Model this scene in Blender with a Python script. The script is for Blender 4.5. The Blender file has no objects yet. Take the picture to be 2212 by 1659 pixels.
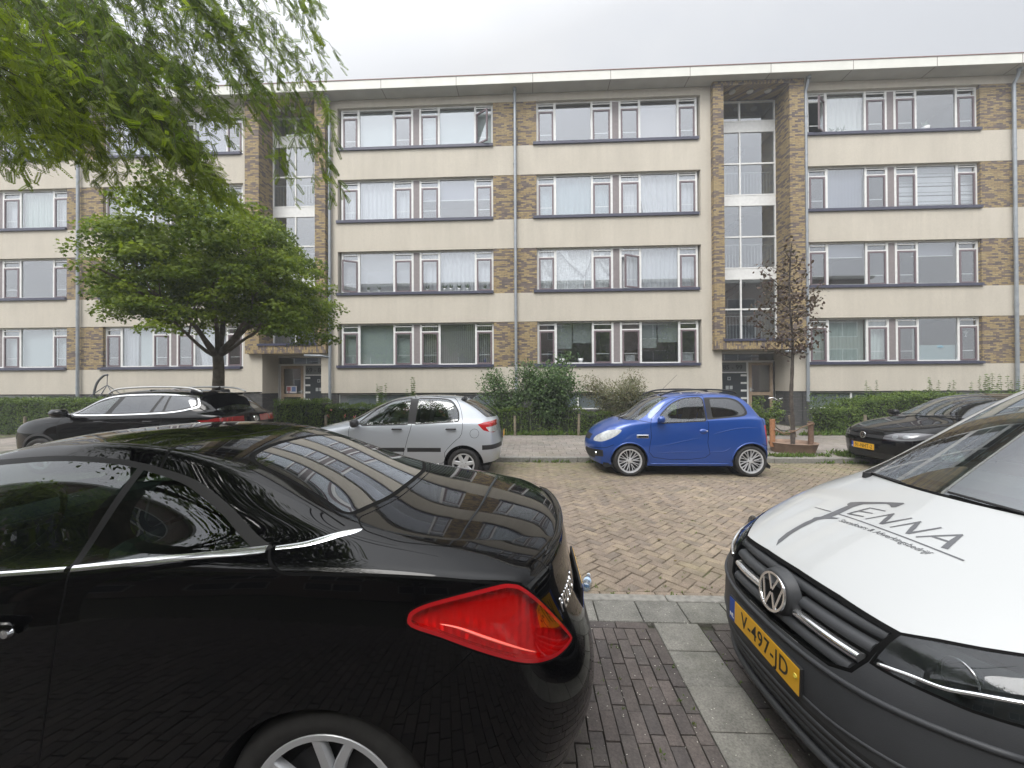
import bpy, bmesh, math, random
import numpy as np
from mathutils import Vector, Matrix, Quaternion, noise
from mathutils.geometry import tessellate_polygon
R = math.radians
rng = np.random.default_rng(7); random.seed(7)
sc = bpy.context.scene
COL = sc.collection

# ------------------------------------------------------------------ camera
cam = bpy.data.cameras.new('camera'); camo = bpy.data.objects.new('camera', cam); COL.objects.link(camo)
cam.sensor_width = 36.0; cam.lens = 36.0 * 840 / 2212; cam.clip_start = 0.05; cam.clip_end = 600
TH, ROLL, PIT = R(2.57), 0.005, math.atan(5 / 840)
f_ = Vector((-math.sin(TH) * math.cos(PIT), math.cos(TH) * math.cos(PIT), math.sin(PIT)))
r_ = Vector((math.cos(TH), math.sin(TH), 0)); u_ = r_.cross(f_)
r2 = r_ * math.cos(ROLL) - u_ * math.sin(ROLL); u2 = u_ * math.cos(ROLL) + r_ * math.sin(ROLL)
m = Matrix((r2, u2, -f_)).transposed().to_4x4(); m.translation = (0, 0, 1.6)
camo.matrix_world = m
sc.camera = camo

# ------------------------------------------------------------------ sky, sun, exposure
SUN_EL, SUN_AZ = R(52), R(205)          # azimuth clockwise from +Y; behind the photographer
w = bpy.data.worlds.new('World'); sc.world = w; w.use_nodes = True
nt = w.node_tree; N = nt.nodes; L = nt.links; N.clear()
out = N.new('ShaderNodeOutputWorld'); bg = N.new('ShaderNodeBackground')
sky = N.new('ShaderNodeTexSky'); sky.sky_type = 'NISHITA'; sky.sun_disc = False
sky.sun_elevation = SUN_EL; sky.sun_rotation = SUN_AZ
tc = N.new('ShaderNodeTexCoord'); sep = N.new('ShaderNodeSeparateXYZ')
mp = N.new('ShaderNodeMapping'); mp.inputs['Scale'].default_value = (1.0, 1.0, 2.2)
nz = N.new('ShaderNodeTexNoise'); nz.inputs['Scale'].default_value = 2.2; nz.inputs['Detail'].default_value = 5; nz.inputs['Roughness'].default_value = .5
L.new(tc.outputs['Generated'], sep.inputs[0]); L.new(tc.outputs['Generated'], mp.inputs[0]); L.new(mp.outputs[0], nz.inputs[0])
# overcast dome: brighter towards the zenith, in the strength units of the sky texture (x 0.1)
pw = N.new('ShaderNodeMath'); pw.operation = 'POWER'; pw.use_clamp = True; pw.inputs[1].default_value = 3.0; L.new(sep.outputs[2], pw.inputs[0])
rz = N.new('ShaderNodeMapRange'); rz.inputs[1].default_value = 0.0; rz.inputs[2].default_value = 1.0; rz.inputs[3].default_value = 4.9; rz.inputs[4].default_value = 9.5
L.new(pw.outputs[0], rz.inputs[0])
cr = N.new('ShaderNodeValToRGB'); cr.color_ramp.elements[0].position = .36; cr.color_ramp.elements[0].color = (.93, .955, 1.0, 1)
cr.color_ramp.elements[1].position = .62; cr.color_ramp.elements[1].color = (1.02, 1.03, 1.05, 1)
L.new(nz.outputs[0], cr.inputs[0])
# the cloud is brighter round the hidden sun, behind the photographer
dt = N.new('ShaderNodeVectorMath'); dt.operation = 'DOT_PRODUCT'; L.new(tc.outputs['Generated'], dt.inputs[0])
dt.inputs[1].default_value = (math.sin(SUN_AZ) * math.cos(SUN_EL), math.cos(SUN_AZ) * math.cos(SUN_EL), math.sin(SUN_EL))
gl = N.new('ShaderNodeMapRange'); gl.inputs[1].default_value = 0.1; gl.inputs[2].default_value = 1.0; gl.inputs[3].default_value = 1.0; gl.inputs[4].default_value = 3.2; L.new(dt.outputs['Value'], gl.inputs[0])
ml = N.new('ShaderNodeMath'); ml.operation = 'MULTIPLY'; L.new(rz.outputs[0], ml.inputs[0]); L.new(gl.outputs[0], ml.inputs[1])
vm = N.new('ShaderNodeVectorMath'); vm.operation = 'SCALE'; L.new(cr.outputs[0], vm.inputs[0]); L.new(ml.outputs[0], vm.inputs['Scale'])
mx = N.new('ShaderNodeMix'); mx.data_type = 'RGBA'; mx.inputs['Factor'].default_value = .93
L.new(sky.outputs[0], mx.inputs['A']); L.new(vm.outputs[0], mx.inputs['B'])
L.new(mx.outputs['Result'], bg.inputs[0]); bg.inputs[1].default_value = 0.1
L.new(bg.outputs[0], out.inputs[0])
sun = bpy.data.lights.new('sun', 'SUN'); suno = bpy.data.objects.new('sun', sun); COL.objects.link(suno)
sun.energy = 1.5; sun.angle = R(28); sun.color = (1.0, .97, .92)
sd = Vector((math.sin(SUN_AZ) * math.cos(SUN_EL), math.cos(SUN_AZ) * math.cos(SUN_EL), math.sin(SUN_EL)))
suno.rotation_euler = sd.to_track_quat('Z', 'Y').to_euler()
sc.view_settings.view_transform = 'Standard'; sc.view_settings.look = 'None'
sc.view_settings.exposure = 0.53; sc.view_settings.gamma = 1.0; sc.view_settings.use_curve_mapping = False
sc.render.engine = 'CYCLES'
sc.cycles.max_bounces = 8; sc.cycles.transparent_max_bounces = 24; sc.cycles.glossy_bounces = 4; sc.cycles.diffuse_bounces = 3
sc.cycles.caustics_reflective = False; sc.cycles.caustics_refractive = False

# ------------------------------------------------------------------ materials
def newmat(name):
    m = bpy.data.materials.new(name); m.use_nodes = True
    return m, m.node_tree.nodes, m.node_tree.links, m.node_tree.nodes['Principled BSDF']

def mat(name, col, rough=.6, metal=0, spec=.5, coat=0, noise_=0, nscale=20, bump=0, bscale=60, alpha=None, rnd=0, col2=None, rndcols=None):
    m, N, L, b = newmat(name)
    b.inputs['Base Color'].default_value = (*col, 1); b.inputs['Roughness'].default_value = rough
    b.inputs['Metallic'].default_value = metal; b.inputs['Specular IOR Level'].default_value = spec
    b.inputs['Coat Weight'].default_value = coat; b.inputs['Coat Roughness'].default_value = .02
    tc = N.new('ShaderNodeTexCoord')
    cur = None
    if rndcols:
        at = N.new('ShaderNodeAttribute'); at.attribute_name = 'rnd'
        cr = N.new('ShaderNodeValToRGB'); e = cr.color_ramp.elements
        e[0].color = (*rndcols[0], 1); e[1].color = (*rndcols[-1], 1)
        for i, c in enumerate(rndcols[1:-1]):
            q = e.new((i + 1) / (len(rndcols) - 1)); q.color = (*c, 1)
        L.new(at.outputs['Fac'], cr.inputs[0]); cur = cr.outputs[0]
    if noise_:
        n = N.new('ShaderNodeTexNoise'); n.inputs['Scale'].default_value = nscale; n.inputs['Detail'].default_value = 6
        L.new(tc.outputs['Object'], n.inputs[0])
        r = N.new('ShaderNodeMapRange'); r.inputs[1].default_value = .3; r.inputs[2].default_value = .7
        r.inputs[3].default_value = 1 - noise_; r.inputs[4].default_value = 1 + noise_
        L.new(n.outputs[0], r.inputs[0])
        v = N.new('ShaderNodeVectorMath'); v.operation = 'SCALE'
        if cur: L.new(cur, v.inputs[0])
        else: v.inputs[0].default_value = col
        L.new(r.outputs[0], v.inputs['Scale']); cur = v.outputs[0]
    if cur: L.new(cur, b.inputs['Base Color'])
    if bump:
        n2 = N.new('ShaderNodeTexNoise'); n2.inputs['Scale'].default_value = bscale; n2.inputs['Detail'].default_value = 4
        L.new(tc.outputs['Object'], n2.inputs[0])
        bp = N.new('ShaderNodeBump'); bp.inputs['Strength'].default_value = bump; bp.inputs['Distance'].default_value = .01
        L.new(n2.outputs[0], bp.inputs['Height']); L.new(bp.outputs[0], b.inputs['Normal'])
    return m

def glassmat(name, tint, refl=.2, tr=1.0, rough=0.0, power=3.0, dirt=0):
    """thin architectural glass: see-through with a mirror layer that grows at grazing angles"""
    m, N, L, b = newmat(name); N.remove(b)
    o = N['Material Output']
    t = N.new('ShaderNodeBsdfTransparent'); t.inputs[0].default_value = (*[c * tr for c in tint], 1)
    g = N.new('ShaderNodeBsdfGlossy'); g.inputs['Roughness'].default_value = rough; g.inputs[0].default_value = (.95, .97, 1, 1)
    lw = N.new('ShaderNodeLayerWeight'); lw.inputs[0].default_value = .5
    p = N.new('ShaderNodeMath'); p.operation = 'POWER'; p.inputs[1].default_value = power
    L.new(lw.outputs['Facing'], p.inputs[0])
    r = N.new('ShaderNodeMapRange'); r.inputs[3].default_value = refl; r.inputs[4].default_value = 1.0
    L.new(p.outputs[0], r.inputs[0])
    mxs = N.new('ShaderNodeMixShader'); L.new(r.outputs[0], mxs.inputs[0]); L.new(t.outputs[0], mxs.inputs[1]); L.new(g.outputs[0], mxs.inputs[2])
    L.new(mxs.outputs[0], o.inputs[0])
    return m

def brickmat(name, cols, mortar, bw=.21, bh=.062, soldier=False, mort=.006, rough=.85):
    m, N, L, b = newmat(name)
    tc = N.new('ShaderNodeTexCoord'); s = N.new('ShaderNodeSeparateXYZ'); L.new(tc.outputs['Object'], s.inputs[0])
    ad = N.new('ShaderNodeMath'); ad.operation = 'ADD'; L.new(s.outputs[0], ad.inputs[0]); L.new(s.outputs[1], ad.inputs[1])
    cb = N.new('ShaderNodeCombineXYZ')
    if soldier: L.new(s.outputs[2], cb.inputs[0]); L.new(ad.outputs[0], cb.inputs[1])
    else: L.new(ad.outputs[0], cb.inputs[0]); L.new(s.outputs[2], cb.inputs[1])
    def bt(scx):
        t = N.new('ShaderNodeTexBrick'); t.offset = .5; t.inputs['Scale'].default_value = 1
        t.inputs['Color1'].default_value = (0, 0, 0, 1); t.inputs['Color2'].default_value = (1, 1, 1, 1); t.inputs['Mortar'].default_value = (.5, .5, .5, 1)
        t.inputs['Mortar Size'].default_value = mort; t.inputs['Mortar Smooth'].default_value = .3; t.inputs['Bias'].default_value = 0
        t.inputs['Brick Width'].default_value = bw * scx; t.inputs['Row Height'].default_value = bh
        L.new(cb.outputs[0], t.inputs['Vector']); return t
    t = bt(1.0)
    cr = N.new('ShaderNodeValToRGB'); cr.color_ramp.interpolation = 'CONSTANT'; e = cr.color_ramp.elements
    e[0].position = 0; e[0].color = (*cols[0], 1); e[1].position = 1 / len(cols); e[1].color = (*cols[1], 1)
    for i, c in enumerate(cols[2:]):
        q = e.new((i + 2) / len(cols)); q.color = (*c, 1)
    # runs of dark bricks: a low-frequency noise shifts the random pick
    n = N.new('ShaderNodeTexNoise'); n.inputs['Scale'].default_value = 1.0; n.inputs['Detail'].default_value = 3
    mp = N.new('ShaderNodeMapping'); mp.inputs['Scale'].default_value = (2.2, 9, 2.2) if not soldier else (6, 4, 4)
    L.new(cb.outputs[0], mp.inputs[0]); L.new(mp.outputs[0], n.inputs[0])
    a = N.new('ShaderNodeMath'); a.operation = 'MULTIPLY_ADD'; a.inputs[1].default_value = 1.2; a.inputs[2].default_value = -.6
    L.new(n.outputs[0], a.inputs[0])
    a2 = N.new('ShaderNodeMath'); a2.operation = 'ADD'; a2.use_clamp = True; L.new(t.outputs['Color'], a2.inputs[0]); L.new(a.outputs[0], a2.inputs[1])
    L.new(a2.outputs[0], cr.inputs[0])
    mx = N.new('ShaderNodeMix'); mx.data_type = 'RGBA'; L.new(t.outputs['Fac'], mx.inputs['Factor']); L.new(cr.outputs[0], mx.inputs['A']); mx.inputs['B'].default_value = (*mortar, 1)
    L.new(mx.outputs['Result'], b.inputs['Base Color']); b.inputs['Roughness'].default_value = rough
    bp = N.new('ShaderNodeBump'); bp.inputs['Strength'].default_value = .7; bp.inputs['Distance'].default_value = .008; bp.invert = True
    L.new(t.outputs['Fac'], bp.inputs['Height']); L.new(bp.outputs[0], b.inputs['Normal'])
    return m

# ------------------------------------------------------------------ mesh building
class MB:
    def __init__(s): s.v = []; s.f = []; s.r = []; s.mi = []; s.cur = 0
    def quad(s, pts, rnd=0.):
        n = len(s.v); s.v += [tuple(p) for p in pts]; s.f.append(tuple(range(n, n + len(pts)))); s.r.append(rnd); s.mi.append(s.cur)
    def box(s, x0, x1, y0, y1, z0, z1, rnd=0., M=None):
        P = [(x0, y0, z0), (x1, y0, z0), (x1, y1, z0), (x0, y1, z0), (x0, y0, z1), (x1, y0, z1), (x1, y1, z1), (x0, y1, z1)]
        if M is not None: P = [tuple(M @ Vector(p)) for p in P]
        n = len(s.v); s.v += P
        for q in ((0, 3, 2, 1), (4, 5, 6, 7), (0, 1, 5, 4), (1, 2, 6, 5), (2, 3, 7, 6), (3, 0, 4, 7)):
            s.f.append(tuple(n + i for i in q)); s.r.append(rnd); s.mi.append(s.cur)
    def bbox(s, x0, x1, y0, y1, z0, z1, b=.01, rnd=0., M=None):
        """box with chamfered edges all round"""
        P = []
        for sx, X in ((1, x0), (-1, x1)):
            for sy, Y in ((1, y0), (-1, y1)):
                for sz, Z in ((1, z0), (-1, z1)):
                    P += [(X, Y + sy * b, Z + sz * b), (X + sx * b, Y, Z + sz * b), (X + sx * b, Y + sy * b, Z)]
        if M is not None: P = [tuple(M @ Vector(p)) for p in P]
        bm = bmesh.new(); [bm.verts.new(p) for p in P]
        r = bmesh.ops.convex_hull(bm, input=bm.verts)
        n = len(s.v); bm.verts.ensure_lookup_table(); bm.verts.index_update()
        bmesh.ops.join_triangles(bm, faces=bm.faces, angle_face_threshold=.02, angle_shape_threshold=3.2)
        bm.verts.index_update()
        s.v += [tuple(v.co) for v in bm.verts]
        for f in bm.faces: s.f.append(tuple(n + v.index for v in f.verts)); s.r.append(rnd); s.mi.append(s.cur)
        bm.free()
    def prism(s, poly, axis, a, b, rnd=0.):
        """2D polygon extruded along axis ('x','y','z') from a to b"""
        def mk(p, t): return {'x': (t, p[0], p[1]), 'y': (p[0], t, p[1]), 'z': (p[0], p[1], t)}[axis]
        n = len(s.v); k = len(poly); s.v += [mk(p, a) for p in poly] + [mk(p, b) for p in poly]
        for i in range(k):
            j = (i + 1) % k; s.f.append((n + i, n + j, n + k + j, n + k + i)); s.r.append(rnd); s.mi.append(s.cur)
        for tri in tessellate_polygon([[Vector((p[0], p[1], 0)) for p in poly]]):
            s.f.append(tuple(n + i for i in tri)); s.f.append(tuple(n + k + i for i in tri)); s.r += [rnd] * 2; s.mi += [s.cur] * 2
    def tube(s, pts, rad, n=8, rnd=0., caps=True, flat=1.0):
        pts = [Vector(p) for p in pts]
        if not hasattr(rad, '__len__'): rad = [rad] * len(pts)
        base = len(s.v); up = None
        for i, p in enumerate(pts):
            t = (pts[min(i + 1, len(pts) - 1)] - pts[max(i - 1, 0)]).normalized()
            if up is None:
                up = Vector((0, 0, 1)) if abs(t.z) < .9 else Vector((1, 0, 0))
            side = t.cross(up)
            if side.length < 1e-5: side = t.cross(Vector((0, 1, 0.01)))
            side.normalize(); up = side.cross(t).normalized()
            for k in range(n):
                a = 2 * math.pi * k / n
                s.v.append(tuple(p + (side * math.cos(a) + up * math.sin(a) * flat) * rad[i]))
        for i in range(len(pts) - 1):
            for k in range(n):
                a = base + i * n + k; b = base + i * n + (k + 1) % n
                s.f.append((a, b, b + n, a + n)); s.r.append(rnd); s.mi.append(s.cur)
        if caps:
            s.f.append(tuple(base + k for k in range(n))[::-1]); s.f.append(tuple(base + (len(pts) - 1) * n + k for k in range(n))); s.r += [rnd] * 2; s.mi += [s.cur] * 2
    def lathe(s, prof, n=32, axis='y', c=(0, 0, 0), rnd=0., closed=False):
        """prof: (radius, t along axis)"""
        base = len(s.v)
        for r_, t in prof:
            for k in range(n):
                a = 2 * math.pi * k / n; ca, sa = r_ * math.cos(a), r_ * math.sin(a)
                p = {'y': (ca, t, sa), 'z': (ca, sa, t), 'x': (t, ca, sa)}[axis]
                s.v.append((p[0] + c[0], p[1] + c[1], p[2] + c[2]))
        m_ = len(prof)
        for i in range(m_ if closed else m_ - 1):
            for k in range(n):
                i2 = (i + 1) % m_
                s.f.append((base + i * n + k, base + i * n + (k + 1) % n, base + i2 * n + (k + 1) % n, base + i2 * n + k)); s.r.append(rnd); s.mi.append(s.cur)
    def build(s, name, mats, parent=None, smooth=False, bevel=0, loc=None, autos=None):
        me = bpy.data.meshes.new(name); me.from_pydata(s.v, [], s.f)
        if not isinstance(mats, (list, tuple)): mats = [mats]
        for q in mats: me.materials.append(q)
        if len(mats) > 1: me.polygons.foreach_set('material_index', s.mi)
        if any(s.r):
            at = me.attributes.new('rnd', 'FLOAT', 'FACE'); at.data.foreach_set('value', s.r)
        me.validate()
        if smooth: me.polygons.foreach_set('use_smooth', [True] * len(me.polygons))
        o = bpy.data.objects.new(name, me); COL.objects.link(o)
        if autos: # smooth with hard edges above an angle
            bm = bmesh.new(); bm.from_mesh(me)
            bmesh.ops.remove_doubles(bm, verts=bm.verts, dist=1e-5)
            bmesh.ops.recalc_face_normals(bm, faces=bm.faces)
            for f in bm.faces: f.smooth = True
            for e in bm.edges: e.smooth = (len(e.link_faces) == 2 and e.calc_face_angle(0) < R(autos))
            bm.to_mesh(me); bm.free()
        if bevel:
            md = o.modifiers.new('bevel', 'BEVEL'); md.width = bevel; md.segments = 2; md.limit_method = 'ANGLE'
        if parent is not None: o.parent = parent
        if loc is not None: o.location = loc
        return o

def tag(o, label=None, cat=None, group=None, kind=None):
    if label: o['label'] = label
    if cat: o['category'] = cat
    if group: o['group'] = group
    if kind: o['kind'] = kind
    return o
def empty(name, loc=(0, 0, 0), rz=0, label=None, cat=None, group=None):
    o = bpy.data.objects.new(name, None); COL.objects.link(o); o.location = loc; o.rotation_euler = (0, 0, rz)
    o.empty_display_size = .1
    return tag(o, label, cat, group)
def loose(o):
    """give every separate piece of a mesh object an object of its own (same name, same parent)"""
    me = o.data; bm = bmesh.new(); bm.from_mesh(me); bm.verts.ensure_lookup_table(); seen = set(); groups = []
    for v in bm.verts:
        if v.index in seen: continue
        st = [v]; g = set(); seen.add(v.index)
        while st:
            a = st.pop(); g.add(a.index)
            for e in a.link_edges:
                b = e.other_vert(a)
                if b.index not in seen: seen.add(b.index); st.append(b)
        groups.append(g)
    out = []
    for g in groups[1:]:
        b2 = bm.copy(); b2.verts.ensure_lookup_table(); bmesh.ops.delete(b2, geom=[v for v in b2.verts if v.index not in g], context='VERTS')
        m2 = bpy.data.meshes.new(me.name); b2.to_mesh(m2); b2.free()
        for q in me.materials: m2.materials.append(q)
        c = o.copy(); c.data = m2; COL.objects.link(c); out.append(c)
    bmesh.ops.delete(bm, geom=[v for v in bm.verts if v.index not in groups[0]], context='VERTS'); bm.to_mesh(me); bm.free()
    return [o] + out
def npmesh(name, V, F, mat_, parent=None, rnd=None, smooth=False):
    """V (n,3), F (m,k) constant-size faces"""
    me = bpy.data.meshes.new(name); V = np.asarray(V, np.float32); F = np.asarray(F, np.int32)
    me.vertices.add(len(V)); me.vertices.foreach_set('co', V.ravel())
    me.loops.add(F.size); me.loops.foreach_set('vertex_index', F.ravel())
    me.polygons.add(len(F)); me.polygons.foreach_set('loop_start', np.arange(0, F.size, F.shape[1], dtype=np.int32))
    me.update(calc_edges=True)
    me.materials.append(mat_)
    if rnd is not None:
        at = me.attributes.new('rnd', 'FLOAT', 'FACE'); at.data.foreach_set('value', np.asarray(rnd, np.float32))
    if smooth: me.polygons.foreach_set('use_smooth', np.ones(len(F), bool))
    o = bpy.data.objects.new(name, me); COL.objects.link(o)
    if parent is not None: o.parent = parent
    return o

def textobj(name, s, size, mat_, parent=None, M=None, depth=.001, bold=0.0, xs=1.0, align='CENTER', spacing=1.0, fn=None, label=None):
    cu = bpy.data.curves.new('text', 'FONT'); cu.body = s; cu.size = size; cu.extrude = depth; cu.offset = bold
    cu.align_x = align; cu.align_y = 'CENTER'; cu.space_character = spacing; cu.resolution_u = 4
    to = bpy.data.objects.new('text', cu); COL.objects.link(to)
    dg = bpy.context.evaluated_depsgraph_get()
    me = bpy.data.meshes.new_from_object(to.evaluated_get(dg)); me.name = name
    bpy.data.objects.remove(to); bpy.data.curves.remove(cu)
    for v in me.vertices:
        p = Vector((v.co.x * xs, v.co.y, v.co.z))
        v.co = fn(p) if fn else (M @ p if M is not None else p)
    me.materials.clear(); me.materials.append(mat_)
    o = bpy.data.objects.new(name, me); COL.objects.link(o)
    if parent is not None: o.parent = parent
    return o
# ================================================================== GROUND
def groundmat(name, c1, c2, scale=3, rough=.95, c3=None):
    m, N, L, b = newmat(name)
    tc = N.new('ShaderNodeTexCoord'); n = N.new('ShaderNodeTexNoise'); n.inputs['Scale'].default_value = scale; n.inputs['Detail'].default_value = 8
    n.inputs['Roughness'].default_value = .65
    cr = N.new('ShaderNodeValToRGB'); cr.color_ramp.elements[0].position = .38; cr.color_ramp.elements[1].position = .62
    cr.color_ramp.elements[0].color = (*c1, 1); cr.color_ramp.elements[1].color = (*c2, 1)
    if c3: q = cr.color_ramp.elements.new(.5); q.color = (*c3, 1)
    L.new(tc.outputs['Object'], n.inputs[0]); L.new(n.outputs[0], cr.inputs[0]); L.new(cr.outputs[0], b.inputs['Base Color'])
    b.inputs['Roughness'].default_value = rough
    bp = N.new('ShaderNodeBump'); bp.inputs['Strength'].default_value = .6; bp.inputs['Distance'].default_value = .02
    n2 = N.new('ShaderNodeTexNoise'); n2.inputs['Scale'].default_value = 40; L.new(tc.outputs['Object'], n2.inputs[0])
    L.new(n2.outputs[0], bp.inputs['Height']); L.new(bp.outputs[0], b.inputs['Normal'])
    return m
def pavermat(name, cols, dirt=(.10, .12, .04), rough=.85, dirt_amt=.5, dscale=.9, gutter=None, speck=0):
    """per-paver colour from the 'rnd' face attribute, fine grain, patchy moss"""
    m, N, L, b = newmat(name)
    at = N.new('ShaderNodeAttribute'); at.attribute_name = 'rnd'
    cr = N.new('ShaderNodeValToRGB'); e = cr.color_ramp.elements; e[0].color = (*cols[0], 1); e[1].color = (*cols[-1], 1)
    for i, c in enumerate(cols[1:-1]): q = e.new((i + 1) / (len(cols) - 1)); q.color = (*c, 1)
    L.new(at.outputs['Fac'], cr.inputs[0])
    tc = N.new('ShaderNodeTexCoord')
    def noi(s, d=6, r=.6):
        n = N.new('ShaderNodeTexNoise'); n.inputs['Scale'].default_value = s; n.inputs['Detail'].default_value = d; n.inputs['Roughness'].default_value = r
        L.new(tc.outputs['Object'], n.inputs[0]); return n
    n1 = noi(90, 3, .7); r1 = N.new('ShaderNodeMapRange'); r1.inputs[1].default_value = .3; r1.inputs[2].default_value = .7; r1.inputs[3].default_value = .68; r1.inputs[4].default_value = 1.3
    L.new(n1.outputs[0], r1.inputs[0])
    n3 = noi(9, 5, .6); r3 = N.new('ShaderNodeMapRange'); r3.inputs[1].default_value = .3; r3.inputs[2].default_value = .7; r3.inputs[3].default_value = .75; r3.inputs[4].default_value = 1.2
    L.new(n3.outputs[0], r3.inputs[0])
    n6 = noi(.55, 6, .6); r6 = N.new('ShaderNodeMapRange'); r6.inputs[1].default_value = .35; r6.inputs[2].default_value = .65; r6.inputs[3].default_value = .80; r6.inputs[4].default_value = 1.12; L.new(n6.outputs[0], r6.inputs[0])
    m6 = N.new('ShaderNodeMath'); m6.operation = 'MULTIPLY'; L.new(r1.outputs[0], m6.inputs[0]); L.new(r6.outputs[0], m6.inputs[1])
    mm = N.new('ShaderNodeMath'); mm.operation = 'MULTIPLY'; L.new(m6.outputs[0], mm.inputs[0]); L.new(r3.outputs[0], mm.inputs[1])
    v = N.new('ShaderNodeVectorMath'); v.operation = 'SCALE'; L.new(cr.outputs[0], v.inputs[0]); L.new(mm.outputs[0], v.inputs['Scale'])
    n2 = noi(dscale, 9, .72); r2 = N.new('ShaderNodeMapRange'); r2.inputs[1].default_value = .5; r2.inputs[2].default_value = .68; r2.inputs[3].default_value = 0; r2.inputs[4].default_value = dirt_amt
    L.new(n2.outputs[0], r2.inputs[0]); fac = r2.outputs[0]
    if gutter:
        s = N.new('ShaderNodeSeparateXYZ'); L.new(tc.outputs['Object'], s.inputs[0])
        g = N.new('ShaderNodeMapRange'); g.inputs[1].default_value = gutter[0]; g.inputs[2].default_value = gutter[1]; g.inputs[3].default_value = 0; g.inputs[4].default_value = gutter[2]
        L.new(s.outputs[1], g.inputs[0])
        n5 = noi(4, 8, .75); r5 = N.new('ShaderNodeMapRange'); r5.inputs[1].default_value = .4; r5.inputs[2].default_value = .6; L.new(n5.outputs[0], r5.inputs[0])
        mg = N.new('ShaderNodeMath'); mg.operation = 'MULTIPLY'; L.new(g.outputs[0], mg.inputs[0]); L.new(r5.outputs[0], mg.inputs[1])
        ad = N.new('ShaderNodeMath'); ad.operation = 'MAXIMUM'; L.new(mg.outputs[0], ad.inputs[0]); L.new(fac, ad.inputs[1]); fac = ad.outputs[0]
    mx = N.new('ShaderNodeMix'); mx.data_type = 'RGBA'; L.new(fac, mx.inputs['Factor']); L.new(v.outputs[0], mx.inputs['A']); mx.inputs['B'].default_value = (*dirt, 1)
    L.new(mx.outputs['Result'], b.inputs['Base Color']); b.inputs['Roughness'].default_value = rough
    bp = N.new('ShaderNodeBump'); bp.inputs['Strength'].default_value = .5; bp.inputs['Distance'].default_value = .004
    L.new(n1.outputs[0], bp.inputs['Height']); L.new(bp.outputs[0], b.inputs['Normal'])
    return m

M_soil = groundmat('soil', (.05, .04, .025), (.10, .08, .05), 6, c3=(.06, .07, .025))
M_joint = groundmat('paving_joints', (.05, .042, .03), (.085, .095, .03), 2.2, c3=(.07, .06, .04))
M_joint2 = groundmat('clinker_joints', (.025, .022, .018), (.05, .055, .025), 2.2)
M_road = pavermat('road_clinker', [(.195, .152, .115), (.235, .186, .140), (.212, .168, .132), (.25, .197, .148), (.185, .150, .120), (.28, .222, .158), (.222, .174, .137)], dirt=(.15, .15, .06), gutter=(6.3, 8.2, .9), dirt_amt=.30)
M_dark = pavermat('dark_clinker', [(.074, .062, .056), (.092, .076, .069), (.069, .060, .057), (.104, .086, .078), (.083, .073, .067)], dirt=(.10, .10, .06), dirt_amt=.25, rough=.8)
M_tile = pavermat('concrete_tile', [(.165, .160, .142), (.195, .188, .166), (.18, .173, .152), (.21, .202, .18)], dirt=(.13, .135, .09), dirt_amt=.45)
M_tile2 = pavermat('pavement_tile', [(.20, .178, .157), (.245, .218, .19), (.22, .19, .17), (.26, .232, .205), (.195, .18, .16)], dirt=(.16, .15, .09), dirt_amt=.35)
M_kerb = mat('kerb_concrete', (.22, .212, .19), .85, noise_=.25, nscale=25, bump=.3)

def sheet(name, x0, x1, y0, y1, z, m, th=.3):
    b = MB(); b.quad([(x0, y0, z), (x1, y0, z), (x1, y1, z), (x0, y1, z)]); return tag(b.build(name, m), kind='structure')
sheet('ground', -150, 150, -150, 150, -.10, M_soil)
sheet('road_bed', -60, 60, 2.95, 8.22, -.012, M_joint)

def paver(b, P, z, ch=.004, rnd=0, tilt=.0):
    """a paver top: P 4 corner pts (ccw), chamfered, with a little sink and tilt"""
    c = sum((Vector(p) for p in P), Vector((0, 0))) / len(P)
    tx, ty = random.gauss(0, tilt), random.gauss(0, tilt); dz = random.gauss(0, .0012)
    n = len(b.v)
    def zz(p): return z + dz + (p[0] - c.x) * tx + (p[1] - c.y) * ty
    outer = [(p[0], p[1]) for p in P]
    inner = [tuple(Vector(p) + (c - Vector(p)).normalized() * ch * 1.9) for p in P]
    b.v += [(p[0], p[1], z - .03) for p in outer] + [(p[0], p[1], zz(p) - ch) for p in outer] + [(p[0], p[1], zz(p)) for p in inner]
    k = len(P)
    for i in range(k):
        j = (i + 1) % k
        b.f.append((n + i, n + j, n + k + j, n + k + i)); b.f.append((n + k + i, n + k + j, n + 2 * k + j, n + 2 * k + i)); b.r += [rnd] * 2; b.mi += [0, 0]
    b.f.append(tuple(n + 2 * k + i for i in range(k))); b.r.append(rnd); b.mi.append(0)

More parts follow.
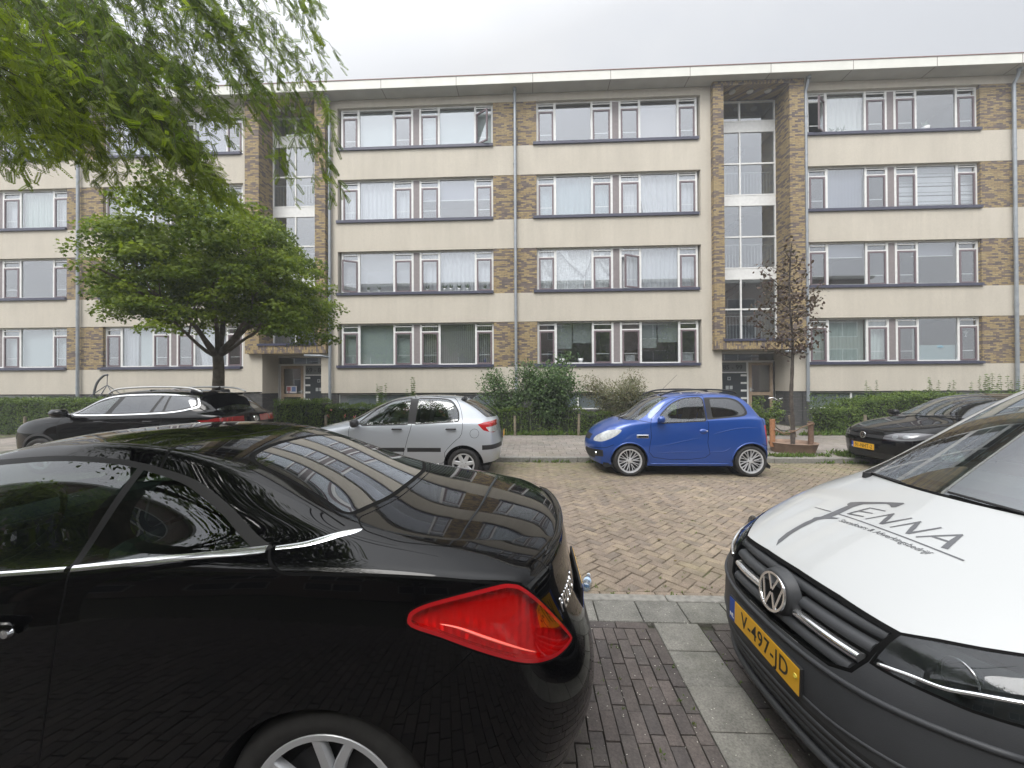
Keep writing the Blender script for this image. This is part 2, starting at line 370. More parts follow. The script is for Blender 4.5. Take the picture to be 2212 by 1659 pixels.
# ---- herringbone clinker road
b = MB(); u = .088; g = .0032
c45 = math.cos(R(45))
X0, X1, Y0, Y1 = -16, 16, 3.075, 8.2
n0 = int(24 / u)
for i in range(-n0, n0):
    for j in range(-n0, n0):
        c = (i - j) % 4
        if c not in (0, 3): continue
        if c == 0: q = [(i, j), (i + 2, j), (i + 2, j + 1), (i, j + 1)]
        else: q = [(i, j), (i + 1, j), (i + 1, j + 2), (i, j + 2)]
        cx = (q[0][0] + q[2][0]) / 2 * u; cy = (q[0][1] + q[2][1]) / 2 * u
        wx = (cx - cy) * c45; wy = (cx + cy) * c45 + 5.5
        if not (X0 < wx < X1 and Y0 < wy + .06 and wy < Y1 + .03): continue
        P = []
        jx, jy = random.gauss(0, .0025), random.gauss(0, .0025)
        for (a, d) in q:
            px = a * u + (g if a * u < cx else -g) + jx; py = d * u + (g if d * u < cy else -g) + jy
            P.append(((px - py) * c45, (px + py) * c45 + 5.5))
        # trim the pavers that run into the edge course
        if min(p[1] for p in P) < Y0 or max(p[1] for p in P) > Y1:
            Q = []
            lo, hi = Y0, Y1
            for k in range(4):
                a, d = P[k], P[(k + 1) % 4]
                ina, ind = lo <= a[1] <= hi, lo <= d[1] <= hi
                if ina: Q.append(a)
                if ina != ind:
                    lim = lo if (a[1] < lo or d[1] < lo) else hi
                    t = (lim - a[1]) / (d[1] - a[1]); Q.append((a[0] + (d[0] - a[0]) * t, lim))
            P = Q
            if len(P) < 3: continue
            ar = abs(sum(P[k][0] * P[(k + 1) % len(P)][1] - P[(k + 1) % len(P)][0] * P[k][1] for k in range(len(P)))) / 2
            if ar < .002: continue
        paver(b, P, 0.0, .005, random.random(), .012)
x = X0
while x < X1:   # edge course along the near kerb
    paver(b, [(x + g, 2.978), (x + .21 - g, 2.978), (x + .21 - g, 3.07), (x + g, 3.07)], 0.0, .005, random.random(), .012); x += .212
tag(b.build('road', M_road), kind='structure')
for s_, xa, xb in ((0, -60, -16), (1, 16, 60)): sheet('road_end', xa, xb, 2.97, 8.2, -.003, M_road)

# ---- near parking bay: kerb strip, concrete tiles, dark clinkers
sheet('parking_bed', -60, 60, -6, 2.96, .004, M_joint2)
b = MB(); x = -20.
while x < 20: b.bbox(x + .003, x + .997, 2.885, 2.972, -.05, .034, .006); x += 1.0
tag(b.build('near_kerb', M_kerb), kind='structure')
b = MB(); x = -20 + .22
while x < 20:
    paver(b, [(x + g, 2.635), (x + .30 - g, 2.635), (x + .30 - g, 2.88), (x + g, 2.88)], .03, .004, random.random(), .003); x += .302
y = 2.628
while y > -1.5:
    for xc in (.81 - 5.4, .81, .81 + 5.4):
        paver(b, [(xc + g, y - .272 + g), (xc + .29 - g, y - .272 + g), (xc + .29 - g, y - g), (xc + g, y - g)], .03, .004, random.random(), .004)
    y -= .272
tag(b.build('parking_tiles', M_tile), kind='structure')
b = MB(); g2 = .0022; x = -7.0
while x < 8:   # course along the tile row
    xx = (x - .81 + 5.4) % 5.4
    if not (xx < .29 or xx > 5.4 - .2): paver(b, [(x + g2, 2.566), (x + .208 - g2, 2.566), (x + .208 - g2, 2.63), (x + g2, 2.63)], .028, .003, random.random(), .01)
    x += .21
k = 0; xs = []
for x0_, x1_ in ((-7.0, -4.59), (-4.30, .81), (1.10, 6.21), (6.50, 8)):
    n_ = int((x1_ - x0_) / .0685); st = (x1_ - x0_) / n_
    xs += [(x0_ + i * st, st) for i in range(n_)]
for x, st in xs:
    k += 1; y = 2.562 - (0 if k % 2 else .105) + random.uniform(-.012, .012)
    if k % 2 == 0: paver(b, [(x + g2, y + g2), (x + st - g2, y + g2), (x + st - g2, 2.562), (x + g2, 2.562)], .028, .003, random.random(), .01)
    wob = 0
    while y > -1.5:
        wob = random.uniform(-.0015, .0015)
        paver(b, [(x + g2 + wob, y - .163 + g2), (x + st - g2 + wob, y - .163 + g2), (x + st - g2 + wob, y - g2), (x + g2 + wob, y - g2)], .028, .003, random.random(), .01)
        y -= .165
tag(b.build('parking_bay', M_dark), kind='structure')

# ---- far pavement, kerb, entrance paths, planting soil
b = MB(); x = -30.
while x < 30: b.bbox(x + .003, x + .997, 8.2, 8.315, -.05, .105 + random.uniform(-.003, .003), .01); x += 1.0
tag(b.build('far_kerb', M_kerb), kind='structure')
sheet('pavement_bed', -60, 60, 8.31, 11.95, .085, M_joint)
b = MB(); s = .303; j = 0; y = 8.318
while y < 11.85:
    x = -16 + (s / 2 if j % 2 else 0)
    while x < 18:
        paver(b, [(x + g, y + g), (x + s - g, y + g), (x + s - g, y + s - g), (x + g, y + s - g)], .10, .004, random.random(), .006); x += s
    y += s; j += 1
def path(x0, x1):
    global b
    y = 11.97; j = 0
    while y < 15.9:
        x = x0
        while x < x1 - .1:
            paver(b, [(x + g, y + g), (x + s - g, y + g), (x + s - g, y + s - g), (x + g, y + s - g)], .10, .004, random.random(), .006); x += s
        y += s
path(6.65, 9.3); path(-10.9, -8.2)
tag(b.build('pavement', M_tile2), kind='structure')
sheet('garden_soil', -40, 40, 11.96, 16.5, .088, M_soil)
# ================================================================== APARTMENT BUILDING
FY = 14.77
def stuccomat(name, col):
    m, N, L, b = newmat(name)
    tc = N.new('ShaderNodeTexCoord')
    n = N.new('ShaderNodeTexNoise'); n.inputs['Scale'].default_value = 1.2; n.inputs['Detail'].default_value = 8; n.inputs['Roughness'].default_value = .6
    mp = N.new('ShaderNodeMapping'); mp.inputs['Scale'].default_value = (1, 1, .45); L.new(tc.outputs['Object'], mp.inputs[0]); L.new(mp.outputs[0], n.inputs[0])
    n2 = N.new('ShaderNodeTexNoise'); n2.inputs['Scale'].default_value = 45; n2.inputs['Detail'].default_value = 4; L.new(tc.outputs['Object'], n2.inputs[0])
    r = N.new('ShaderNodeMapRange'); r.inputs[1].default_value = .3; r.inputs[2].default_value = .7; r.inputs[3].default_value = .93; r.inputs[4].default_value = 1.05; L.new(n.outputs[0], r.inputs[0])
    r2 = N.new('ShaderNodeMapRange'); r2.inputs[1].default_value = .3; r2.inputs[2].default_value = .7; r2.inputs[3].default_value = .92; r2.inputs[4].default_value = 1.08; L.new(n2.outputs[0], r2.inputs[0])
    n4 = N.new('ShaderNodeTexNoise'); n4.inputs['Scale'].default_value = 1.0; n4.inputs['Detail'].default_value = 5; mp4 = N.new('ShaderNodeMapping'); mp4.inputs['Scale'].default_value = (7, 7, .35); L.new(tc.outputs['Object'], mp4.inputs[0]); L.new(mp4.outputs[0], n4.inputs[0])
    r4 = N.new('ShaderNodeMapRange'); r4.inputs[1].default_value = .35; r4.inputs[2].default_value = .65; r4.inputs[3].default_value = .965; r4.inputs[4].default_value = 1.015; L.new(n4.outputs[0], r4.inputs[0])
    m4 = N.new('ShaderNodeMath'); m4.operation = 'MULTIPLY'; L.new(r.outputs[0], m4.inputs[0]); L.new(r4.outputs[0], m4.inputs[1])
    mm = N.new('ShaderNodeMath'); mm.operation = 'MULTIPLY'; L.new(m4.outputs[0], mm.inputs[0]); L.new(r2.outputs[0], mm.inputs[1])
    v = N.new('ShaderNodeVectorMath'); v.operation = 'SCALE'; v.inputs[0].default_value = col; L.new(mm.outputs[0], v.inputs['Scale'])
    L.new(v.outputs[0], b.inputs['Base Color']); b.inputs['Roughness'].default_value = .93
    bp = N.new('ShaderNodeBump'); bp.inputs['Strength'].default_value = .35; bp.inputs['Distance'].default_value = .01; L.new(n2.outputs[0], bp.inputs['Height']); L.new(bp.outputs[0], b.inputs['Normal'])
    return m
M_stucco = stuccomat('stucco', (.53, .485, .408))
BR = [(.35, .26, .125), (.30, .22, .105), (.38, .29, .145), (.25, .178, .095), (.325, .24, .115), (.135, .10, .092), (.17, .13, .105), (.11, .085, .082)]
M_brick = brickmat('facade_brick', BR, (.14, .12, .095))
M_soldier = brickmat('soldier_brick', BR, (.14, .12, .095), soldier=True)
M_plinth = brickmat('plinth_brick', [(.07, .068, .065), (.085, .08, .078), (.06, .06, .058), (.095, .09, .085)], (.035, .035, .035))
M_white = mat('white_frame_paint', (.74, .74, .72), .4, noise_=.06, nscale=8)
M_mauve = mat('mauve_frame_paint', (.165, .125, .135), .45, noise_=.08)
M_panel = mat('grey_mauve_panel', (.225, .195, .195), .6, noise_=.1, nscale=10)
M_sill = mat('dark_blue_sill', (.05, .052, .085), .4, noise_=.2)
M_fascia = mat('fascia_white', (.66, .655, .60), .6, noise_=.05, nscale=2)
M_soffit = mat('soffit_paint', (.54, .53, .49), .7, noise_=.08, nscale=1.5)
M_seam = mat('dark_joint', (.05, .04, .035), .7)
M_pipe = mat('zinc_pipe', (.30, .325, .35), .45, metal=.4, noise_=.12, nscale=5)
M_glass = glassmat('window_glass', (.80, .84, .86), refl=.26, power=4)
M_glass_low = M_glass
M_room = mat('room_wall', (.22, .205, .19), .9)
M_roompale = mat('room_pale', (.27, .265, .25), .9)  # paler walls: brightness for dim ground-floor rooms put into the colour
M_sheer = mat('sheer_curtain', (.58, .58, .60), .8)
M_sheer_t = mat('teal_sheer', (.34, .42, .45), .8)
M_sheer_g = mat('greenish_sheer', (.50, .57, .52), .8)
M_lace = mat('white_lace', (.72, .72, .72), .8, noise_=.25, nscale=14)
M_blind = mat('pale_roller_blind', (.50, .56, .55), .8)
M_blind_p = mat('pinkish_blind', (.36, .33, .34), .8)
M_slat = mat('vertical_slats', (.62, .62, .58), .7)
M_greypl = mat('fine_pleat', (.27, .27, .32), .8)
M_plant = mat('indoor_plant', (.04, .09, .025), .6)
M_pot = mat('white_pot', (.7, .7, .7), .4)
M_wood = mat('light_wood_frame', (.36, .27, .19), .5, noise_=.12, nscale=9)
M_mailbox = mat('anthracite_panel', (.035, .042, .048), .4)
M_concrete = mat('interior_concrete', (.42, .42, .41), .8)
M_number = mat('number_glass', (.16, .17, .17), .3)
M_numink = mat('number_ink', (.03, .035, .04), .5)
M_lampdisc = mat('soffit_lamp_disc', (.62, .62, .58), .4)
M_rail = mat('stair_rail', (.45, .47, .47), .4)
M_step = mat('stair_steel', (.10, .105, .11), .5)

bld = empty('apartment_building', (0, FY, 0), 0, 'long beige four storey apartment block with brick stair towers across the street', 'apartment building')
def P(bm_, name, m, par=None, **k):
    o = bm_.build(name, m, None, **k)
    return Pm(o, par or bld)
def Pm(o, par):  # parent keeping world position
    o.parent = par
    if par is bld: o.matrix_parent_inverse = Matrix.Translation((0, -FY, 0))
    return o

ZB = [2.34 + 2.812 * i for i in range(4)]           # sill bottoms
ZT = [4.06, 6.86, 9.66, 12.46]                      # opening tops
WIN = [(-24.6, -18.54), (-17.03, -11.30), (-7.33, -1.35), (.31, 6.35), (10.345, 16.36), (18.25, 24.25)]
OPEN = [(-24.7, -18.54), (-17.03, -11.22), (-7.42, -1.35), (.306, 6.42), (10.30, 16.36), (18.25, 24.4)]
SEG = [(-26.0, -10.99), (-7.80, 6.80), (10.04, 26.0)]
wall = MB(); brick = MB(); plinth = MB(); TW = .30
for (a, b_) in SEG:
    # spandrel bands run the whole length
    edges = [1.37] + [z for i in range(4) for z in (ZB[i], ZT[i])] + [12.76]
    for i in range(0, len(edges), 2): wall.box(a, b_, FY, FY + TW, edges[i], edges[i + 1])
    plinth.box(a, b_, FY + .03, FY + TW, 0.0, .72)
    plinth.box(a, b_, FY + .03, FY + TW, 1.33, 1.37)
    ops = [o for o in OPEN if o[0] >= a - .01 and o[1] <= b_ + .01]
    x = a; segs = []
    for o in ops:
        if o[0] > x + .02: segs.append((x, o[0]))
        x = o[1]
    if x < b_ - .02: segs.append((x, b_))
    for (s0, s1) in segs:
        isb = any(abs(s0 - p) < .1 for p in (-18.54, -1.35, 16.36))
        for i in range(4):
            if isb: brick.box(s0, s1, FY + .012, FY + TW, ZB[i], ZT[i])
            else: wall.box(s0, s1, FY, FY + TW, ZB[i], ZT[i])
    # plinth piers between basement lights
    for (s0, s1) in [(a, ops[0][0])] + [(o[1], ops[k + 1][0] if k + 1 < len(ops) else b_) for k, o in enumerate(ops)]:
        if s1 > s0: plinth.box(s0, s1, FY + .03, FY + TW, .72, 1.33)
P(wall, 'wall', M_stucco); loose(P(brick, 'brick_panel', M_brick)); P(plinth, 'plinth', M_plinth)
# building body behind (rooms are boxed separately)
b = MB(); b.box(-26, 26, 21.9, 22.2, 0, 12.76); b.box(-26, -25.8, FY + TW, 21.9, 0, 12.76); b.box(25.8, 26, FY + TW, 21.9, 0, 12.76); P(b, 'rear_wall', M_stucco)

# roof: overhanging slab with fascia panels, soffit with joints
b = MB(); b.box(-26.6, 26.6, FY - .52, 22.5, 12.77, 12.86); P(b, 'soffit', M_soffit)
rf = MB(); rf.box(-26.6, 26.6, FY - .50, 22.5, 12.863, 13.06); rfo = P(rf, 'roof', M_fascia)
b = MB()
b.box(-26.62, 26.62, FY - .56, FY - .523, 12.745, 13.075); P(b, 'fascia', M_fascia, rfo)
b = MB(); b.box(-26.62, 26.62, FY - .58, FY - .50, 13.077, 13.10)
P(b, 'roof_trim', mat('roof_trim', (.25, .15, .13), .6), rfo)
b = MB(); x = -25.3
while x < 26:
    b.box(x, x + .018, FY - .563, FY - .559, 12.746, 13.07); b.box(x, x + .02, FY - .52, FY - .0, 12.764, 12.769); x += 2.83
(lambda o: o)(P(b, 'fascia_joint', mat('fascia_joint', (.20, .16, .14), .7), rfo))

# ---------------------------------------------------------------- windows
FR = [0, .013, .108, .124, .343, .356, .464, .478, .518, .531, .639, .653, .877, .890, .987, 1.0]
def curtain(kind, x0, x1, z0, z1, y, par, zcut=None):
    b = MB()
    def folds(x0, x1, z0, z1, amp, wl, m, gather=None, name='curtain'):
        n = max(8, int((x1 - x0) / .018)); rows = 9; V = []; F = []
        ph = random.uniform(0, 6); ph2 = random.uniform(0, 6)
        for r in range(rows):
            t = r / (rows - 1); z = z1 + (z0 - z1) * t
            for i in range(n + 1):
                s = i / n; x = x0 + (x1 - x0) * s
                d = amp * (math.sin(x / wl * 6.28 + ph + .4 * math.sin(x * 5)) + .5 * math.sin(x / wl * 3.1 + ph2 + t)) * (.55 + .45 * t)
                if gather: x = gather(s, t)
                V.append((x, y + d, z))
        for r in range(rows - 1):
            for i in range(n):
                a = r * (n + 1) + i; F.append((a, a + 1, a + n + 2, a + n + 1))
        o = npmesh(name, V, F, m, None, smooth=True); Pm(o, par); return o
    if kind in ('sheer', 'teal', 'green', 'pleat', 'drape', 'stripe'):
        m = {'sheer': M_sheer, 'teal': M_sheer_t, 'green': M_sheer_g, 'pleat': M_greypl, 'drape': M_sheer, 'stripe': M_slat}[kind]
        amp, wl = {'sheer': (.022, .17), 'teal': (.015, .2), 'green': (.022, .13), 'pleat': (.008, .055), 'drape': (.035, .22), 'stripe': (.02, .19)}[kind]
        if kind == 'drape': folds(x0, x1, z0, z1, amp, wl, m, gather=lambda s, t: x0 + (x1 - x0) * s + .22 * t * (1 - s) * (1 if s > .0 else 1))
        else: folds(x0, x1, z0, z1, amp, wl, m)
    elif kind == 'half':
        folds(x0, x0 + (x1 - x0) * .45, z0, z1, .025, .14, M_sheer)
        b.box(x0 + (x1 - x0) * .5, x1, y + .03, y + .035, z0, z1); P(b, 'blind', M_blind, par)
    elif kind == 'blind':
        b.box(x0, x1, y, y + .004, z0 + .02, z1); P(b, 'blind', M_blind, par)
    elif kind == 'pink':
        b.box(x0, x1, y, y + .004, z0 + .01, z1 - .18); P(b, 'blind', M_blind_p, par)
    elif kind == 'halfblind':
        zc = z0 + (z1 - z0) * .52
        b.box(x0, x1, y, y + .004, zc, z1); P(b, 'blind', M_greypl, par)
        b = MB(); b.box(x0, x1, y - .01, y + .01, zc - .03, zc); P(b, 'blind_rail', M_white, par)
    elif kind == 'bar':
        zc = z0 + (z1 - z0) * .70
        b.box(x0, x1, y - .01, y + .01, zc - .025, zc); P(b, 'blind_rail', M_white, par)
        b = MB(); b.box(x0, x1, y, y + .004, zc, z1); P(b, 'blind', M_greypl, par)
    elif kind == 'rollers':
        xm = x0 + (x1 - x0) * .48
        b.box(x0, xm - .02, y, y + .004, z0 + (z1 - z0) * .36, z1); b.box(xm + .03, x1, y + .01, y + .014, z0 + (z1 - z0) * (.30 if random.random() < .5 else .5), z1); P(b, 'blind', mat('grey_green_roller', (.30, .33, .31), .8), par)
    elif kind == 'venetian':
        z = z0 + .05
        while z < z1:
            b.quad([(x0, y, z), (x1, y, z), (x1, y + .02, z + .028), (x0, y + .02, z + .028)]); z += .042
        P(b, 'blind', M_sheer, par)
    elif kind == 'hstripe':
        z = z0 + .03; k = 0
        while z < z1 - .05:
            b.box(x0, x1, y, y + .003, z, z + .075 + .02 * (k % 3)); z += .115; k += 1
        P(b, 'blind', M_sheer, par)
    elif kind == 'slats':
        x = x0
        while x < x1 - .03:
            b.quad([(x, y, z0), (x + .047, y + .045, z0), (x + .047, y + .045, z1), (x, y, z1)]); x += .078
        P(b, 'blind', M_slat, par)
    elif kind == 'vslats':
        x = x0
        while x < x1 - .05:
            b.quad([(x, y, z0), (x + .085, y + .018, z0), (x + .085, y + .018, z1), (x, y, z1)]); x += .083
        P(b, 'blind', M_sheer_g, par)
    elif kind == 'lace':
        folds(x0, x1, z0, z1, .012, .11, M_lace)
        xk = x0 + (x1 - x0) * .80; zk = z0 + (z1 - z0) * .32
        for q in range(4):
            b.tube([(x0 + .25 + .06 * q, y - .05, z1), ((x0 + xk) / 2 + .03 * q, y - .06, (z1 + zk) / 2 + .06), (xk, y - .06, zk)], [.05, .03, .018], 6)
        b.tube([(x1 - .03, y - .05, z1), (x1 - .1, y - .05, (z1 + zk) / 2), (xk, y - .06, zk)], [.06, .03, .02], 6)
        b.tube([(xk, y - .06, zk), (xk, y - .06, zk - .15), (xk + .02, y - .06, z0 + .02)], [.03, .07, .11], 8, flat=.4)
        P(b, 'tied_curtain', M_lace, par, smooth=True)
    elif kind == 'frosted':
        b.box(x0, x1, y - .05, y - .047, z0, z0 + (z1 - z0) * .36); P(b, 'frosted_film', mat('frosted_film', (.30, .40, .40), .7), par)
        folds(x0, x0 + .22, z0, z1, .02, .09, M_sheer_g)
def plant(par, x, y, z, s=1, col=None, pot=True):
    b = MB()
    if pot: b.lathe([(.0, 0), (.05 * s, 0), (.075 * s, .1 * s), (.06 * s, .1 * s)], 10, 'z', (x, y, z)); P(b, 'pot', M_pot, par, smooth=True)
    b = MB()
    for k in range(int(14)):
        a = random.uniform(0, 6.28); l = random.uniform(.08, .22) * s
        p0 = Vector((x, y, z + .09 * s)); p1 = p0 + Vector((math.cos(a) * l * .6, math.sin(a) * l * .25, l * random.uniform(.5, 1.2)))
        d = Vector((-math.sin(a), 0, math.cos(a))) * .025 * s
        b.quad([p0, p0.lerp(p1, .5) + d, p1, p0.lerp(p1, .5) - d])
    P(b, 'houseplant', col or M_plant, par)

def window(x0, x1, i, kL, kR, openc=(), bars=True, cL='', cR='', dark=False):
    """one twin window: white frame, four mauve casements, two fixed panes, grey centre panel, sill"""
    W = x1 - x0; X = [x0 + f * W for f in FR]; y = FY + .125; yb = y + .055
    z0 = ZB[i] + .10; z1 = ZT[i] - .0; zs = z0 + .055; zt = z1 - .055
    ztr = z0 + (z1 - z0) * .775   # transom bar
    fr = MB()
    fr.box(X[0], X[15], y, yb, z0, zs); fr.box(X[0], X[15], y, yb, zt, z1)
    for a in (0, 2, 4, 6, 8, 10, 12, 14): fr.box(X[a], X[a + 1], y + .001, yb + .001, zs, zt)
    cas = [(1, 2), (5, 6), (9, 10), (13, 14)]
    for a, c in cas: fr.box(X[a], X[c], y + .002, yb - .001, ztr, ztr + .055)
    win = P(fr, 'window', M_white)
    b = MB(); b.box(X[7], X[8], y + .01, yb - .01, zs, zt); P(b, 'panel', M_panel, win)
    b = MB(); b.box(x0 - .13, x1 + (.0 if i < 9 else 0), FY - .07, FY + .125, ZB[i], z0); P(b, 'sill', M_sill, win)
    gl = MB(); yg = y + .03
    for a, c in ((3, 4), (11, 12)):
        fr2 = .0; gl.quad([(X[a], yg, zs), (X[c], yg, zs), (X[c], yg, zt), (X[a], yg, zt)])
    vs = MB()
    for n_, (a, c) in enumerate(cas):
        gl.quad([(X[a], yg, ztr + .055), (X[c], yg, ztr + .055), (X[c], yg, zt), (X[a], yg, zt)])
        vs.box(X[a], X[c], y - .012, y + .0, zt - .085, zt - .05)
        m_ = MB(); t = .058; mg = MB()
        xa, xc, za, zc = X[a] + .004, X[c] - .004, zs - .03, ztr + .008
        M = None
        if n_ in openc:
            hinge = xc if openc[n_] > 0 else xa
            M = Matrix.Translation((hinge, y, 0)) @ Matrix.Rotation(openc[n_], 4, 'Z') @ Matrix.Translation((-hinge, -y, 0))
        yy0, yy1 = y - .02, y + .028
        m_.box(xa, xc, yy0, yy1, za, za + t, M=M); m_.box(xa, xc, yy0, yy1, zc - t, zc, M=M)
        m_.box(xa, xa + t, yy0, yy1, za + t, zc - t, M=M); m_.box(xc - t, xc, yy0, yy1, za + t, zc - t, M=M)
        ca = P(m_, 'casement', M_mauve, win)
        q = [(xa + t, yy0 + .02, za + t), (xc - t, yy0 + .02, za + t), (xc - t, yy0 + .02, zc - t), (xa + t, yy0 + .02, zc - t)]
        if M is not None: q = [tuple(M @ Vector(p)) for p in q]
        gl.quad(q)
    loose(P(vs, 'vent_strip', M_white, win)); P(gl, 'pane', M_glass, win)
    if bars:
        b = MB(); zb_ = z0 + (z1 - z0) * .23
        for a, c in cas: b.box(X[a] + .07, X[c] - .07, y + .05, y + .062, zb_, zb_ + .028)
        loose(P(b, 'safety_bar', M_white, win))
    yc = y + .16
    curtain(kL, X[2], X[4] + .02, zs, zt, yc, win); curtain(kR, X[10], X[12] + .02, zs, zt, yc, win)
    for k_, a, c in ((cL, 0, 2), (cL, 5, 7), (cR, 8, 10), (cR, 13, 15)):
        if k_: curtain(k_, X[a], X[c], zs, zt, yc, win)
    # room shell
    r = MB(); r.box(x0 - .1, x1 + .1, yb + 2.6, yb + 2.7, z0 - .5, z1 + .3); r.box(x0 - .2, x0 - .1, yb + .2, yb + 2.7, z0 - .5, z1 + .3); r.box(x1 + .1, x1 + .2, yb + .2, yb + 2.7, z0 - .5, z1 + .3)
    r.box(x0 - .1, x1 + .1, yb + .3, yb + 2.6, z1 + .05, z1 + .15); r.box(x0 - .1, x1 + .1, yb + .1, yb + 2.6, z0 - .55, z0 - .5)
    r.box((X[7]), (X[8]), yb + .1, yb + 2.6, z0 - .5, z1 + .05)
    P(r, 'room', M_roompale if dark else M_room, win)
    return win, X, z0
OP = {}
# (window column, storey): left pane, right pane, open casements, casement curtains
KIND = {
 (0,0): ('blind','blind',{}, '', 'blind'), (0,1): ('','',{}, '', ''), (0,2): ('sheer','green',{}, '', 'sheer'), (0,3): ('teal','sheer',{}, '', ''),
 (1,0): ('half','drape',{}, '', ''), (1,1): ('sheer','sheer',{}, '', ''), (1,2): ('sheer','teal',{}, '', ''), (1,3): ('half','pleat',{2: R(-35)}, 'venetian', ''),
 (2,0): ('vslats','slats',{}, 'vslats', 'slats'), (2,1): ('venetian','sheer',{0: R(28)}, 'venetian', 'sheer'), (2,2): ('sheer','halfblind',{}, 'sheer', 'halfblind'), (2,3): ('blind','blind',{3: R(-35)}, '', 'blind'),
 (3,0): ('rollers','rollers',{}, '', ''), (3,1): ('lace','sheer',{2: R(24)}, 'lace', 'sheer'), (3,2): ('teal','drape',{}, 'teal', 'sheer'), (3,3): ('','pink',{}, '', ''),
 (4,0): ('green','frosted',{}, 'green', ''), (4,1): ('bar','bar',{}, '', ''), (4,2): ('pleat','hstripe',{}, '', 'hstripe'), (4,3): ('stripe','',{0: R(38)}, '', ''),
 (5,0): ('sheer','',{}, '', ''), (5,1): ('','blind',{}, '', ''), (5,2): ('blind','',{}, '', ''), (5,3): ('','',{}, '', '')}
for c, (xa, xb) in enumerate(WIN):
    for i in range(4):
        kL, kR, oc, cl, crr = KIND[(c, i)]
        win, X, z0 = window(xa, xb, i, kL, kR, oc, True, cl, crr, dark=(i == 0 and c in (3, 4)))
        ysl = FY + .22
        if (c, i) == (2, 1):
            for q in (11.2, 11.35, 11.55, 11.75): plant(win, X[10] + (q - 11.05) * 1.6, ysl, z0 + .06, 1.0)
            for q in (.25, .6): plant(win, X[3] + q * 1.2, ysl, z0 + .06, .9)
            plant(win, X[9] + .2, ysl, z0 + .06, .9); plant(win, X[13] + .3, ysl, z0 + .06, .8)
        if (c, i) == (4, 3):
            for q in (.25, .45, .65): plant(win, X[3] + q, ysl, z0 + .06, 1.0)
            plant(win, X[11] + .4, ysl, z0 + .06, 1.7); plant(win, X[12] - .2, ysl, z0 + .06, .6)
        if (c, i) == (2, 3): plant(win, X[12] - .06, ysl, z0 + .06, .7)
        if (c, i) == (3, 0):
            for q in (.2, .9): plant(win, X[3] + q, ysl, z0 + .06, 1.5)
            b = MB(); b.box(X[9] + .15, X[9] + .5, ysl, ysl + .2, z0 + .07, z0 + .33); b.box(X[13] + .1, X[13] + .5, ysl, ysl + .2, z0 + .07, z0 + .36); P(b, 'storage_box', mat('white_box', (.42, .43, .43), .6), win)
        if (c, i) == (1, 3):
            b = MB(); b.box(X[11] + .3, X[11] + .62, ysl, ysl + .03, z0 + .06, z0 + .3); P(b, 'picture_frame', M_white, win)
        if (c, i) == (2, 0):
            b = MB(); b.lathe([(0, 0), (.03, 0), (.035, .12), (.012, .17), (.012, .22), (0, .22)], 10, 'z', (X[13] + .3, ysl, z0 + .06)); P(b, 'blue_bottle', mat('blue_glass', (.02, .06, .3), .2), win, smooth=True)
            plant(win, X[9] + .35, ysl, z0 + .06, .5)
        if (c, i) == (4, 0):
            b = MB(); b.lathe([(.0, 0), (.04, 0), (.01, .03), (.01, .1), (.07, .16), (.08, .2)], 12, 'z', (X[13] + .3, ysl, z0 + .9)); P(b, 'hanging_lamp', M_white, win, smooth=True)
            b = MB(); b.lathe([(0, 0), (.13, .05), (.15, .1), (.05, .16), (0, .16)], 14, 'z', (X[11] + .85, ysl + .1, z0 + .45)); P(b, 'glass_bowl', mat('aqua_bowl', (.1, .45, .6), .3), win, smooth=True)

# basement lights
for c in range(6):
    xa, xb = OPEN[c]; W = xb - xa; fr = MB(); gl = MB()
    fr.box(xa, xb, FY + .08, FY + .13, .72, .76); fr.box(xa, xb, FY + .08, FY + .13, 1.295, 1.33)
    for k in range(5):
        x = xa + W * k / 4; fr.box(x - .03, x + .03, FY + .079, FY + .131, .76, 1.295)
    gl.quad([(xa, FY + .11, .76), (xb, FY + .11, .76), (xb, FY + .11, 1.295), (xa, FY + .11, 1.295)])
    w_ = P(fr, 'basement_window', M_white); P(gl, 'pane', M_glass, w_)
    b = MB(); b.box(xa, xb, FY + .16, FY + .2, .7, 1.35); P(b, 'blind', mat('cellar_white', (.30, .33, .33), .8), w_)

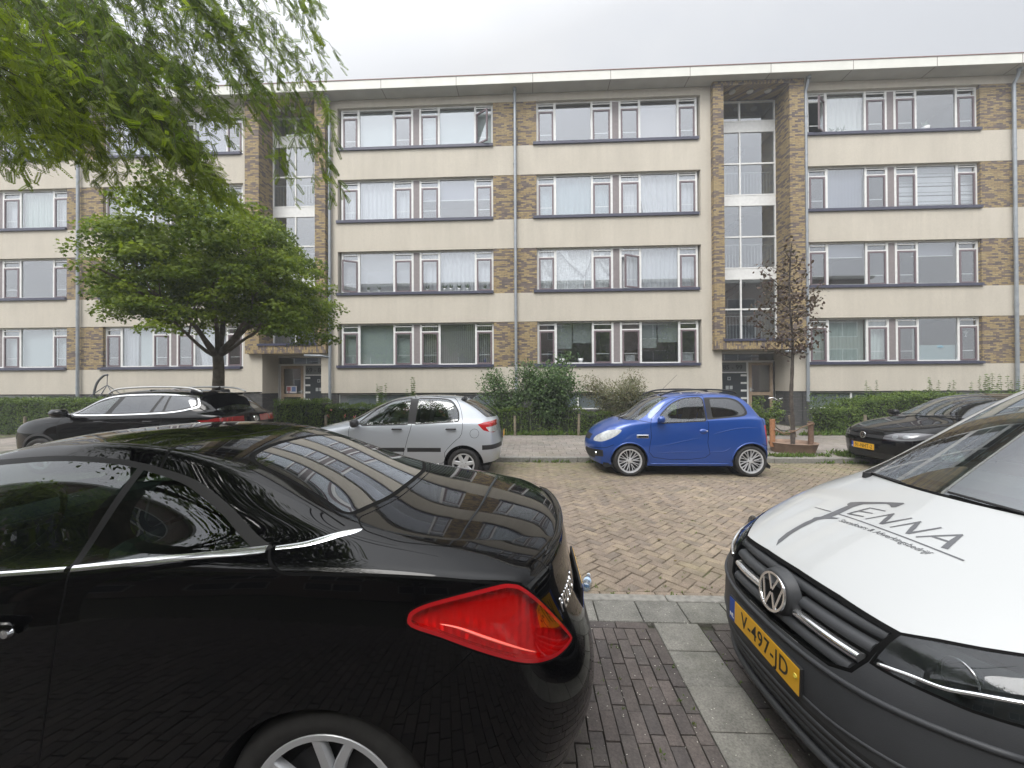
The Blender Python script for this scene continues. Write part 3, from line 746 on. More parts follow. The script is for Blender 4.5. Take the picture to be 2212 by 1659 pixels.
# ---------------------------------------------------------------- stair towers
def tower(x0, xi0, xi1, x1, door_left, num, shown):
    yf = FY - .22; yg = 15.38; zb0, zb1 = 2.91, 3.21
    br = MB(); so = MB()
    br.box(x0, xi0, yf, yg + .1, zb1, 12.69); br.box(xi1, x1, yf, yg + .1, zb1, 12.69)
    loose(P(br, 'brick_pier', M_brick))
    so.box(x0 - .002, x1 + .002, yf - .003, FY + .05, zb0, zb1); so.box(x0 - .002, x1 + .002, yf - .003, yg + .1, 12.69, 12.76); so.box(xi0, xi1, yf + .001, yf + .2, 12.62, 12.69)
    loose(P(so, 'brick_band', M_soldier))
    b = MB(); b.box(x0, x1, yf + .04, yf + .24, 12.66, 12.69); b.box(xi0, xi1, yf + .2, yg, 12.655, 12.685)
    P(b, 'tower_ceiling', M_brick)
    b = MB()
    for k in range(3): b.lathe([(0, -.03), (.11, -.03), (.12, 0)], 20, 'z', (xi0 + (xi1 - xi0) * (.22 + .28 * k), 14.95, 12.655))
    loose(P(b, 'ceiling_lamp', M_lampdisc))
    # slab under the glazing + dark sill
    b = MB(); b.box(x0, x1, FY + .05, yg + .35, zb0 + .01, zb1 - .01); P(b, 'entrance_canopy', M_stucco)
    b = MB(); b.box(xi0, xi1, yf + .05, yg, zb1 + .002, zb1 + .09); b.box(xi0 - .06, xi1 + .06, yf - .04, yf + .06, zb1, zb1 + .085); P(b, 'sill', M_sill)
    # glazing
    fr = MB(); gl = MB(); xm = xi0 + (xi1 - xi0) * .43; sp = MB()
    cells = [(11.79, 12.60, None), (8.93, 11.44, 10.17), (6.10, 8.58, 7.33), (3.30, 5.73, 4.53)]
    for z0, z1, zm in cells:
        fr.box(xi0, xi1, yg, yg + .07, z0, z0 + .05); fr.box(xi0, xi1, yg, yg + .07, z1 - .05, z1)
        for x in (xi0, xm - .03, xi1 - .05): fr.box(x, x + (.05 if x != xm - .03 else .06), yg + .001, yg + .069, z0 + .05, z1 - .05)
        if zm: fr.box(xi0, xi1, yg + .002, yg + .068, zm - .03, zm + .03)
        gl.quad([(xi0, yg + .035, z0), (xi1, yg + .035, z0), (xi1, yg + .035, z1), (xi0, yg + .035, z1)])
    for a, c in ((11.44, 11.79), (8.58, 8.93), (5.73, 6.10)):
        sp.box(xi0, xi1, yg + .01, yg + .09, a + .001, c - .001)
    w_ = P(fr, 'stair_window', M_white); loose(P(sp, 'spandrel', M_white, w_)); P(gl, 'pane', M_glass, w_)
    # stairwell inside: back wall, landings, flights, railings
    b = MB(); b.box(xi0 - .1, xi1 + .1, yg + 3.2, yg + 3.3, 3, 12.7); b.box(xi0 - .2, xi0 - .1, yg + .1, yg + 3.2, 3, 12.7); b.box(xi1 + .1, xi1 + .2, yg + .1, yg + 3.2, 3, 12.7)
    for z in (3.1, 5.9, 8.72, 11.55): b.box(xi0 - .1, xi1 + .1, yg + .12, yg + 1.2, z, z + .2)
    b.box(xi0 - .1, xi1 + .1, yg + .1, yg + 3.2, 12.62, 12.7)
    P(b, 'stairwell', M_concrete)
    b = MB()
    for z in (3.3, 6.1, 8.92):
        M = Matrix.Translation((0, 0, 0))
        b.prism([(yg + 1.2, z), (yg + 3.0, z + 1.35), (yg + 3.0, z + 1.55), (yg + 1.2, z + .2)], 'x', xi1 - 1.2, xi1 - .1)
        b.prism([(xi0 + .2, z + 1.35), (xi1 - .3, z + 2.5), (xi1 - .3, z + 2.75), (xi0 + .2, z + 1.6)], 'y', yg + 1.6, yg + 2.6)
    P(b, 'stair_flight', M_step)
    b = MB()
    for z in (3.3, 6.1, 8.92):
        b.box(xi0, xi1, yg + .2, yg + .23, z + .98, z + 1.01)
        x = xi0 + .08
        while x < xi1: b.box(x, x + .014, yg + .2, yg + .215, z, z + .98); x += .12
    P(b, 'stair_rail', M_rail)
    # ---- entrance recess under the tower
    ye = 15.75; xa, xb = (xi0 - .02, xi1 + .12)
    b = MB(); b.box(x0 - .02, xa, FY + .001, ye + .1, 1.37, zb0 + .001); b.box(xb, x1 + .02, FY + .001, ye + .1, 1.37, zb0 + .001)
    loose(P(b, 'entrance_pier', M_stucco))
    b = MB(); b.box(x0 - .02, xa - .02, FY + .03, ye + .1, 0, 1.37); b.box(xb + .02, x1 + .02, FY + .03, ye + .1, 0, 1.37); loose(P(b, 'entrance_plinth', M_plinth))
    fr = MB(); gl = MB()
    W = xb - xa
    # door on one side, number panel and letterboxes on the other
    if door_left: dx0, dx1, px0, px1 = xa + .12, xa + 1.08, xa + 1.16, xb - .03
    else: dx0, dx1, px0, px1 = xb - 1.0, xb - .07, xa + .03, xb - 1.08
    fr.box(xa, xb, ye, ye + .08, 2.50, 2.57); fr.box(xa, xb, ye, ye + .08, 2.84, 2.90)
    for x in (xa, dx0 - .08, dx1, xb - .06): fr.box(x, x + .075, ye - .004, ye + .08, .1, 2.50)
    fr.box(px0, px1, ye, ye + .07, 2.08, 2.13)
    P(fr, 'entrance_frame', M_white)
    gl.quad([(xa, ye + .04, 2.57), (xb, ye + .04, 2.57), (xb, ye + .04, 2.84), (xa, ye + .04, 2.84)])
    d = MB(); t = .12
    d.box(dx0, dx1, ye - .01, ye + .04, .12, .34); d.box(dx0, dx1, ye - .01, ye + .04, 2.38, 2.49); d.box(dx0, dx0 + t, ye - .01, ye + .04, .34, 2.38); d.box(dx1 - t, dx1, ye - .01, ye + .04, .34, 2.38)
    d.box(dx0 + t, dx1 - t, ye - .01, ye + .04, 1.20, 1.33)
    dr = P(d, 'door', M_wood)
    gl2 = MB(); gl2.quad([(dx0 + t, ye + .02, 1.33), (dx1 - t, ye + .02, 1.33), (dx1 - t, ye + .02, 2.38), (dx0 + t, ye + .02, 2.38)]); gl2.quad([(dx0 + t, ye + .02, .34), (dx1 - t, ye + .02, .34), (dx1 - t, ye + .02, 1.20), (dx0 + t, ye + .02, 1.20)])
    P(gl2, 'pane', M_glass, dr)
    b = MB(); hx = dx1 - .06 if door_left else dx0 + .06; b.box(hx - .02, hx + .02, ye - .05, ye - .01, 1.35, 1.5); b.tube([(hx, ye - .06, 1.42), (hx + (-.1 if door_left else .1), ye - .06, 1.42)], .012, 8); P(b, 'handle', M_rail, dr)
    P(gl, 'fanlight', M_glass)
    b = MB(); b.box(px0, px1, ye + .01, ye + .03, 2.13, 2.50); P(b, 'number_panel', M_number)
    o = textobj('house_number', num, .265, M_numink, None, Matrix.Translation(((px0 + px1) / 2 + shown, ye + .004, 2.30)) @ Matrix.Rotation(R(90), 4, 'X'), depth=.002, xs=1.0, bold=.004)
    Pm(o, bld)
    b = MB(); b.box(px0, px1, ye - .03, ye + .03, .25, 2.08); pn = P(b, 'letterbox_panel', M_mailbox)
    b = MB(); W2 = px1 - px0
    for k in range(5):
        z = 1.95 - k * .30
        b.box(px0 + .01, px0 + .22, ye - .036, ye - .031, z, z + .075); b.box(px1 - .24, px1 - .01, ye - .036, ye - .031, z, z + .075)
    loose(P(b, 'letter_slot', M_white, pn))
    b = MB(); xc = (px0 + px1) / 2; b.box(xc - .06, xc + .06, ye - .045, ye - .031, 1.80, 1.93); b.box(xc - .13, xc - .02, ye - .045, ye - .031, 1.44, 1.58); b.box(xc + .02, xc + .13, ye - .045, ye - .031, 1.44, 1.58); loose(P(b, 'intercom', M_rail, pn))
    b = MB(); b.box(xc - .035, xc + .035, ye - .05, ye - .046, 1.83, 1.90); P(b, 'camera_eye', M_mailbox, pn)
    if door_left:
        b = MB(); b.box(dx0 + .22, dx0 + .66, ye + .002, ye + .006, 1.36, 1.66); po = P(b, 'poster', mat('poster_paper', (.62, .60, .62), .7), dr)
        b = MB(); b.box(dx0 + .25, dx0 + .40, ye - .002, ye + .001, 1.45, 1.62); b.box(dx0 + .3, dx0 + .36, ye - .002, ye + .001, 1.38, 1.43); P(b, 'poster_photo', mat('poster_red', (.35, .10, .10), .7), po)
        b = MB(); b.box(dx0 + .45, dx0 + .62, ye - .002, ye + .001, 1.43, 1.62); P(b, 'poster_photo', mat('poster_blue', (.15, .22, .42), .7), po)
    # hall behind
    b = MB(); b.box(xa, xb, ye + 2.5, ye + 2.6, 0, 2.9); b.box(xa - .1, xa, ye + .1, ye + 2.5, 0, 2.9); b.box(xb, xb + .1, ye + .1, ye + 2.5, 0, 2.9); b.box(xa, xb, ye + .1, ye + 2.5, 2.86, 2.9); P(b, 'hall', M_roompale)
tower(-10.99, -10.43, -8.21, -7.80, True, '69 - 83', -.18)
tower(6.80, 7.17, 9.52, 10.04, False, '85 - 99', .16)

# ---------------------------------------------------------------- rainwater pipes
def pipe(x, y=FY - .10, z0=.1, z1=12.3, r=.055):
    b = MB(); b.tube([(x, y, z0), (x, y, z1)], r, 12)
    for z in np.arange(1.6, z1, 1.4): b.tube([(x, y, z), (x, y, z + .06)], r * 1.18, 12)
    b.tube([(x, y, z1 - .05), (x, y, z1 + .05), (x - .0, y - .12, z1 + .25), (x, y - .18, z1 + .47)], r * .95, 12)
    b.tube([(x, y - .18, z1 + .36), (x, y - .18, z1 + .48)], r * 1.35, 12)
    return P(b, 'drainpipe', M_pipe, smooth=False, autos=40)
for x in (-17.95, -.50, 17.40): pipe(x)
for x in (-7.68, 10.15):
    pipe(x, FY - .12, 1.0)
    b = MB(); s_ = 1; b.tube([(x - .9, FY - .3, 2.82), (x - .25, FY - .3, 2.80), (x, FY - .12, 2.74)], .04, 10); P(b, 'branch_pipe', M_pipe, smooth=True)
# ================================================================== VEHICLE BUILDER
# Every car: x from the front bumper (0) to the rear, y across (near side is negative), z up.
def lerp(a, b, t): return a + (b - a) * t
def car_surface(S, levels=3):
    """control cage (cube topology) -> smooth surface, returned as a bmesh of the near half (y<=0)"""
    xs = S['x']; n = len(xs); K = 5; Mn = 5
    V = []; idx = {}
    def add(p): V.append(p); return len(V) - 1
    A = {}   # (row, col) cols: 0..Mn-1 front centre..,  Mn..Mn+n-1 flank, then rear cols
    for s in range(n):
        for r in range(K):
            q = S['rows'][r][s]
            A[(r, Mn + s)] = add((q[2] if len(q) > 2 else xs[s], -q[0], q[1]))
    def endcols(cs, corner_col, cols, p):
        # cs: 5 (x,z) centre values; cols ordered from corner outwards to centre
        for r in range(K):
            cx, cy, cz = V[A[(r, corner_col)]]
            x_c, z_c = cs[r][:2]
            for k, col in enumerate(cols):
                s = (.90, .68, .44, .20, 0.0)[k]
                g = s ** (p[r] if hasattr(p, '__len__') else p)
                A[(r, col)] = add((x_c + (cx - x_c) * g, cy * s, z_c + (cz - z_c) * s ** 1.6))
    endcols(S['front'], Mn, list(range(Mn - 1, -1, -1)), S.get('fp', 2.6))
    endcols(S['rear'], Mn + n - 1, list(range(Mn + n, Mn + n + Mn)), S.get('rp', 3.0))
    C = Mn + n + Mn
    B = {}
    for s in range(n):
        B[(s, 0)] = A[(K - 1, Mn + s)]
    for k in range(1, 6):
        B[(0, k)] = A[(K - 1, Mn - k)]; B[(n - 1, k)] = A[(K - 1, Mn + n - 1 + k)]
    for s in range(1, n - 1):
        wb, rl, ct = S['wb'][s - 1], S['rl'][s - 1], S['ct'][s - 1]
        B[(s, 1)] = add((wb[0], -wb[1], wb[2])); B[(s, 3)] = add((rl[0], -rl[1], rl[2])); B[(s, 5)] = add((ct[0], 0, ct[1]))
        mb = S.get('mb', [.012] * 40)[s - 1]
        B[(s, 2)] = add(((wb[0] + rl[0]) / 2, -((wb[1] + rl[1]) / 2 + mb), (wb[2] + rl[2]) / 2 + mb * .3))
        B[(s, 4)] = add((lerp(rl[0], ct[0], .70), -rl[1] * .52, lerp(rl[2], ct[1], S.get('m4', .80))))
    F = []
    for r in range(K - 1):
        for c in range(C - 1): F.append((A[(r, c)], A[(r, c + 1)], A[(r + 1, c + 1)], A[(r + 1, c)]))
    for s in range(n - 1):
        for k in range(5): F.append((B[(s, k)], B[(s + 1, k)], B[(s + 1, k + 1)], B[(s, k + 1)]))
    nv = len(V)
    V2 = V + [(v[0], -v[1], v[2]) for v in V]
    F2 = F + [tuple(nv + i for i in f[::-1]) for f in F]
    bm = bmesh.new(); vs = [bm.verts.new(v) for v in V2]
    for f in F2: bm.faces.new([vs[i] for i in f])
    cl = bm.edges.layers.float.new('crease_edge')
    def crease(i, j, w):
        e = bm.edges.get((vs[i], vs[j]));
        if e: e[cl] = w
        e = bm.edges.get((vs[i + nv], vs[j + nv]))
        if e: e[cl] = w
    for r, w in S.get('crease', {}).items():
        for c in range(C - 1):
            ww = w if not isinstance(w, (list, tuple)) else w[min(c, len(w) - 1)]
            crease(A[(r, c)], A[(r, c + 1)], ww)
    for (k, s0, s1, w) in S.get('bcrease', []):     # along top lines
        for s in range(s0, s1): crease(B[(s, k)], B[(s + 1, k)], w)
    for (s, k0, k1, w) in S.get('xcrease', []):     # across the top
        for k in range(k0, k1): crease(B[(s, k)], B[(s, k + 1)], w)
    bmesh.ops.remove_doubles(bm, verts=bm.verts, dist=1e-6)
    bmesh.ops.recalc_face_normals(bm, faces=bm.faces)
    me = bpy.data.meshes.new('cage'); bm.to_mesh(me); bm.free()
    o = bpy.data.objects.new('cage', me); COL.objects.link(o)
    md = o.modifiers.new('s', 'SUBSURF'); md.levels = levels; md.subdivision_type = 'CATMULL_CLARK'
    dg = bpy.context.evaluated_depsgraph_get(); me2 = bpy.data.meshes.new_from_object(o.evaluated_get(dg))
    bpy.data.objects.remove(o); bpy.data.meshes.remove(me)
    bm = bmesh.new(); bm.from_mesh(me2); bpy.data.meshes.remove(me2)
    if sum(f.normal.y * f.calc_center_median().y for f in bm.faces) < 0: bmesh.ops.reverse_faces(bm, faces=bm.faces)
    bmesh.ops.delete(bm, geom=[f for f in bm.faces if f.calc_center_median().y > 1e-5], context='FACES')
    for v in bm.verts:
        if abs(v.co.y) < 1e-4: v.co.y = 0
    bm.faces.layers.int.new('tag')
    return bm

def pip(x, y, P):
    c = False; j = len(P) - 1
    for i in range(len(P)):
        if (P[i][1] > y) != (P[j][1] > y) and x < (P[j][0] - P[i][0]) * (y - P[i][1]) / (P[j][1] - P[i][1]) + P[i][0]: c = not c
        j = i
    return c
def frame_for(d):
    d = Vector(d).normalized()
    if abs(d.z) > .9: return d, Vector((1, 0, 0)), Vector((0, 1, 0))
    if abs(d.y) > .95: return d, Vector((1, 0, 0)), Vector((0, 0, 1))
    if abs(d.x) > .95: return d, Vector((0, 1, 0)), Vector((0, 0, 1))
    a = Vector((0, 0, 1)).cross(d).normalized(); return d, a, d.cross(a)
def proj2(poly3, d):
    d, a, b = frame_for(d); return [(Vector(p).dot(a), Vector(p).dot(b)) for p in poly3]
def cut(bm, poly, d, t, nmin=.08, only=None):
    """cut the outline (2D in the plane across direction d) into the surface and tag what lies inside.
    d points from the viewer's side into the car."""
    d, a, b = frame_for(d); tl = bm.faces.layers.int['tag']
    n = len(poly); x0 = min(p[0] for p in poly); x1 = max(p[0] for p in poly); y0 = min(p[1] for p in poly); y1 = max(p[1] for p in poly)
    def ok(f):
        if f.normal.dot(d) > -nmin: return False
        if only is not None and f[tl] not in only: return False
        us = [v.co.dot(a) for v in f.verts]; ws = [v.co.dot(b) for v in f.verts]
        return max(us) > x0 and min(us) < x1 and max(ws) > y0 and min(ws) < y1
    cand = set(f for f in bm.faces if ok(f))
    for i in range(n):
        p, q = Vector(poly[i]), Vector(poly[(i + 1) % n])
        if (q - p).length < 1e-6: continue
        e = (q - p).normalized(); nn = Vector((-e.y, e.x))
        lo = min(p.x, q.x) - 1e-4, min(p.y, q.y) - 1e-4; hi = max(p.x, q.x) + 1e-4, max(p.y, q.y) + 1e-4
        sel = []
        for f in cand:
            us = [v.co.dot(a) for v in f.verts]; ws = [v.co.dot(b) for v in f.verts]
            if max(us) < lo[0] or min(us) > hi[0] or max(ws) < lo[1] or min(ws) > hi[1]: continue
            ds = [(u - p.x) * nn.x + (w_ - p.y) * nn.y for u, w_ in zip(us, ws)]
            if min(ds) < -1e-6 and max(ds) > 1e-6: sel.append(f)
        if not sel: continue
        ge = set(); gv = set()
        for f in sel: ge.update(f.edges); gv.update(f.verts)
        no = a * nn.x + b * nn.y; co = a * p.x + b * p.y
        res = bmesh.ops.bisect_plane(bm, geom=list(sel) + list(ge) + list(gv), dist=1e-5, plane_co=co, plane_no=no)
        cand = set(f for f in cand if f.is_valid)
        for g in res['geom']:
            if isinstance(g, bmesh.types.BMFace) and g.is_valid and g not in cand: cand.add(g)
    for f in cand:
        if f.normal.dot(d) > -nmin: continue
        if only is not None and f[tl] not in only: continue
        c = f.calc_center_median()
        if pip(c.dot(a), c.dot(b), poly): f[tl] = t
def grow(poly, w):
    """offset a 2D outline outwards by w"""
    n = len(poly); ar = sum(poly[i][0] * poly[(i + 1) % n][1] - poly[(i + 1) % n][0] * poly[i][1] for i in range(n))
    s = 1 if ar > 0 else -1; out = []
    for i in range(n):
        p0, p1, p2 = Vector(poly[i - 1]), Vector(poly[i]), Vector(poly[(i + 1) % n])
        e1 = (p1 - p0).normalized(); e2 = (p2 - p1).normalized()
        n1 = Vector((e1.y, -e1.x)); n2 = Vector((e2.y, -e2.x)); m_ = (n1 + n2)
        if m_.length < 1e-4: m_ = n1
        m_.normalize(); k = min(1.8, 1 / max(.3, m_.dot(n1)))
        out.append(tuple(p1 + m_ * w * s * k))
    return out
def rounded(poly, r, seg=4):
    """round the corners of a 2D outline; r a number or a list"""
    n = len(poly); out = []
    for i in range(n):
        p0, p1, p2 = Vector(poly[i - 1]), Vector(poly[i]), Vector(poly[(i + 1) % n])
        rr = r[i] if hasattr(r, '__len__') else r
        if rr <= 0: out.append(tuple(p1)); continue
        a = p1 + (p0 - p1).normalized() * min(rr, (p0 - p1).length * .45); c = p1 + (p2 - p1).normalized() * min(rr, (p2 - p1).length * .45)
        for k in range(seg + 1):
            t = k / seg; out.append(tuple(a * (1 - t) ** 2 + p1 * 2 * t * (1 - t) + c * t * t))
    return out
def circle(cx, cy, r, n=28): return [(cx + r * math.cos(2 * math.pi * k / n), cy + r * math.sin(2 * math.pi * k / n)) for k in range(n)]
def stroke(pts, w):
    """thin band polygon along a polyline (seams, creases)"""
    L_, R_ = [], []
    for i, p in enumerate(pts):
        p = Vector(p); a = Vector(pts[max(i - 1, 0)]); b = Vector(pts[min(i + 1, len(pts) - 1)]); e = (b - a).normalized(); nn = Vector((-e.y, e.x)) * w / 2
        L_.append(tuple(p + nn)); R_.append(tuple(p - nn))
    return L_ + R_[::-1]
def smoothline(pts, k=6):
    """Catmull-Rom through 2D/3D points"""
    P = [Vector(p) for p in pts]; out = []
    for i in range(len(P) - 1):
        p0 = P[max(i - 1, 0)]; p1 = P[i]; p2 = P[i + 1]; p3 = P[min(i + 2, len(P) - 1)]
        for j in range(k):
            t = j / k; out.append(tuple(.5 * ((2 * p1) + (p2 - p0) * t + (2 * p0 - 5 * p1 + 4 * p2 - p3) * t * t + (3 * p1 - p0 - 3 * p2 + p3) * t ** 3)))
    out.append(tuple(P[-1])); return out
def smoothloop(pts, k=5):
    P = [Vector(p) for p in pts]; out = []; n = len(P)
    for i in range(n):
        p0, p1, p2, p3 = P[i - 1], P[i], P[(i + 1) % n], P[(i + 2) % n]
        for j in range(k):
            t = j / k; out.append(tuple(.5 * ((2 * p1) + (p2 - p0) * t + (2 * p0 - 5 * p1 + 4 * p2 - p3) * t * t + (3 * p1 - p0 - 3 * p2 + p3) * t ** 3)))
    return out
def split_parts(bm, parts, root, thick=None):
    """parts: {tag: (name, material, mode, parent_tag)}; mode 'c' = crosses the centreline (one mesh), 's' = one each side, 'n' = near side only, 'x' = drop.
    Tags sharing one name+mode on the same parent go into one mesh with several materials."""
    tl = bm.faces.layers.int['tag']; bm.normal_update()
    # vertex normals of the whole skin, so reflections run across panel joints
    nor = {}
    for v in bm.verts:
        nv = Vector((0, 0, 0))
        for f in v.link_faces: nv += f.normal * f.calc_area()
        if nv.length < 1e-9: nv = Vector((0, 0, 1))
        if v.co.y == 0: nv.y = 0
        nv.normalize(); nor[v] = nv
    objs = {}
    groups = {}
    for t, spec in parts.items():
        if spec[2] == 'x': continue
        groups.setdefault((spec[0], spec[2], spec[3] if len(spec) > 3 else None, spec[4] if len(spec) > 4 else 0), []).append(t)
    byt = {}
    for f in bm.faces: byt.setdefault(f[tl], []).append(f)
    for (name, mode, par, key), ts in groups.items():
        mats = [parts[t][1] for t in ts]
        for side in ((0, 1) if mode == 's' else (0,)):
            V = []; F = []; NN = []; MI = []; ix = {}
            def vid(v, mir):
                k = (v, mir and v.co.y != 0)
                if k not in ix:
                    ix[k] = len(V); s = -1 if mir else 1
                    V.append((v.co.x, v.co.y * s, v.co.z)); nn = nor[v]; NN.append((nn.x, nn.y * s, nn.z))
                return ix[k]
            for mi, t in enumerate(ts):
                for f in byt.get(t, []):
                    mirs = {'c': (False, True), 's': (side == 1,), 'n': (False,)}[mode]
                    for mir in mirs:
                        q = [vid(v, mir) for v in f.verts]
                        F.append(q[::-1] if mir else q); MI.append(mi)
            if not F: continue
            me = bpy.data.meshes.new(name); me.from_pydata(V, [], F)
            for m_ in mats: me.materials.append(m_)
            me.polygons.foreach_set('material_index', MI); me.polygons.foreach_set('use_smooth', [True] * len(F))
            me.normals_split_custom_set_from_vertices(NN)
            o = bpy.data.objects.new(name, me); COL.objects.link(o)
            objs[(ts[0], side)] = o
            for t in ts: objs[(t, side)] = o
    for (name, mode, par, key), ts in groups.items():
        for side in (0, 1):
            o = objs.get((ts[0], side))
            if o is None or o.parent: continue
            if par is None: o.parent = root
            else: o.parent = objs.get((par, side)) or objs.get((par, 0)) or root
    return objs
from mathutils.bvhtree import BVHTree

# ---- shared car materials
def paint(name, col, flake=0.0, rough=.35, coat=1.0, spec=.5):
    m = mat(name, col, rough, metal=flake, coat=coat, spec=spec); return m
M_black = paint('black_paint', (.0022, .0022, .0026), 0, .35, spec=0.0); M_black.node_tree.nodes['Principled BSDF'].inputs['Coat IOR'].default_value = 1.39; M_black.node_tree.nodes['Principled BSDF'].inputs['Coat Roughness'].default_value = .03
M_rubber = mat('black_rubber', (.018, .018, .019), .55)
M_plastic = mat('black_plastic', (.022, .022, .024), .5, bump=.05, bscale=300)
M_gap = mat('panel_gap', (.003, .003, .003), .7, spec=.1)
M_tyre = mat('tyre_rubber', (.022, .021, .02), .75, noise_=.25, nscale=30)
M_alloy = mat('alloy', (.62, .63, .65), .35, metal=.35)
M_hub = mat('hubcap_silver', (.55, .56, .57), .4, metal=.3)
M_chrome = mat('chrome', (.88, .89, .91), .10, metal=.92)
M_dkmetal = mat('brake_dark', (.03, .03, .032), .5, metal=.5)
M_under = mat('underbody', (.012, .012, .012), .9)
M_cglass = glassmat('car_glass', (.42, .52, .48), refl=.10, power=3.2)
M_cglass_dk = glassmat('privacy_glass', (.06, .07, .075), refl=.12, power=3.2)
M_cglass_lt = glassmat('clear_car_glass', (.72, .80, .78), refl=.12, power=3.2)
M_seat = mat('seat_cloth', (.035, .037, .04), .85)
M_headglass = glassmat('lamp_lens', (.85, .88, .9), refl=.10, power=3)
M_reflector = mat('lamp_reflector', (.72, .73, .74), .18, metal=.9)
M_red = paint('red_lens', (.42, .008, .012), 0, .15)
M_reddk = paint('dark_red_lens', (.20, .005, .008), 0, .15)
M_redlit = mat('red_bar_glow', (.95, .14, .10), .25, coat=1)  # glow of the tail light bar put into its colour
M_clearlens = mat('clear_lens', (.50, .52, .52), .2, coat=1, noise_=.25, nscale=18)
M_amber = mat('amber_lens', (.7, .22, .04), .2, coat=1)
M_plate = mat('yellow_plate', (.78, .42, .02), .35)
M_plateink = mat('plate_ink', (.02, .018, .012), .5)
M_plateblue = mat('plate_blue', (.02, .07, .35), .4)
M_whiteink = mat('white_ink', (.75, .75, .75), .5)

def wheel(root, x, y, R_, W, rimr, style, M_r, side=-1, rot=0., cap=None):
    """wheel > tyre, rim ; side -1 = outer face towards -y"""
    w_ = empty('wheel', (x, y, R_)); w_.parent = root
    h = W / 2; rr = rimr
    t = MB()
    prof = [(rr, -h * .80), (rr + .012, -h * .92), (lerp(rr, R_, .5), -h * 1.02), (R_ - .022, -h * .93), (R_ - .006, -h * .80), (R_ - .001, -h * .68)]
    for g in (-.40, 0, .40): prof += [(R_, h * (g - .1)), (R_ - .008, h * (g - .08)), (R_ - .008, h * (g + .08)), (R_, h * (g + .1))]
    prof += [(R_ - .001, h * .68), (R_ - .006, h * .80), (R_ - .022, h * .93), (lerp(rr, R_, .5), h * 1.02), (rr + .012, h * .92), (rr, h * .8), (rr - .03, 0)]
    t.lathe([(a, b * 1) for a, b in prof], 56, 'y', closed=True); t.build('tyre', M_tyre, w_, smooth=True)
    s = side; yo = s * h * .86   # outer plane
    r = MB()
    r.lathe([(rr - .006, s * -h * .7), (rr - .022, s * h * .3), (rr - .016, yo), (rr + .004, yo + s * .004), (rr + .009, yo - s * .004), (rr + .006, s * h * .3)], 56, 'y')
    def spoke(a0, r0, r1, w0, w1, y0, y1, th, shear=0):
        c, sn = math.cos(a0), math.sin(a0); c2, s2 = math.cos(a0 + shear), math.sin(a0 + shear)
        pts = []
        for (rad, ww, yy, cc, ss) in ((r0, w0, y0, c, sn), (lerp(r0, r1, .55), lerp(w0, w1, .5), lerp(y0, y1, .7), lerp(c, c2, .55), lerp(sn, s2, .55)), (r1, w1, y1, c2, s2)):
            l = math.hypot(cc, ss); cc /= l; ss /= l
            for e, dy in ((-1, s * -th), (-1, -s * .004), (-.72, s * .004), (.72, s * .004), (1, -s * .004), (1, s * -th)):
                pts.append((cc * rad - ss * ww * e, yy + dy, ss * rad + cc * ww * e))
        n = len(r.v); r.v += pts
        for k in range(2):
            for i in range(6):
                j = (i + 1) % 6; r.f.append((n + k * 6 + i, n + k * 6 + j, n + k * 6 + 6 + j, n + k * 6 + 6 + i)); r.r.append(0); r.mi.append(0)
    hubr = .05
    if style == 'seven':      # 7-spoke hubcap
        for k in range(7): spoke(rot + k * 2 * math.pi / 7, .055, rr - .012, .036, .030, yo - s * .012, yo - s * .006, .02)
        r.lathe([(.0, yo - s * .004), (.055, yo - s * .006), (.082, yo - s * .014), (.084, yo - s * .04)], 28, 'y')
    elif style == 'multi':
        for k in range(10):
            a = rot + k * 2 * math.pi / 10
            for q in (-.11, .11): spoke(a + q * .4, .045, rr - .012, .006, .0055, yo - s * .03, yo - s * .004, .02, shear=q)
        r.lathe([(.0, yo - s * .018), (.03, yo - s * .018), (.055, yo - s * .028), (.06, yo - s * .06)], 28, 'y')
    elif style == 'five':     # paired spokes
        for k in range(5):
            a = rot + k * 2 * math.pi / 5
            for q in (-.17, .17): spoke(a + q * .55, .05, rr - .014, .019, .0165, yo - s * .045, yo - s * .006, .028, shear=q * .9)
        r.lathe([(.0, yo - s * .022), (.032, yo - s * .022), (.07, yo - s * .045), (.075, yo - s * .09)], 28, 'y')
    elif style == 'ten':
        for k in range(5): spoke(rot + k * 2 * math.pi / 5, .05, rr - .012, .03, .02, yo - s * .04, yo - s * .006, .025)
        r.lathe([(.0, yo - s * .02), (.03, yo - s * .02), (.06, yo - s * .04), (.065, yo - s * .08)], 28, 'y')
    r.build('rim', M_r, w_, autos=38)
    b = MB(); b.lathe([(0, s * h * .25), (rr * .72, s * h * .25), (rr * .72, s * h * .1)], 32, 'y'); b.lathe([(rr * .72, s * h * .2), (rr - .02, -s * h * .1)], 32, 'y')
    b.build('brake_disc', M_dkmetal, w_)
    b = MB()
    for k in range(4 if style != 'five' else 5):
        a = rot + .3 + k * 2 * math.pi / (4 if style != 'five' else 5); b.lathe([(0, yo - s * .004), (.008, yo - s * .006), (.009, yo - s * .04)], 8, 'y', (math.cos(a) * .045, 0, math.sin(a) * .045))
    b.build('wheel_bolt', M_dkmetal, w_)
    return w_

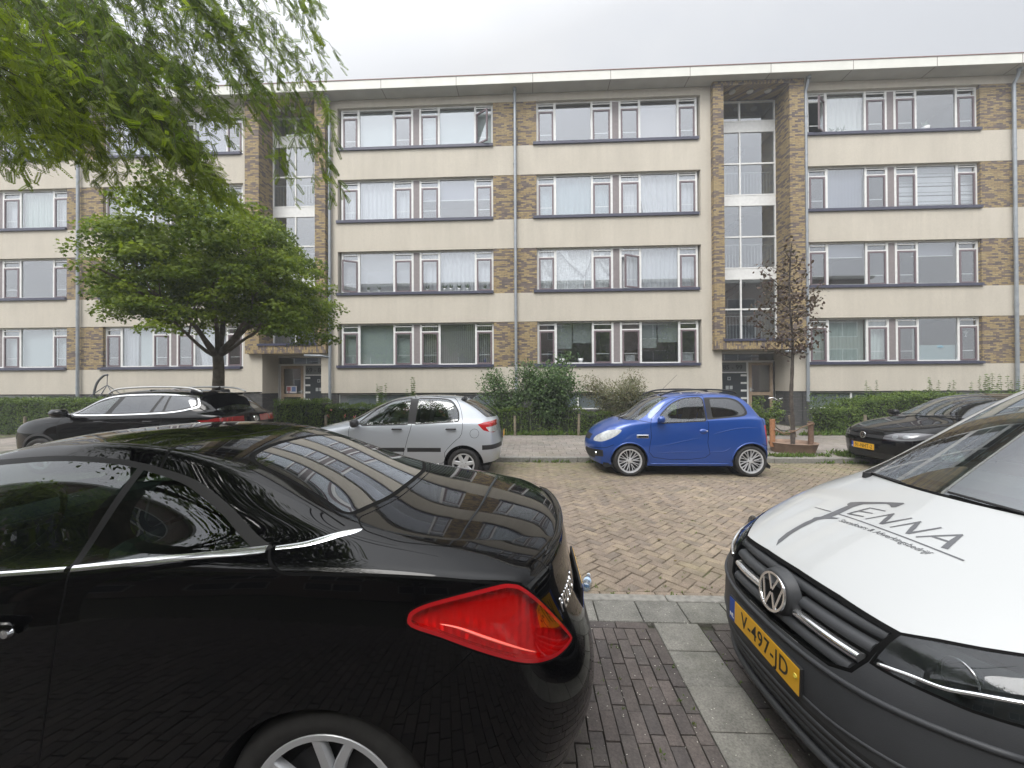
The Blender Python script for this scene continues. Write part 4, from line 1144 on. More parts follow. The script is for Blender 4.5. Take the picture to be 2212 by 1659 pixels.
def arch_parts(root, surf_y, wx, wz, r, yin, mat_lip=None, depth=.22):
    """dark wheel housing behind a cut arch"""
    b = MB()
    for sy in (-1, 1):
        for (x, z) in wx:
            n = 24; n0 = len(b.v)
            for k in range(n + 1):
                a = math.pi * (-.12 + 1.24 * k / n)
                px, pz = x + math.cos(a) * (r + .004), z + math.sin(a) * (r + .004)
                yo = surf_y(px, pz)
                b.v += [(px, sy * (yo - .004), pz), (px, sy * yin, pz)]
            for k in range(n): b.f.append((n0 + 2 * k, n0 + 2 * k + 1, n0 + 2 * k + 3, n0 + 2 * k + 2)); b.r.append(0); b.mi.append(0)
            b.lathe([(0, sy * yin), (r + .01, sy * yin)], 24, 'y', (x, 0, z))
    return loose(b.build('wheel_housing', M_under, root))[0]
def skin_y(bm):
    bv = BVHTree.FromBMesh(bm)
    def f(x, z):
        h = bv.ray_cast(Vector((x, -3, z)), Vector((0, 1, 0)))
        return -h[0].y if h[0] is not None else .75
    return f
def skin_hit(bm):
    bv = BVHTree.FromBMesh(bm)
    def f(o, d):
        h = bv.ray_cast(Vector(o), Vector(d).normalized()); return (h[0], h[1]) if h[0] is not None else (None, None)
    return f
def cabin(root, x0, x1, w, z0, belt, seats, headrest=.12, col=None, steer=None):
    """floor, seats with headrests, dashboard and steering wheel seen through the glass"""
    col = col or M_seat
    b = MB(); b.box(x0 - .35, x1 + .1, -w, w, z0, z0 + .04); b.box(x0 - .35, x0 - .05, -w, w, z0 + .04, belt - .06); b.box(x1, x1 + .1, -w, w, z0 + .04, belt - .1)
    b.build('floor', M_under, root)
    b = MB(); b.bbox(x0 - .25, x0 + .12, -w + .02, w - .02, belt - .30, belt + .0, .04); b.build('dashboard', M_seat, root)
    for sx in seats:
        for sy in (-.36, .36):
            b = MB(); b.bbox(sx - .05, sx + .40, sy - .23, sy + .23, z0 + .15, z0 + .38, .05)
            M = Matrix.Translation((sx + .38, 0, z0 + .32)) @ Matrix.Rotation(R(14), 4, 'Y')
            b.bbox(-.02, .12, sy - .23, sy + .23, 0, .62, .05, M=M); b.bbox(.02, .10, sy - .13, sy + .13, .66, .84, .035, M=M)
            b.build('seat', col, root)
    if steer:
        b = MB(); cx, cy, cz = steer; M = Matrix.Translation((cx, cy, cz)) @ Matrix.Rotation(R(-65), 4, 'Y')
        b.tube([tuple(M @ Vector((math.cos(a) * .18, math.sin(a) * .18, 0))) for a in np.linspace(0, 2 * math.pi, 25)], .014, 8)
        b.tube([tuple(M @ Vector((0, -.17, 0))), tuple(M @ Vector((0, .17, 0)))], .018, 6)
        b.build('steering_wheel', M_rubber, root, smooth=True)
def plate(root, pos, w, h, text, yaw, tilt=0, roll=0, nl=True, parent=None, name='number_plate'):
    """number plate facing -x before yaw; returns the object"""
    M = Matrix.Translation(pos) @ Matrix.Rotation(yaw, 4, 'Z') @ Matrix.Rotation(R(-90), 4, 'Z') @ Matrix.Rotation(R(90) , 4, 'X') @ Matrix.Rotation(tilt, 4, 'X') @ Matrix.Rotation(roll, 4, 'Z')
    b = MB(); b.bbox(-w / 2 - .006, w / 2 + .006, -h / 2 - .006, h / 2 + .006, -.012, 0, .003, M=M); fr = b.build(name, M_rubber, root)
    b = MB(); b.box(-w / 2 + .045, w / 2, -h / 2, h / 2, 0, .0022, M=M); b.build('plate_face', M_plate, fr)
    b = MB(); b.box(-w / 2, -w / 2 + .045, -h / 2, h / 2, 0, .002, M=M); b.build('country_band', M_plateblue, fr)
    textobj('plate_text', text, h * .92, M_plateink, fr, M @ Matrix.Translation((.022, -.002, .003)), depth=.0006, bold=.0006 * h / .11, xs=.80, spacing=1.12)
    textobj('country_letters', 'NL', h * .26, M_whiteink, fr, M @ Matrix.Translation((-w / 2 + .022, -h * .28, .003)), depth=.0004, bold=.0008)
    return fr
def vw_badge(root, M, r, mt=None):
    """round badge: ring with interlocking V over W"""
    mt = mt or M_chrome; b = MB()
    n = 40; prof = [(r * .85, .0), (r * .87, .006), (r * .99, .007), (r * 1.02, 0)]
    base = len(b.v)
    for pr, pz in prof:
        for k in range(n):
            a = 2 * math.pi * k / n; b.v.append(tuple(M @ Vector((pr * math.cos(a), pr * math.sin(a), pz))))
    for i in range(3):
        for k in range(n): b.f.append((base + i * n + k, base + i * n + (k + 1) % n, base + (i + 1) * n + (k + 1) % n, base + (i + 1) * n + k)); b.r.append(0); b.mi.append(0)
    def bar(p, q, w_=.13):
        p = Vector(p) * r; q = Vector(q) * r; e = (q - p).normalized(); nn = Vector((-e.y, e.x)) * r * w_ / 2
        P4 = [p + nn, q + nn, q - nn, p - nn]; n0 = len(b.v)
        b.v += [tuple(M @ Vector((v.x, v.y, 0))) for v in P4] + [tuple(M @ Vector((v.x, v.y, .005))) for v in P4]
        for f in ((4, 5, 6, 7), (0, 1, 5, 4), (1, 2, 6, 5), (2, 3, 7, 6), (3, 0, 4, 7)): b.f.append(tuple(n0 + i for i in f)); b.r.append(0); b.mi.append(0)
    bar((-.38, .84), (-.03, .12)); bar((.38, .84), (.03, .12))
    bar((-.76, .50), (-.36, -.82)); bar((.76, .50), (.36, -.82)); bar((-.36, -.82), (-.04, -.05)); bar((.36, -.82), (.04, -.05))
    o = b.build('badge', mt, root)
    d = MB(); base = len(d.v)
    for k in range(n):
        a = 2 * math.pi * k / n; d.v.append(tuple(M @ Vector((r * .95 * math.cos(a), r * .95 * math.sin(a), -.001))))
    d.f.append(tuple(range(n))); d.r.append(0); d.mi.append(0); d.build('badge_ground', M_gap, o)
    return o
# ================================================================== SILVER HATCHBACK
def silver_hatch():
    root = empty('parked_car', (-4.31, 7.38, 0), 0, 'silver five door hatchback with black rub strips, parked in front of the rose hedge', 'car', 'cars parked along the far kerb')
    n = 11
    S = dict(x=[.22, .45, .78, 1.15, 1.45, 1.9, 2.35, 2.8, 3.2, 3.5, 3.64], rows=[
        list(zip([.64, .72, .76, .785, .79, .79, .79, .79, .78, .74, .68], [.22, .2, .2, .22, .22, .22, .22, .22, .24, .28, .30])),
        list(zip([.70, .79, .825, .82, .82, .82, .82, .83, .83, .80, .74], [.42] * 9 + [.44, .46])),
        list(zip([.71, .80, .835, .83, .83, .83, .83, .835, .84, .81, .75], [.60] * 9 + [.61, .62])),
        list(zip([.67, .77, .81, .82, .82, .82, .82, .82, .81, .79, .72], [.72, .77, .80, .82, .82, .83, .83, .84, .85, .84, .84])),
        list(zip([.60, .71, .765, .785, .79, .79, .79, .785, .77, .74, .69], [.74, .81, .87, .91, .92, .935, .945, .965, .985, .985, .97]))],
        wb=[(.45, .62, .845), (.80, .68, .905), (1.20, .745, .945), (1.45, .76, .955), (1.9, .765, .97), (2.35, .765, .98), (2.8, .76, .995), (3.2, .74, 1.01), (3.50, .68, 1.02)],
        rl=[(.45, .38, .865), (.78, .42, .93), (1.12, .56, .99), (1.66, .60, 1.26), (1.98, .60, 1.38), (2.35, .60, 1.41), (2.8, .59, 1.40), (3.17, .57, 1.355), (3.60, .58, 1.06)],
        ct=[(.42, .875), (.72, .945), (.98, 1.0), (1.50, 1.28), (1.85, 1.415), (2.3, 1.45), (2.8, 1.445), (3.27, 1.39), (3.70, 1.05)],
        front=[(.10, .22), (.0, .40), (.0, .56), (.06, .70), (.16, .77)], rear=[(3.74, .28), (3.81, .45), (3.80, .62), (3.73, .80), (3.72, .98)],
        crease={4: .35}, bcrease=[(3, 3, 8, .3)], xcrease=[(3, 0, 5, .3)])
    bm = car_surface(S); sy = skin_y(bm)
    P_ = paint('silver_paint', (.47, .50, .54), .25, .35)
    d = (0, 1, 0)
    gl1 = rounded([(1.42, .945), (1.36, .985), (1.62, 1.20), (1.90, 1.345), (2.22, 1.385), (2.21, .965)], [.02, .02, .12, .12, .02, .02])
    gl2 = rounded([(2.345, .97), (2.36, 1.385), (2.80, 1.375), (2.96, 1.335), (3.07, 1.16), (3.085, 1.01)], [.02, .02, .10, .12, .05, .03])
    door1 = smoothloop([(1.20, .90), (1.22, .60), (1.30, .30), (2.17, .29), (2.20, .60), (2.29, .98), (2.29, 1.40), (1.95, 1.375), (1.62, 1.22), (1.33, .985)], 3)
    door2 = smoothloop([(2.20, .60), (2.18, .30), (2.82, .30), (2.86, .48), (3.02, .66), (3.15, .80), (3.14, 1.10), (3.02, 1.36), (2.80, 1.40), (2.30, 1.405), (2.295, .98)], 3)
    cut(bm, grow(door1, .007), d, 2); cut(bm, door1, d, 3)
    cut(bm, grow(door2, .007), d, 2); cut(bm, door2, d, 4)
    allow = (0, 2, 3, 4)
    # black door frames / pillar between the windows, then glass
    cut(bm, [(2.20, .96), (2.20, 1.395), (2.37, 1.395), (2.36, .96)], d, 5)
    cut(bm, grow(gl1, .022), d, 5); cut(bm, gl1, d, 6); cut(bm, grow(gl2, .022), d, 5); cut(bm, gl2, d, 7)
    cut(bm, [(1.20, .95), (1.42, .945), (1.36, .99)], d, 5)
    cut(bm, [(1.25, .49), (1.25, .56), (2.17, .56), (2.17, .49)], d, 8, only=(3,)); cut(bm, [(2.22, .49), (2.22, .56), (2.80, .56), (2.80, .49)], d, 8, only=(4,))
    for wx in (.78, 3.18): cut(bm, circle(wx, .27, .335, 36), d, 99)
    cut(bm, [(-1, -1), (-1, .205), (5, .205), (5, -1)], d, 99)
    # lights
    tail = [(3.42, .95), (3.52, .985), (3.70, 1.0), (3.80, .83), (3.68, .80), (3.52, .85)]
    cut(bm, tail, (-.5, .86, 0) if False else d, 9)
    cut(bm, [(3.56, .90), (3.80, .92), (3.80, .80), (3.62, .82)], d, 10, only=(9,))
    cut(bm, circle(3.37, .80, .078, 20), d, 2, only=(0,)); cut(bm, circle(3.37, .80, .073, 20), d, 0, only=(2,))
    head = [(.10, .66), (.14, .74), (.42, .82), (.62, .84), (.50, .72), (.28, .64)]
    cut(bm, head, d, 11)
    cut(bm, [(3.50, .52), (3.50, .60), (3.95, .60), (3.95, .52)], d, 8)
    # front and rear screens
    ws = [(-.70, .99), (-.55, 1.345), (0, 1.385), (.2, 1.385), (.2, .99)]
    cut(bm, [(-.66, .975), (-.55, 1.33), (0, 1.38), (.2, 1.38), (.2, 1.0), (0, 1.01)], (1, 0, 0), 12, only=(0,))
    cut(bm, rounded([(-.58, 1.06), (-.50, 1.35), (.2, 1.37), (.2, 1.04)], [.04, .05, 0, 0]), (-1, 0, 0), 13, only=(0,))
    cut(bm, [(-.45, .33), (-.45, .50), (.2, .50), (.2, .33)], (1, 0, 0), 8, only=(0,))
    o = split_parts(bm, {0: ('body', P_, 'c'), 2: ('body', M_gap, 'c'), 5: ('window_frame', M_rubber, 's'), 3: ('door', P_, 's', None, 1), 4: ('door', P_, 's', None, 2), 6: ('window', M_cglass, 's', 3, 1), 7: ('window', M_cglass, 's', 4, 2), 8: ('rub_strip', M_rubber, 'c'),
        9: ('taillight', M_red, 's'), 10: ('taillight', M_clearlens, 's'), 11: ('headlight', M_clearlens, 's'), 12: ('windshield', M_cglass, 'c'), 13: ('rear_window', M_cglass_dk, 'c'), 99: ('x', None, 'x')}, root)
    arch_parts(root, sy, [(.78, .27), (3.18, .27)], .27, .335, .50)
    for wx in (.78, 3.18):
        for s in (-1, 1): wheel(root, wx, s * .735, .272, .17, .185, 'seven', M_hub, s, .2)
    for x in (2.05, 2.98):
        for s in (-1, 1):
            b = MB(); y = sy(x, .86); b.bbox(x - .10, x + .085, s * (y + .028) - .014, s * (y + .028) + .014, .862, .892, .012); b.build('door_handle', M_rubber, o.get((3 if x < 2.2 else 4, 0 if s < 0 else 1)) or root)
    for s in (-1, 1):
        b = MB(); M = Matrix.Translation((1.33, s * .88, .985)); b.bbox(-.06, .05, -.09, .09, -.07, .06, .035, M=M); b.tube([(1.33, s * .76, .955), (1.33, s * .84, .965)], .025, 8); b.build('mirror', M_plastic, root, autos=40)
    b = MB(); b.box(.3, 3.6, -.70, .70, .16, .24); b.build('underbody', M_under, root)
    cabin(root, 1.50, 3.0, .66, .30, .97, (1.75, 2.50), steer=(1.66, -.36, .98))
    plate(root, (3.815, 0, .72), .52, .11, '', R(180))
    b = MB(); b.tube([(3.36, -.12, 1.40), (3.72, -.02, 1.10)], .008, 5); b.build('rear_wiper', M_rubber, root)
    return root
silver_hatch()

# ================================================================== BLUE MICROCAR
def blue_micro():
    root = empty('parked_car', (1.07, 7.66, 0), 0, 'small metallic blue two door microcar with black roof rails and silver alloy wheels', 'car', 'cars parked along the far kerb')
    S = dict(x=[.24, .45, .69, 1.00, 1.30, 1.70, 2.10, 2.45, 2.77, 2.98, 3.08], rows=[
        list(zip([.56, .63, .67, .69, .70, .70, .70, .70, .69, .66, .62], [.19] * 9 + [.2, .21])),
        list(zip([.62, .70, .735, .725, .72, .72, .72, .73, .74, .72, .67], [.37] * 11)),
        list(zip([.63, .71, .74, .73, .725, .725, .725, .735, .745, .73, .68], [.55] * 11)),
        list(zip([.60, .69, .715, .72, .72, .72, .72, .725, .725, .71, .66], [.70, .75, .78, .80, .80, .81, .82, .83, .84, .84, .84])),
        list(zip([.52, .63, .67, .69, .70, .70, .70, .70, .69, .67, .62], [.77, .87, .93, .95, .955, .965, .98, 1.0, 1.02, 1.02, 1.0]))],
        wb=[(.45, .54, .91), (.72, .60, .965), (1.10, .665, .975), (1.32, .68, .98), (1.7, .68, .99), (2.1, .68, 1.005), (2.45, .68, 1.025), (2.78, .665, 1.045), (2.96, .62, 1.05)],
        rl=[(.42, .34, .925), (.66, .40, .985), (1.00, .53, 1.10), (1.32, .53, 1.385), (1.68, .54, 1.435), (2.1, .54, 1.44), (2.47, .54, 1.43), (2.78, .53, 1.385), (2.98, .54, 1.10)],
        ct=[(.38, .93), (.60, .995), (.86, 1.10), (1.24, 1.41), (1.62, 1.47), (2.1, 1.48), (2.5, 1.475), (2.82, 1.42), (3.06, 1.08)],
        front=[(.10, .20), (.01, .36), (.0, .52), (.06, .68), (.16, .78)], rear=[(3.14, .22), (3.20, .38), (3.19, .55), (3.14, .80), (3.11, 1.0)],
        crease={4: .3}, bcrease=[(3, 3, 8, .3)], xcrease=[(3, 1, 5, .25)], fp=2.3)
    bm = car_surface(S); sy = skin_y(bm); d = (0, 1, 0)
    P_ = paint('blue_paint', (.007, .058, .29), .2, .32)
    gl1 = rounded([(1.26, .945), (1.245, 1.06), (1.44, 1.25), (1.66, 1.36), (1.96, 1.378), (2.00, 1.34), (2.01, .985)], [.02, .06, .08, .1, .02, .03, .02])
    gl2 = rounded([(2.045, .995), (2.04, 1.385), (2.46, 1.385), (2.63, 1.34), (2.73, 1.22), (2.765, 1.11), (2.70, 1.055)], [.02, .02, .05, .1, .06, .06, .08])
    gl2i = rounded([(2.14, 1.03), (2.13, 1.355), (2.46, 1.355), (2.60, 1.31), (2.69, 1.21), (2.72, 1.12), (2.66, 1.08)], [.03, .03, .05, .1, .06, .06, .06])
    door = smoothloop([(1.075, .955), (1.07, .70), (1.10, .345), (1.99, .34), (2.03, .60), (2.055, .92), (2.03, 1.02), (2.03, 1.37), (1.98, 1.41), (1.66, 1.395), (1.40, 1.275), (1.18, 1.09)], 3)
    cut(bm, grow(door, .007), d, 2); cut(bm, door, d, 3)
    cut(bm, grow(gl1, .020), d, 5); cut(bm, gl1, d, 6); cut(bm, gl2, d, 7); cut(bm, gl2i, d, 17)
    for wx in (.692, 2.774): cut(bm, circle(wx, .27, .312, 36), d, 99)
    cut(bm, [(-1, -1), (-1, .188), (5, .188), (5, -1)], d, 99)
    cut(bm, smoothloop([(.11, .60), (.17, .70), (.34, .80), (.55, .82), (.50, .74), (.36, .655), (.22, .60)], 3), d, 11)
    cut(bm, [(3.02, .90), (3.10, .90), (3.30, .90), (3.30, .56), (3.06, .555)], d, 9, nmin=.01); cut(bm, [(-.66, .90), (-.50, .90), (-.50, .56), (-.66, .555)], (-1, 0, 0), 9, only=(0,), nmin=.01)
    cut(bm, [(3.10, .78), (3.30, .78), (3.30, .66), (3.10, .66)], d, 10, only=(9,), nmin=.01)
    cut(bm, [(0, .44), (.02, .30), (.25, .33), (.24, .45)], d, 8)
    cut(bm, stroke([(.05, .46), (.30, .50), (.42, .555)], .008), d, 2)
    cut(bm, stroke([(2.96, .58), (3.02, .55), (3.3, .55)], .008), d, 2); cut(bm, stroke([(2.80, 1.42), (2.98, 1.1), (3.02, .90)], .008), d, 2, only=(0,))
    cut(bm, stroke([(.50, .985), (.85, .985), (1.07, .945)], .007), d, 2, only=(0,))
    cut(bm, [(-.60, .985), (-.585, 1.0), (-.50, 1.385), (0, 1.42), (.2, 1.42), (.2, 1.0), (0, 1.0)], (1, 0, 0), 12, only=(0,))
    cut(bm, rounded([(-.55, 1.07), (-.46, 1.38), (.2, 1.39), (.2, 1.05)], [.04, .05, 0, 0]), (-1, 0, 0), 13, only=(0,))
    cut(bm, [(-.40, .27), (-.42, .40), (.2, .40), (.2, .27)], (1, 0, 0), 8, only=(0,)); cut(bm, [(-.25, .60), (-.28, .70), (.2, .70), (.2, .60)], (1, 0, 0), 8, only=(0,))
    o = split_parts(bm, {0: ('body', P_, 'c'), 2: ('body', M_gap, 'c'), 5: ('window_frame', M_rubber, 's'), 3: ('door', P_, 's', None, 1), 6: ('window', M_cglass_lt, 's', 3, 1), 7: ('side_window', M_rubber, 's', None, 2), 17: ('side_window', M_cglass_dk, 's', None, 2), 8: ('grille', M_rubber, 'c'),
        9: ('taillight', M_red, 's'), 10: ('taillight', M_clearlens, 's'), 11: ('headlight', M_clearlens, 's'), 12: ('windshield', M_cglass, 'c'), 13: ('rear_window', M_cglass_dk, 'c'), 99: ('x', None, 'x')}, root)
    arch_parts(root, sy, [(.692, .27), (2.774, .27)], .27, .312, .44)
    for wx in (.692, 2.774):
        for s in (-1, 1):
            wheel(root, wx, s * .645, .272, .16, .205, 'multi', M_alloy, s, .15)
            b = MB(); pts = [(wx + math.cos(a) * .325, s * (sy(wx + math.cos(a) * .325, .27 + math.sin(a) * .325) - .004), .27 + math.sin(a) * .325) for a in np.linspace(.0, math.pi, 21)]
            b.tube(pts, .014, 8); b.build('wheel_arch', P_, root, smooth=True)
    for s in (-1, 1):
        dr = o.get((3, 0 if s < 0 else 1)) or root
        b = MB(); y = sy(1.97, .80); b.lathe([(0, s * (y + .018)), (.03, s * (y + .016)), (.042, s * y)], 18, 'y', (0, 0, 0)); b.v = [(1.96 + p[0] * 1.6, p[1], .795 + p[2]) for p in b.v]; b.build('door_handle', P_, dr, smooth=True)
        b = MB(); b.lathe([(.001, s * (y + .021)), (.012, s * (y + .020)), (.014, s * (y + .012))], 12, 'y', (2.02, 0, .805)); b.build('lock', M_chrome, dr)
        # creases pressed into the flank
        for pts in ([(1.20, .53), (1.5, .60), (1.90, .69)], [(1.15, .42), (1.55, .435), (1.93, .44)]):
            b = MB(); q = smoothline([(x, 0, z) for x, z in pts], 6); q = [(x, s * (sy(x, z) + .0005), z) for x, _, z in q]; k = len(q); b.tube(q, [.001 + .006 * math.sin(math.pi * i / (k - 1)) for i in range(k)], 6, flat=.6); b.build('body_crease', P_, dr, smooth=True)
        for pts in ([(2.11, .74), (2.5, .84), (2.96, .87)], [(2.04, .44), (2.30, .45), (2.42, .52)]):
            b = MB(); q = smoothline([(x, 0, z) for x, z in pts], 6); q = [(x, s * (sy(x, z) + .0005), z) for x, _, z in q]; k = len(q); b.tube(q, [.001 + .006 * math.sin(math.pi * i / (k - 1)) for i in range(k)], 6, flat=.6); b.build('body_crease', P_, root, smooth=True)
        b = MB(); q = [(x, s * (sy(x, .235 if x > .9 else .235) + .001), .225) for x in np.linspace(1.05, 2.42, 14)]; b.tube(q, .012, 6); b.build('sill_trim', P_, root, smooth=True)
        b = MB(); b.bbox(-.07, .06, -.06, .06, -.05, .07, .035, M=Matrix.Translation((1.22, s * .79, 1.00))); b.tube([(1.19, s * .70, .96), (1.22, s * .77, .98)], .022, 8); b.build('mirror', P_, root, autos=50)
        b = MB(); y = .53; q = smoothline([(1.28, s * y, 1.42), (1.55, s * y, 1.505), (2.1, s * y, 1.525), (2.5, s * y, 1.50), (2.62, s * y, 1.455)], 5); b.tube(q, .016, 8); b.build('roof_rail', M_rubber, root, smooth=True)
        b = MB(); y = sy(.93, .70); b.bbox(.81, 1.02, s * y - .006, s * y + .006, .675, .735, .005); vn = b.build('fender_vent', M_chrome, root)
        b = MB(); b.box(.84, 1.0, s * y - .009, s * y + .009, .692, .715); b.build('vent_slot', M_gap, vn)
        b = MB(); b.lathe([(0, 0), (.028, .0), (.032, .02)], 14, 'x', (.12, s * .50, .38)); b.build('fog_light', M_chrome, root)
    b = MB(); b.box(.25, 3.0, -.60, .60, .15, .22); b.build('underbody', M_under, root)
    b = MB(); b.tube([(1.30, -.30, 1.43), (1.66, -.34, 1.80)], [.004, .002], 5); b.build('antenna', M_rubber, root)
    b = MB(); b.tube([(.62, -.1, 1.0), (.70, -.5, 1.03)], .008, 5); b.tube([(.56, -.45, .985), (.66, -.18, 1.07)], .007, 5); b.build('wiper', M_rubber, root)
    cabin(root, 1.30, 2.3, .58, .28, .96, (1.62,), steer=(1.45, -.30, .98))
    return root
blue_micro()

# ================================================================== BLACK SUV (left) 
def black_suv():
    root = empty('parked_car', (-10.02, 7.72, 0), 0, 'long black suv with silver roof rails and chrome window line, parked behind the black coupe', 'car', 'cars parked along the far kerb')
    S = dict(x=[.25, .55, .90, 1.30, 1.65, 2.1, 2.6, 3.1, 3.6, 4.05, 4.28], rows=[
        list(zip([.70, .80, .84, .86, .86, .86, .86, .86, .85, .80, .74], [.28] * 9 + [.32, .34])),
        list(zip([.76, .87, .90, .895, .89, .89, .89, .90, .90, .86, .80], [.50] * 11)),
        list(zip([.77, .88, .905, .90, .895, .895, .895, .90, .905, .87, .81], [.72] * 11)),
        list(zip([.74, .86, .885, .89, .89, .89, .89, .89, .885, .85, .79], [.86, .90, .92, .93, .94, .94, .94, .95, .96, .96, .95])),
        list(zip([.66, .79, .82, .84, .845, .845, .845, .845, .835, .80, .74], [.92, .99, 1.03, 1.05, 1.06, 1.065, 1.07, 1.08, 1.095, 1.10, 1.08]))],
        wb=[(.55, .70, 1.02), (.95, .76, 1.06), (1.40, .81, 1.085), (1.7, .82, 1.09), (2.1, .82, 1.095), (2.6, .82, 1.10), (3.1, .82, 1.115), (3.6, .80, 1.14), (4.0, .74, 1.15)],
        rl=[(.52, .42, 1.04), (.92, .48, 1.09), (1.32, .60, 1.15), (1.90, .64, 1.46), (2.25, .64, 1.52), (2.7, .64, 1.53), (3.2, .63, 1.52), (3.75, .60, 1.48), (4.12, .61, 1.20)],
        ct=[(.48, 1.05), (.86, 1.11), (1.15, 1.16), (1.75, 1.49), (2.2, 1.57), (2.7, 1.585), (3.2, 1.575), (3.85, 1.53), (4.28, 1.18)],
        front=[(.10, .30), (.0, .50), (.0, .72), (.04, .88), (.12, .96)], rear=[(4.34, .34), (4.40, .52), (4.40, .72), (4.36, .92), (4.33, 1.10)],
        crease={4: .35, 3: .1}, bcrease=[(3, 3, 8, .3)], rp=3.4)
    bm = car_surface(S); sy = skin_y(bm); d = (0, 1, 0)
    glo = smoothloop([(1.50, 1.115), (1.53, 1.16), (1.80, 1.33), (2.12, 1.43), (2.6, 1.465), (3.2, 1.465), (3.62, 1.44), (3.72, 1.40), (3.80, 1.29), (3.78, 1.245), (3.45, 1.17), (2.9, 1.135), (2.2, 1.115)], 3)
    cut(bm, grow(glo, .022), d, 8); cut(bm, glo, d, 5)
    w1 = rounded([(1.54, 1.13), (1.82, 1.31), (2.14, 1.41), (2.27, 1.43), (2.10, 1.125)], [.02, .08, .05, .02, .02]); w2 = rounded([(2.22, 1.13), (2.38, 1.44), (3.08, 1.45), (2.96, 1.15)], .02)
    w3 = rounded([(3.03, 1.155), (3.13, 1.45), (3.22, 1.45), (3.20, 1.165)], .015); w4 = rounded([(3.25, 1.17), (3.26, 1.45), (3.60, 1.43), (3.70, 1.39), (3.77, 1.29), (3.74, 1.255), (3.45, 1.185)], [.01, .02, .05, .04, .03, .03, .05])
    cut(bm, w1, d, 6)
    for w_ in (w2, w3, w4): cut(bm, w_, d, 7)
    dr1 = smoothloop([(1.30, 1.05), (1.30, .7), (1.36, .36), (2.22, .36), (2.24, .8), (2.20, 1.07)], 3); dr2 = smoothloop([(2.24, 1.07), (2.26, .8), (2.24, .36), (2.86, .36), (2.96, .62), (3.18, .82), (3.18, 1.09)], 3)
    for q, t in ((dr1, 3), (dr2, 4)): cut(bm, grow(q, .007), d, 2, only=(0,)); cut(bm, q, d, t, only=(0, 2))
    for wx in (.90, 3.45): cut(bm, circle(wx, .34, .43, 36), d, 15, only=(0, 2, 3, 4)); cut(bm, circle(wx, .34, .385, 36), d, 99, only=(0, 2, 3, 4, 15))
    cut(bm, [(-1, .29), (-1, .42), (5, .42), (5, .29)], d, 15, only=(0, 3, 4, 2)); cut(bm, [(-1, -1), (-1, .29), (5, .29), (5, -1)], d, 99)
    # rear: window, lights, across the tailgate
    cut(bm, rounded([(-.62, 1.18), (-.55, 1.47), (.2, 1.50), (.2, 1.16)], [.05, .06, 0, 0]), (-1, 0, 0), 13, only=(0,))
    tl = [(-.84, .93), (-.84, 1.0), (-.60, 1.045), (-.36, 1.05), (-.40, .93), (-.62, .90)]
    cut(bm, tl, (-1, 0, 0), 9, only=(0,), nmin=.02); cut(bm, [(4.02, .93), (4.06, 1.0), (4.22, 1.04), (4.5, 1.05), (4.5, .92), (4.2, .91)], d, 9, only=(0,), nmin=.02)
    for k in range(3): cut(bm, stroke([(-.74 + .1 * k, .93), (-.70 + .1 * k, 1.03)], .02), (-1, 0, 0), 10, only=(9,))
    cut(bm, [(-.80, 1.10), (-.60, 1.46), (0, 1.50), (.2, 1.50), (.2, 1.11), (0, 1.11)], (1, 0, 0), 12, only=(0,))
    cut(bm, stroke([(-.66, 1.52), (-.72, 1.15), (-.70, .50), (.2, .48)], .008), (-1, 0, 0), 2, only=(0,))
    o = split_parts(bm, {0: ('body', M_black, 'c'), 2: ('body', M_gap, 'c'), 5: ('window_frame', M_rubber, 's'), 8: ('window_trim', M_chrome, 's'), 3: ('door', M_black, 's', None, 1), 4: ('door', M_black, 's', None, 2), 6: ('window', M_cglass_lt, 's', None, 1), 7: ('window', M_cglass_dk, 's', None, 2), 15: ('cladding', M_plastic, 'c'),
        9: ('taillight', M_reddk, 's'), 10: ('taillight', M_red, 's'), 12: ('windshield', M_cglass, 'c'), 13: ('rear_window', M_cglass_dk, 'c'), 99: ('x', None, 'x')}, root)
    arch_parts(root, sy, [(.90, .34), (3.45, .34)], .34, .385, .55)
    for wx in (.90, 3.45):
        for s in (-1, 1): wheel(root, wx, s * .785, .34, .21, .24, 'ten', M_alloy, s, .2)
    for s in (-1, 1):
        b = MB(); q = smoothline([(1.95, s * .60, 1.50), (2.15, s * .60, 1.585), (2.8, s * .60, 1.62), (3.5, s * .58, 1.60), (3.78, s * .57, 1.52)], 6); b.tube(q, .018, 8); b.build('roof_rail', M_hub, root, smooth=True)
        for x in (2.08, 3.02):
            b = MB(); y = sy(x, .98); b.bbox(x - .10, x + .10, s * (y + .03) - .012, s * (y + .03) + .012, .975, 1.0, .011); b.build('door_handle', M_black, o.get((3 if x < 2.2 else 4, 0 if s < 0 else 1)) or root)
        b = MB(); b.bbox(-.16, .10, -.10, .10, -.07, .08, .05, M=Matrix.Translation((1.46, s * 1.0, 1.14)) @ Matrix.Rotation(R(8) * s, 4, 'Z')); b.tube([(1.46, s * .84, 1.08), (1.46, s * .93, 1.10)], .03, 8); b.build('mirror', M_black, root, autos=50)
        b = MB(); q = [(x, s * (sy(x, .955) + .0005), .955 + .01 * math.sin(x)) for x in np.linspace(1.0, 3.9, 24)]; b.tube(q, .006, 6); b.build('shoulder_crease', M_black, root, smooth=True)
    b = MB(); b.prism([(3.72, 1.50), (4.12, 1.505), (4.14, 1.48), (3.85, 1.45)], 'y', -.60, .60); b.build('roof_spoiler', M_black, root)
    b = MB(); b.prism([(3.55, 1.555), (3.66, 1.63), (3.68, 1.56)], 'y', -.015, .015); b.build('fin_antenna', M_black, root)
    b = MB(); b.box(.35, 4.1, -.78, .78, .22, .30); b.build('underbody', M_under, root)
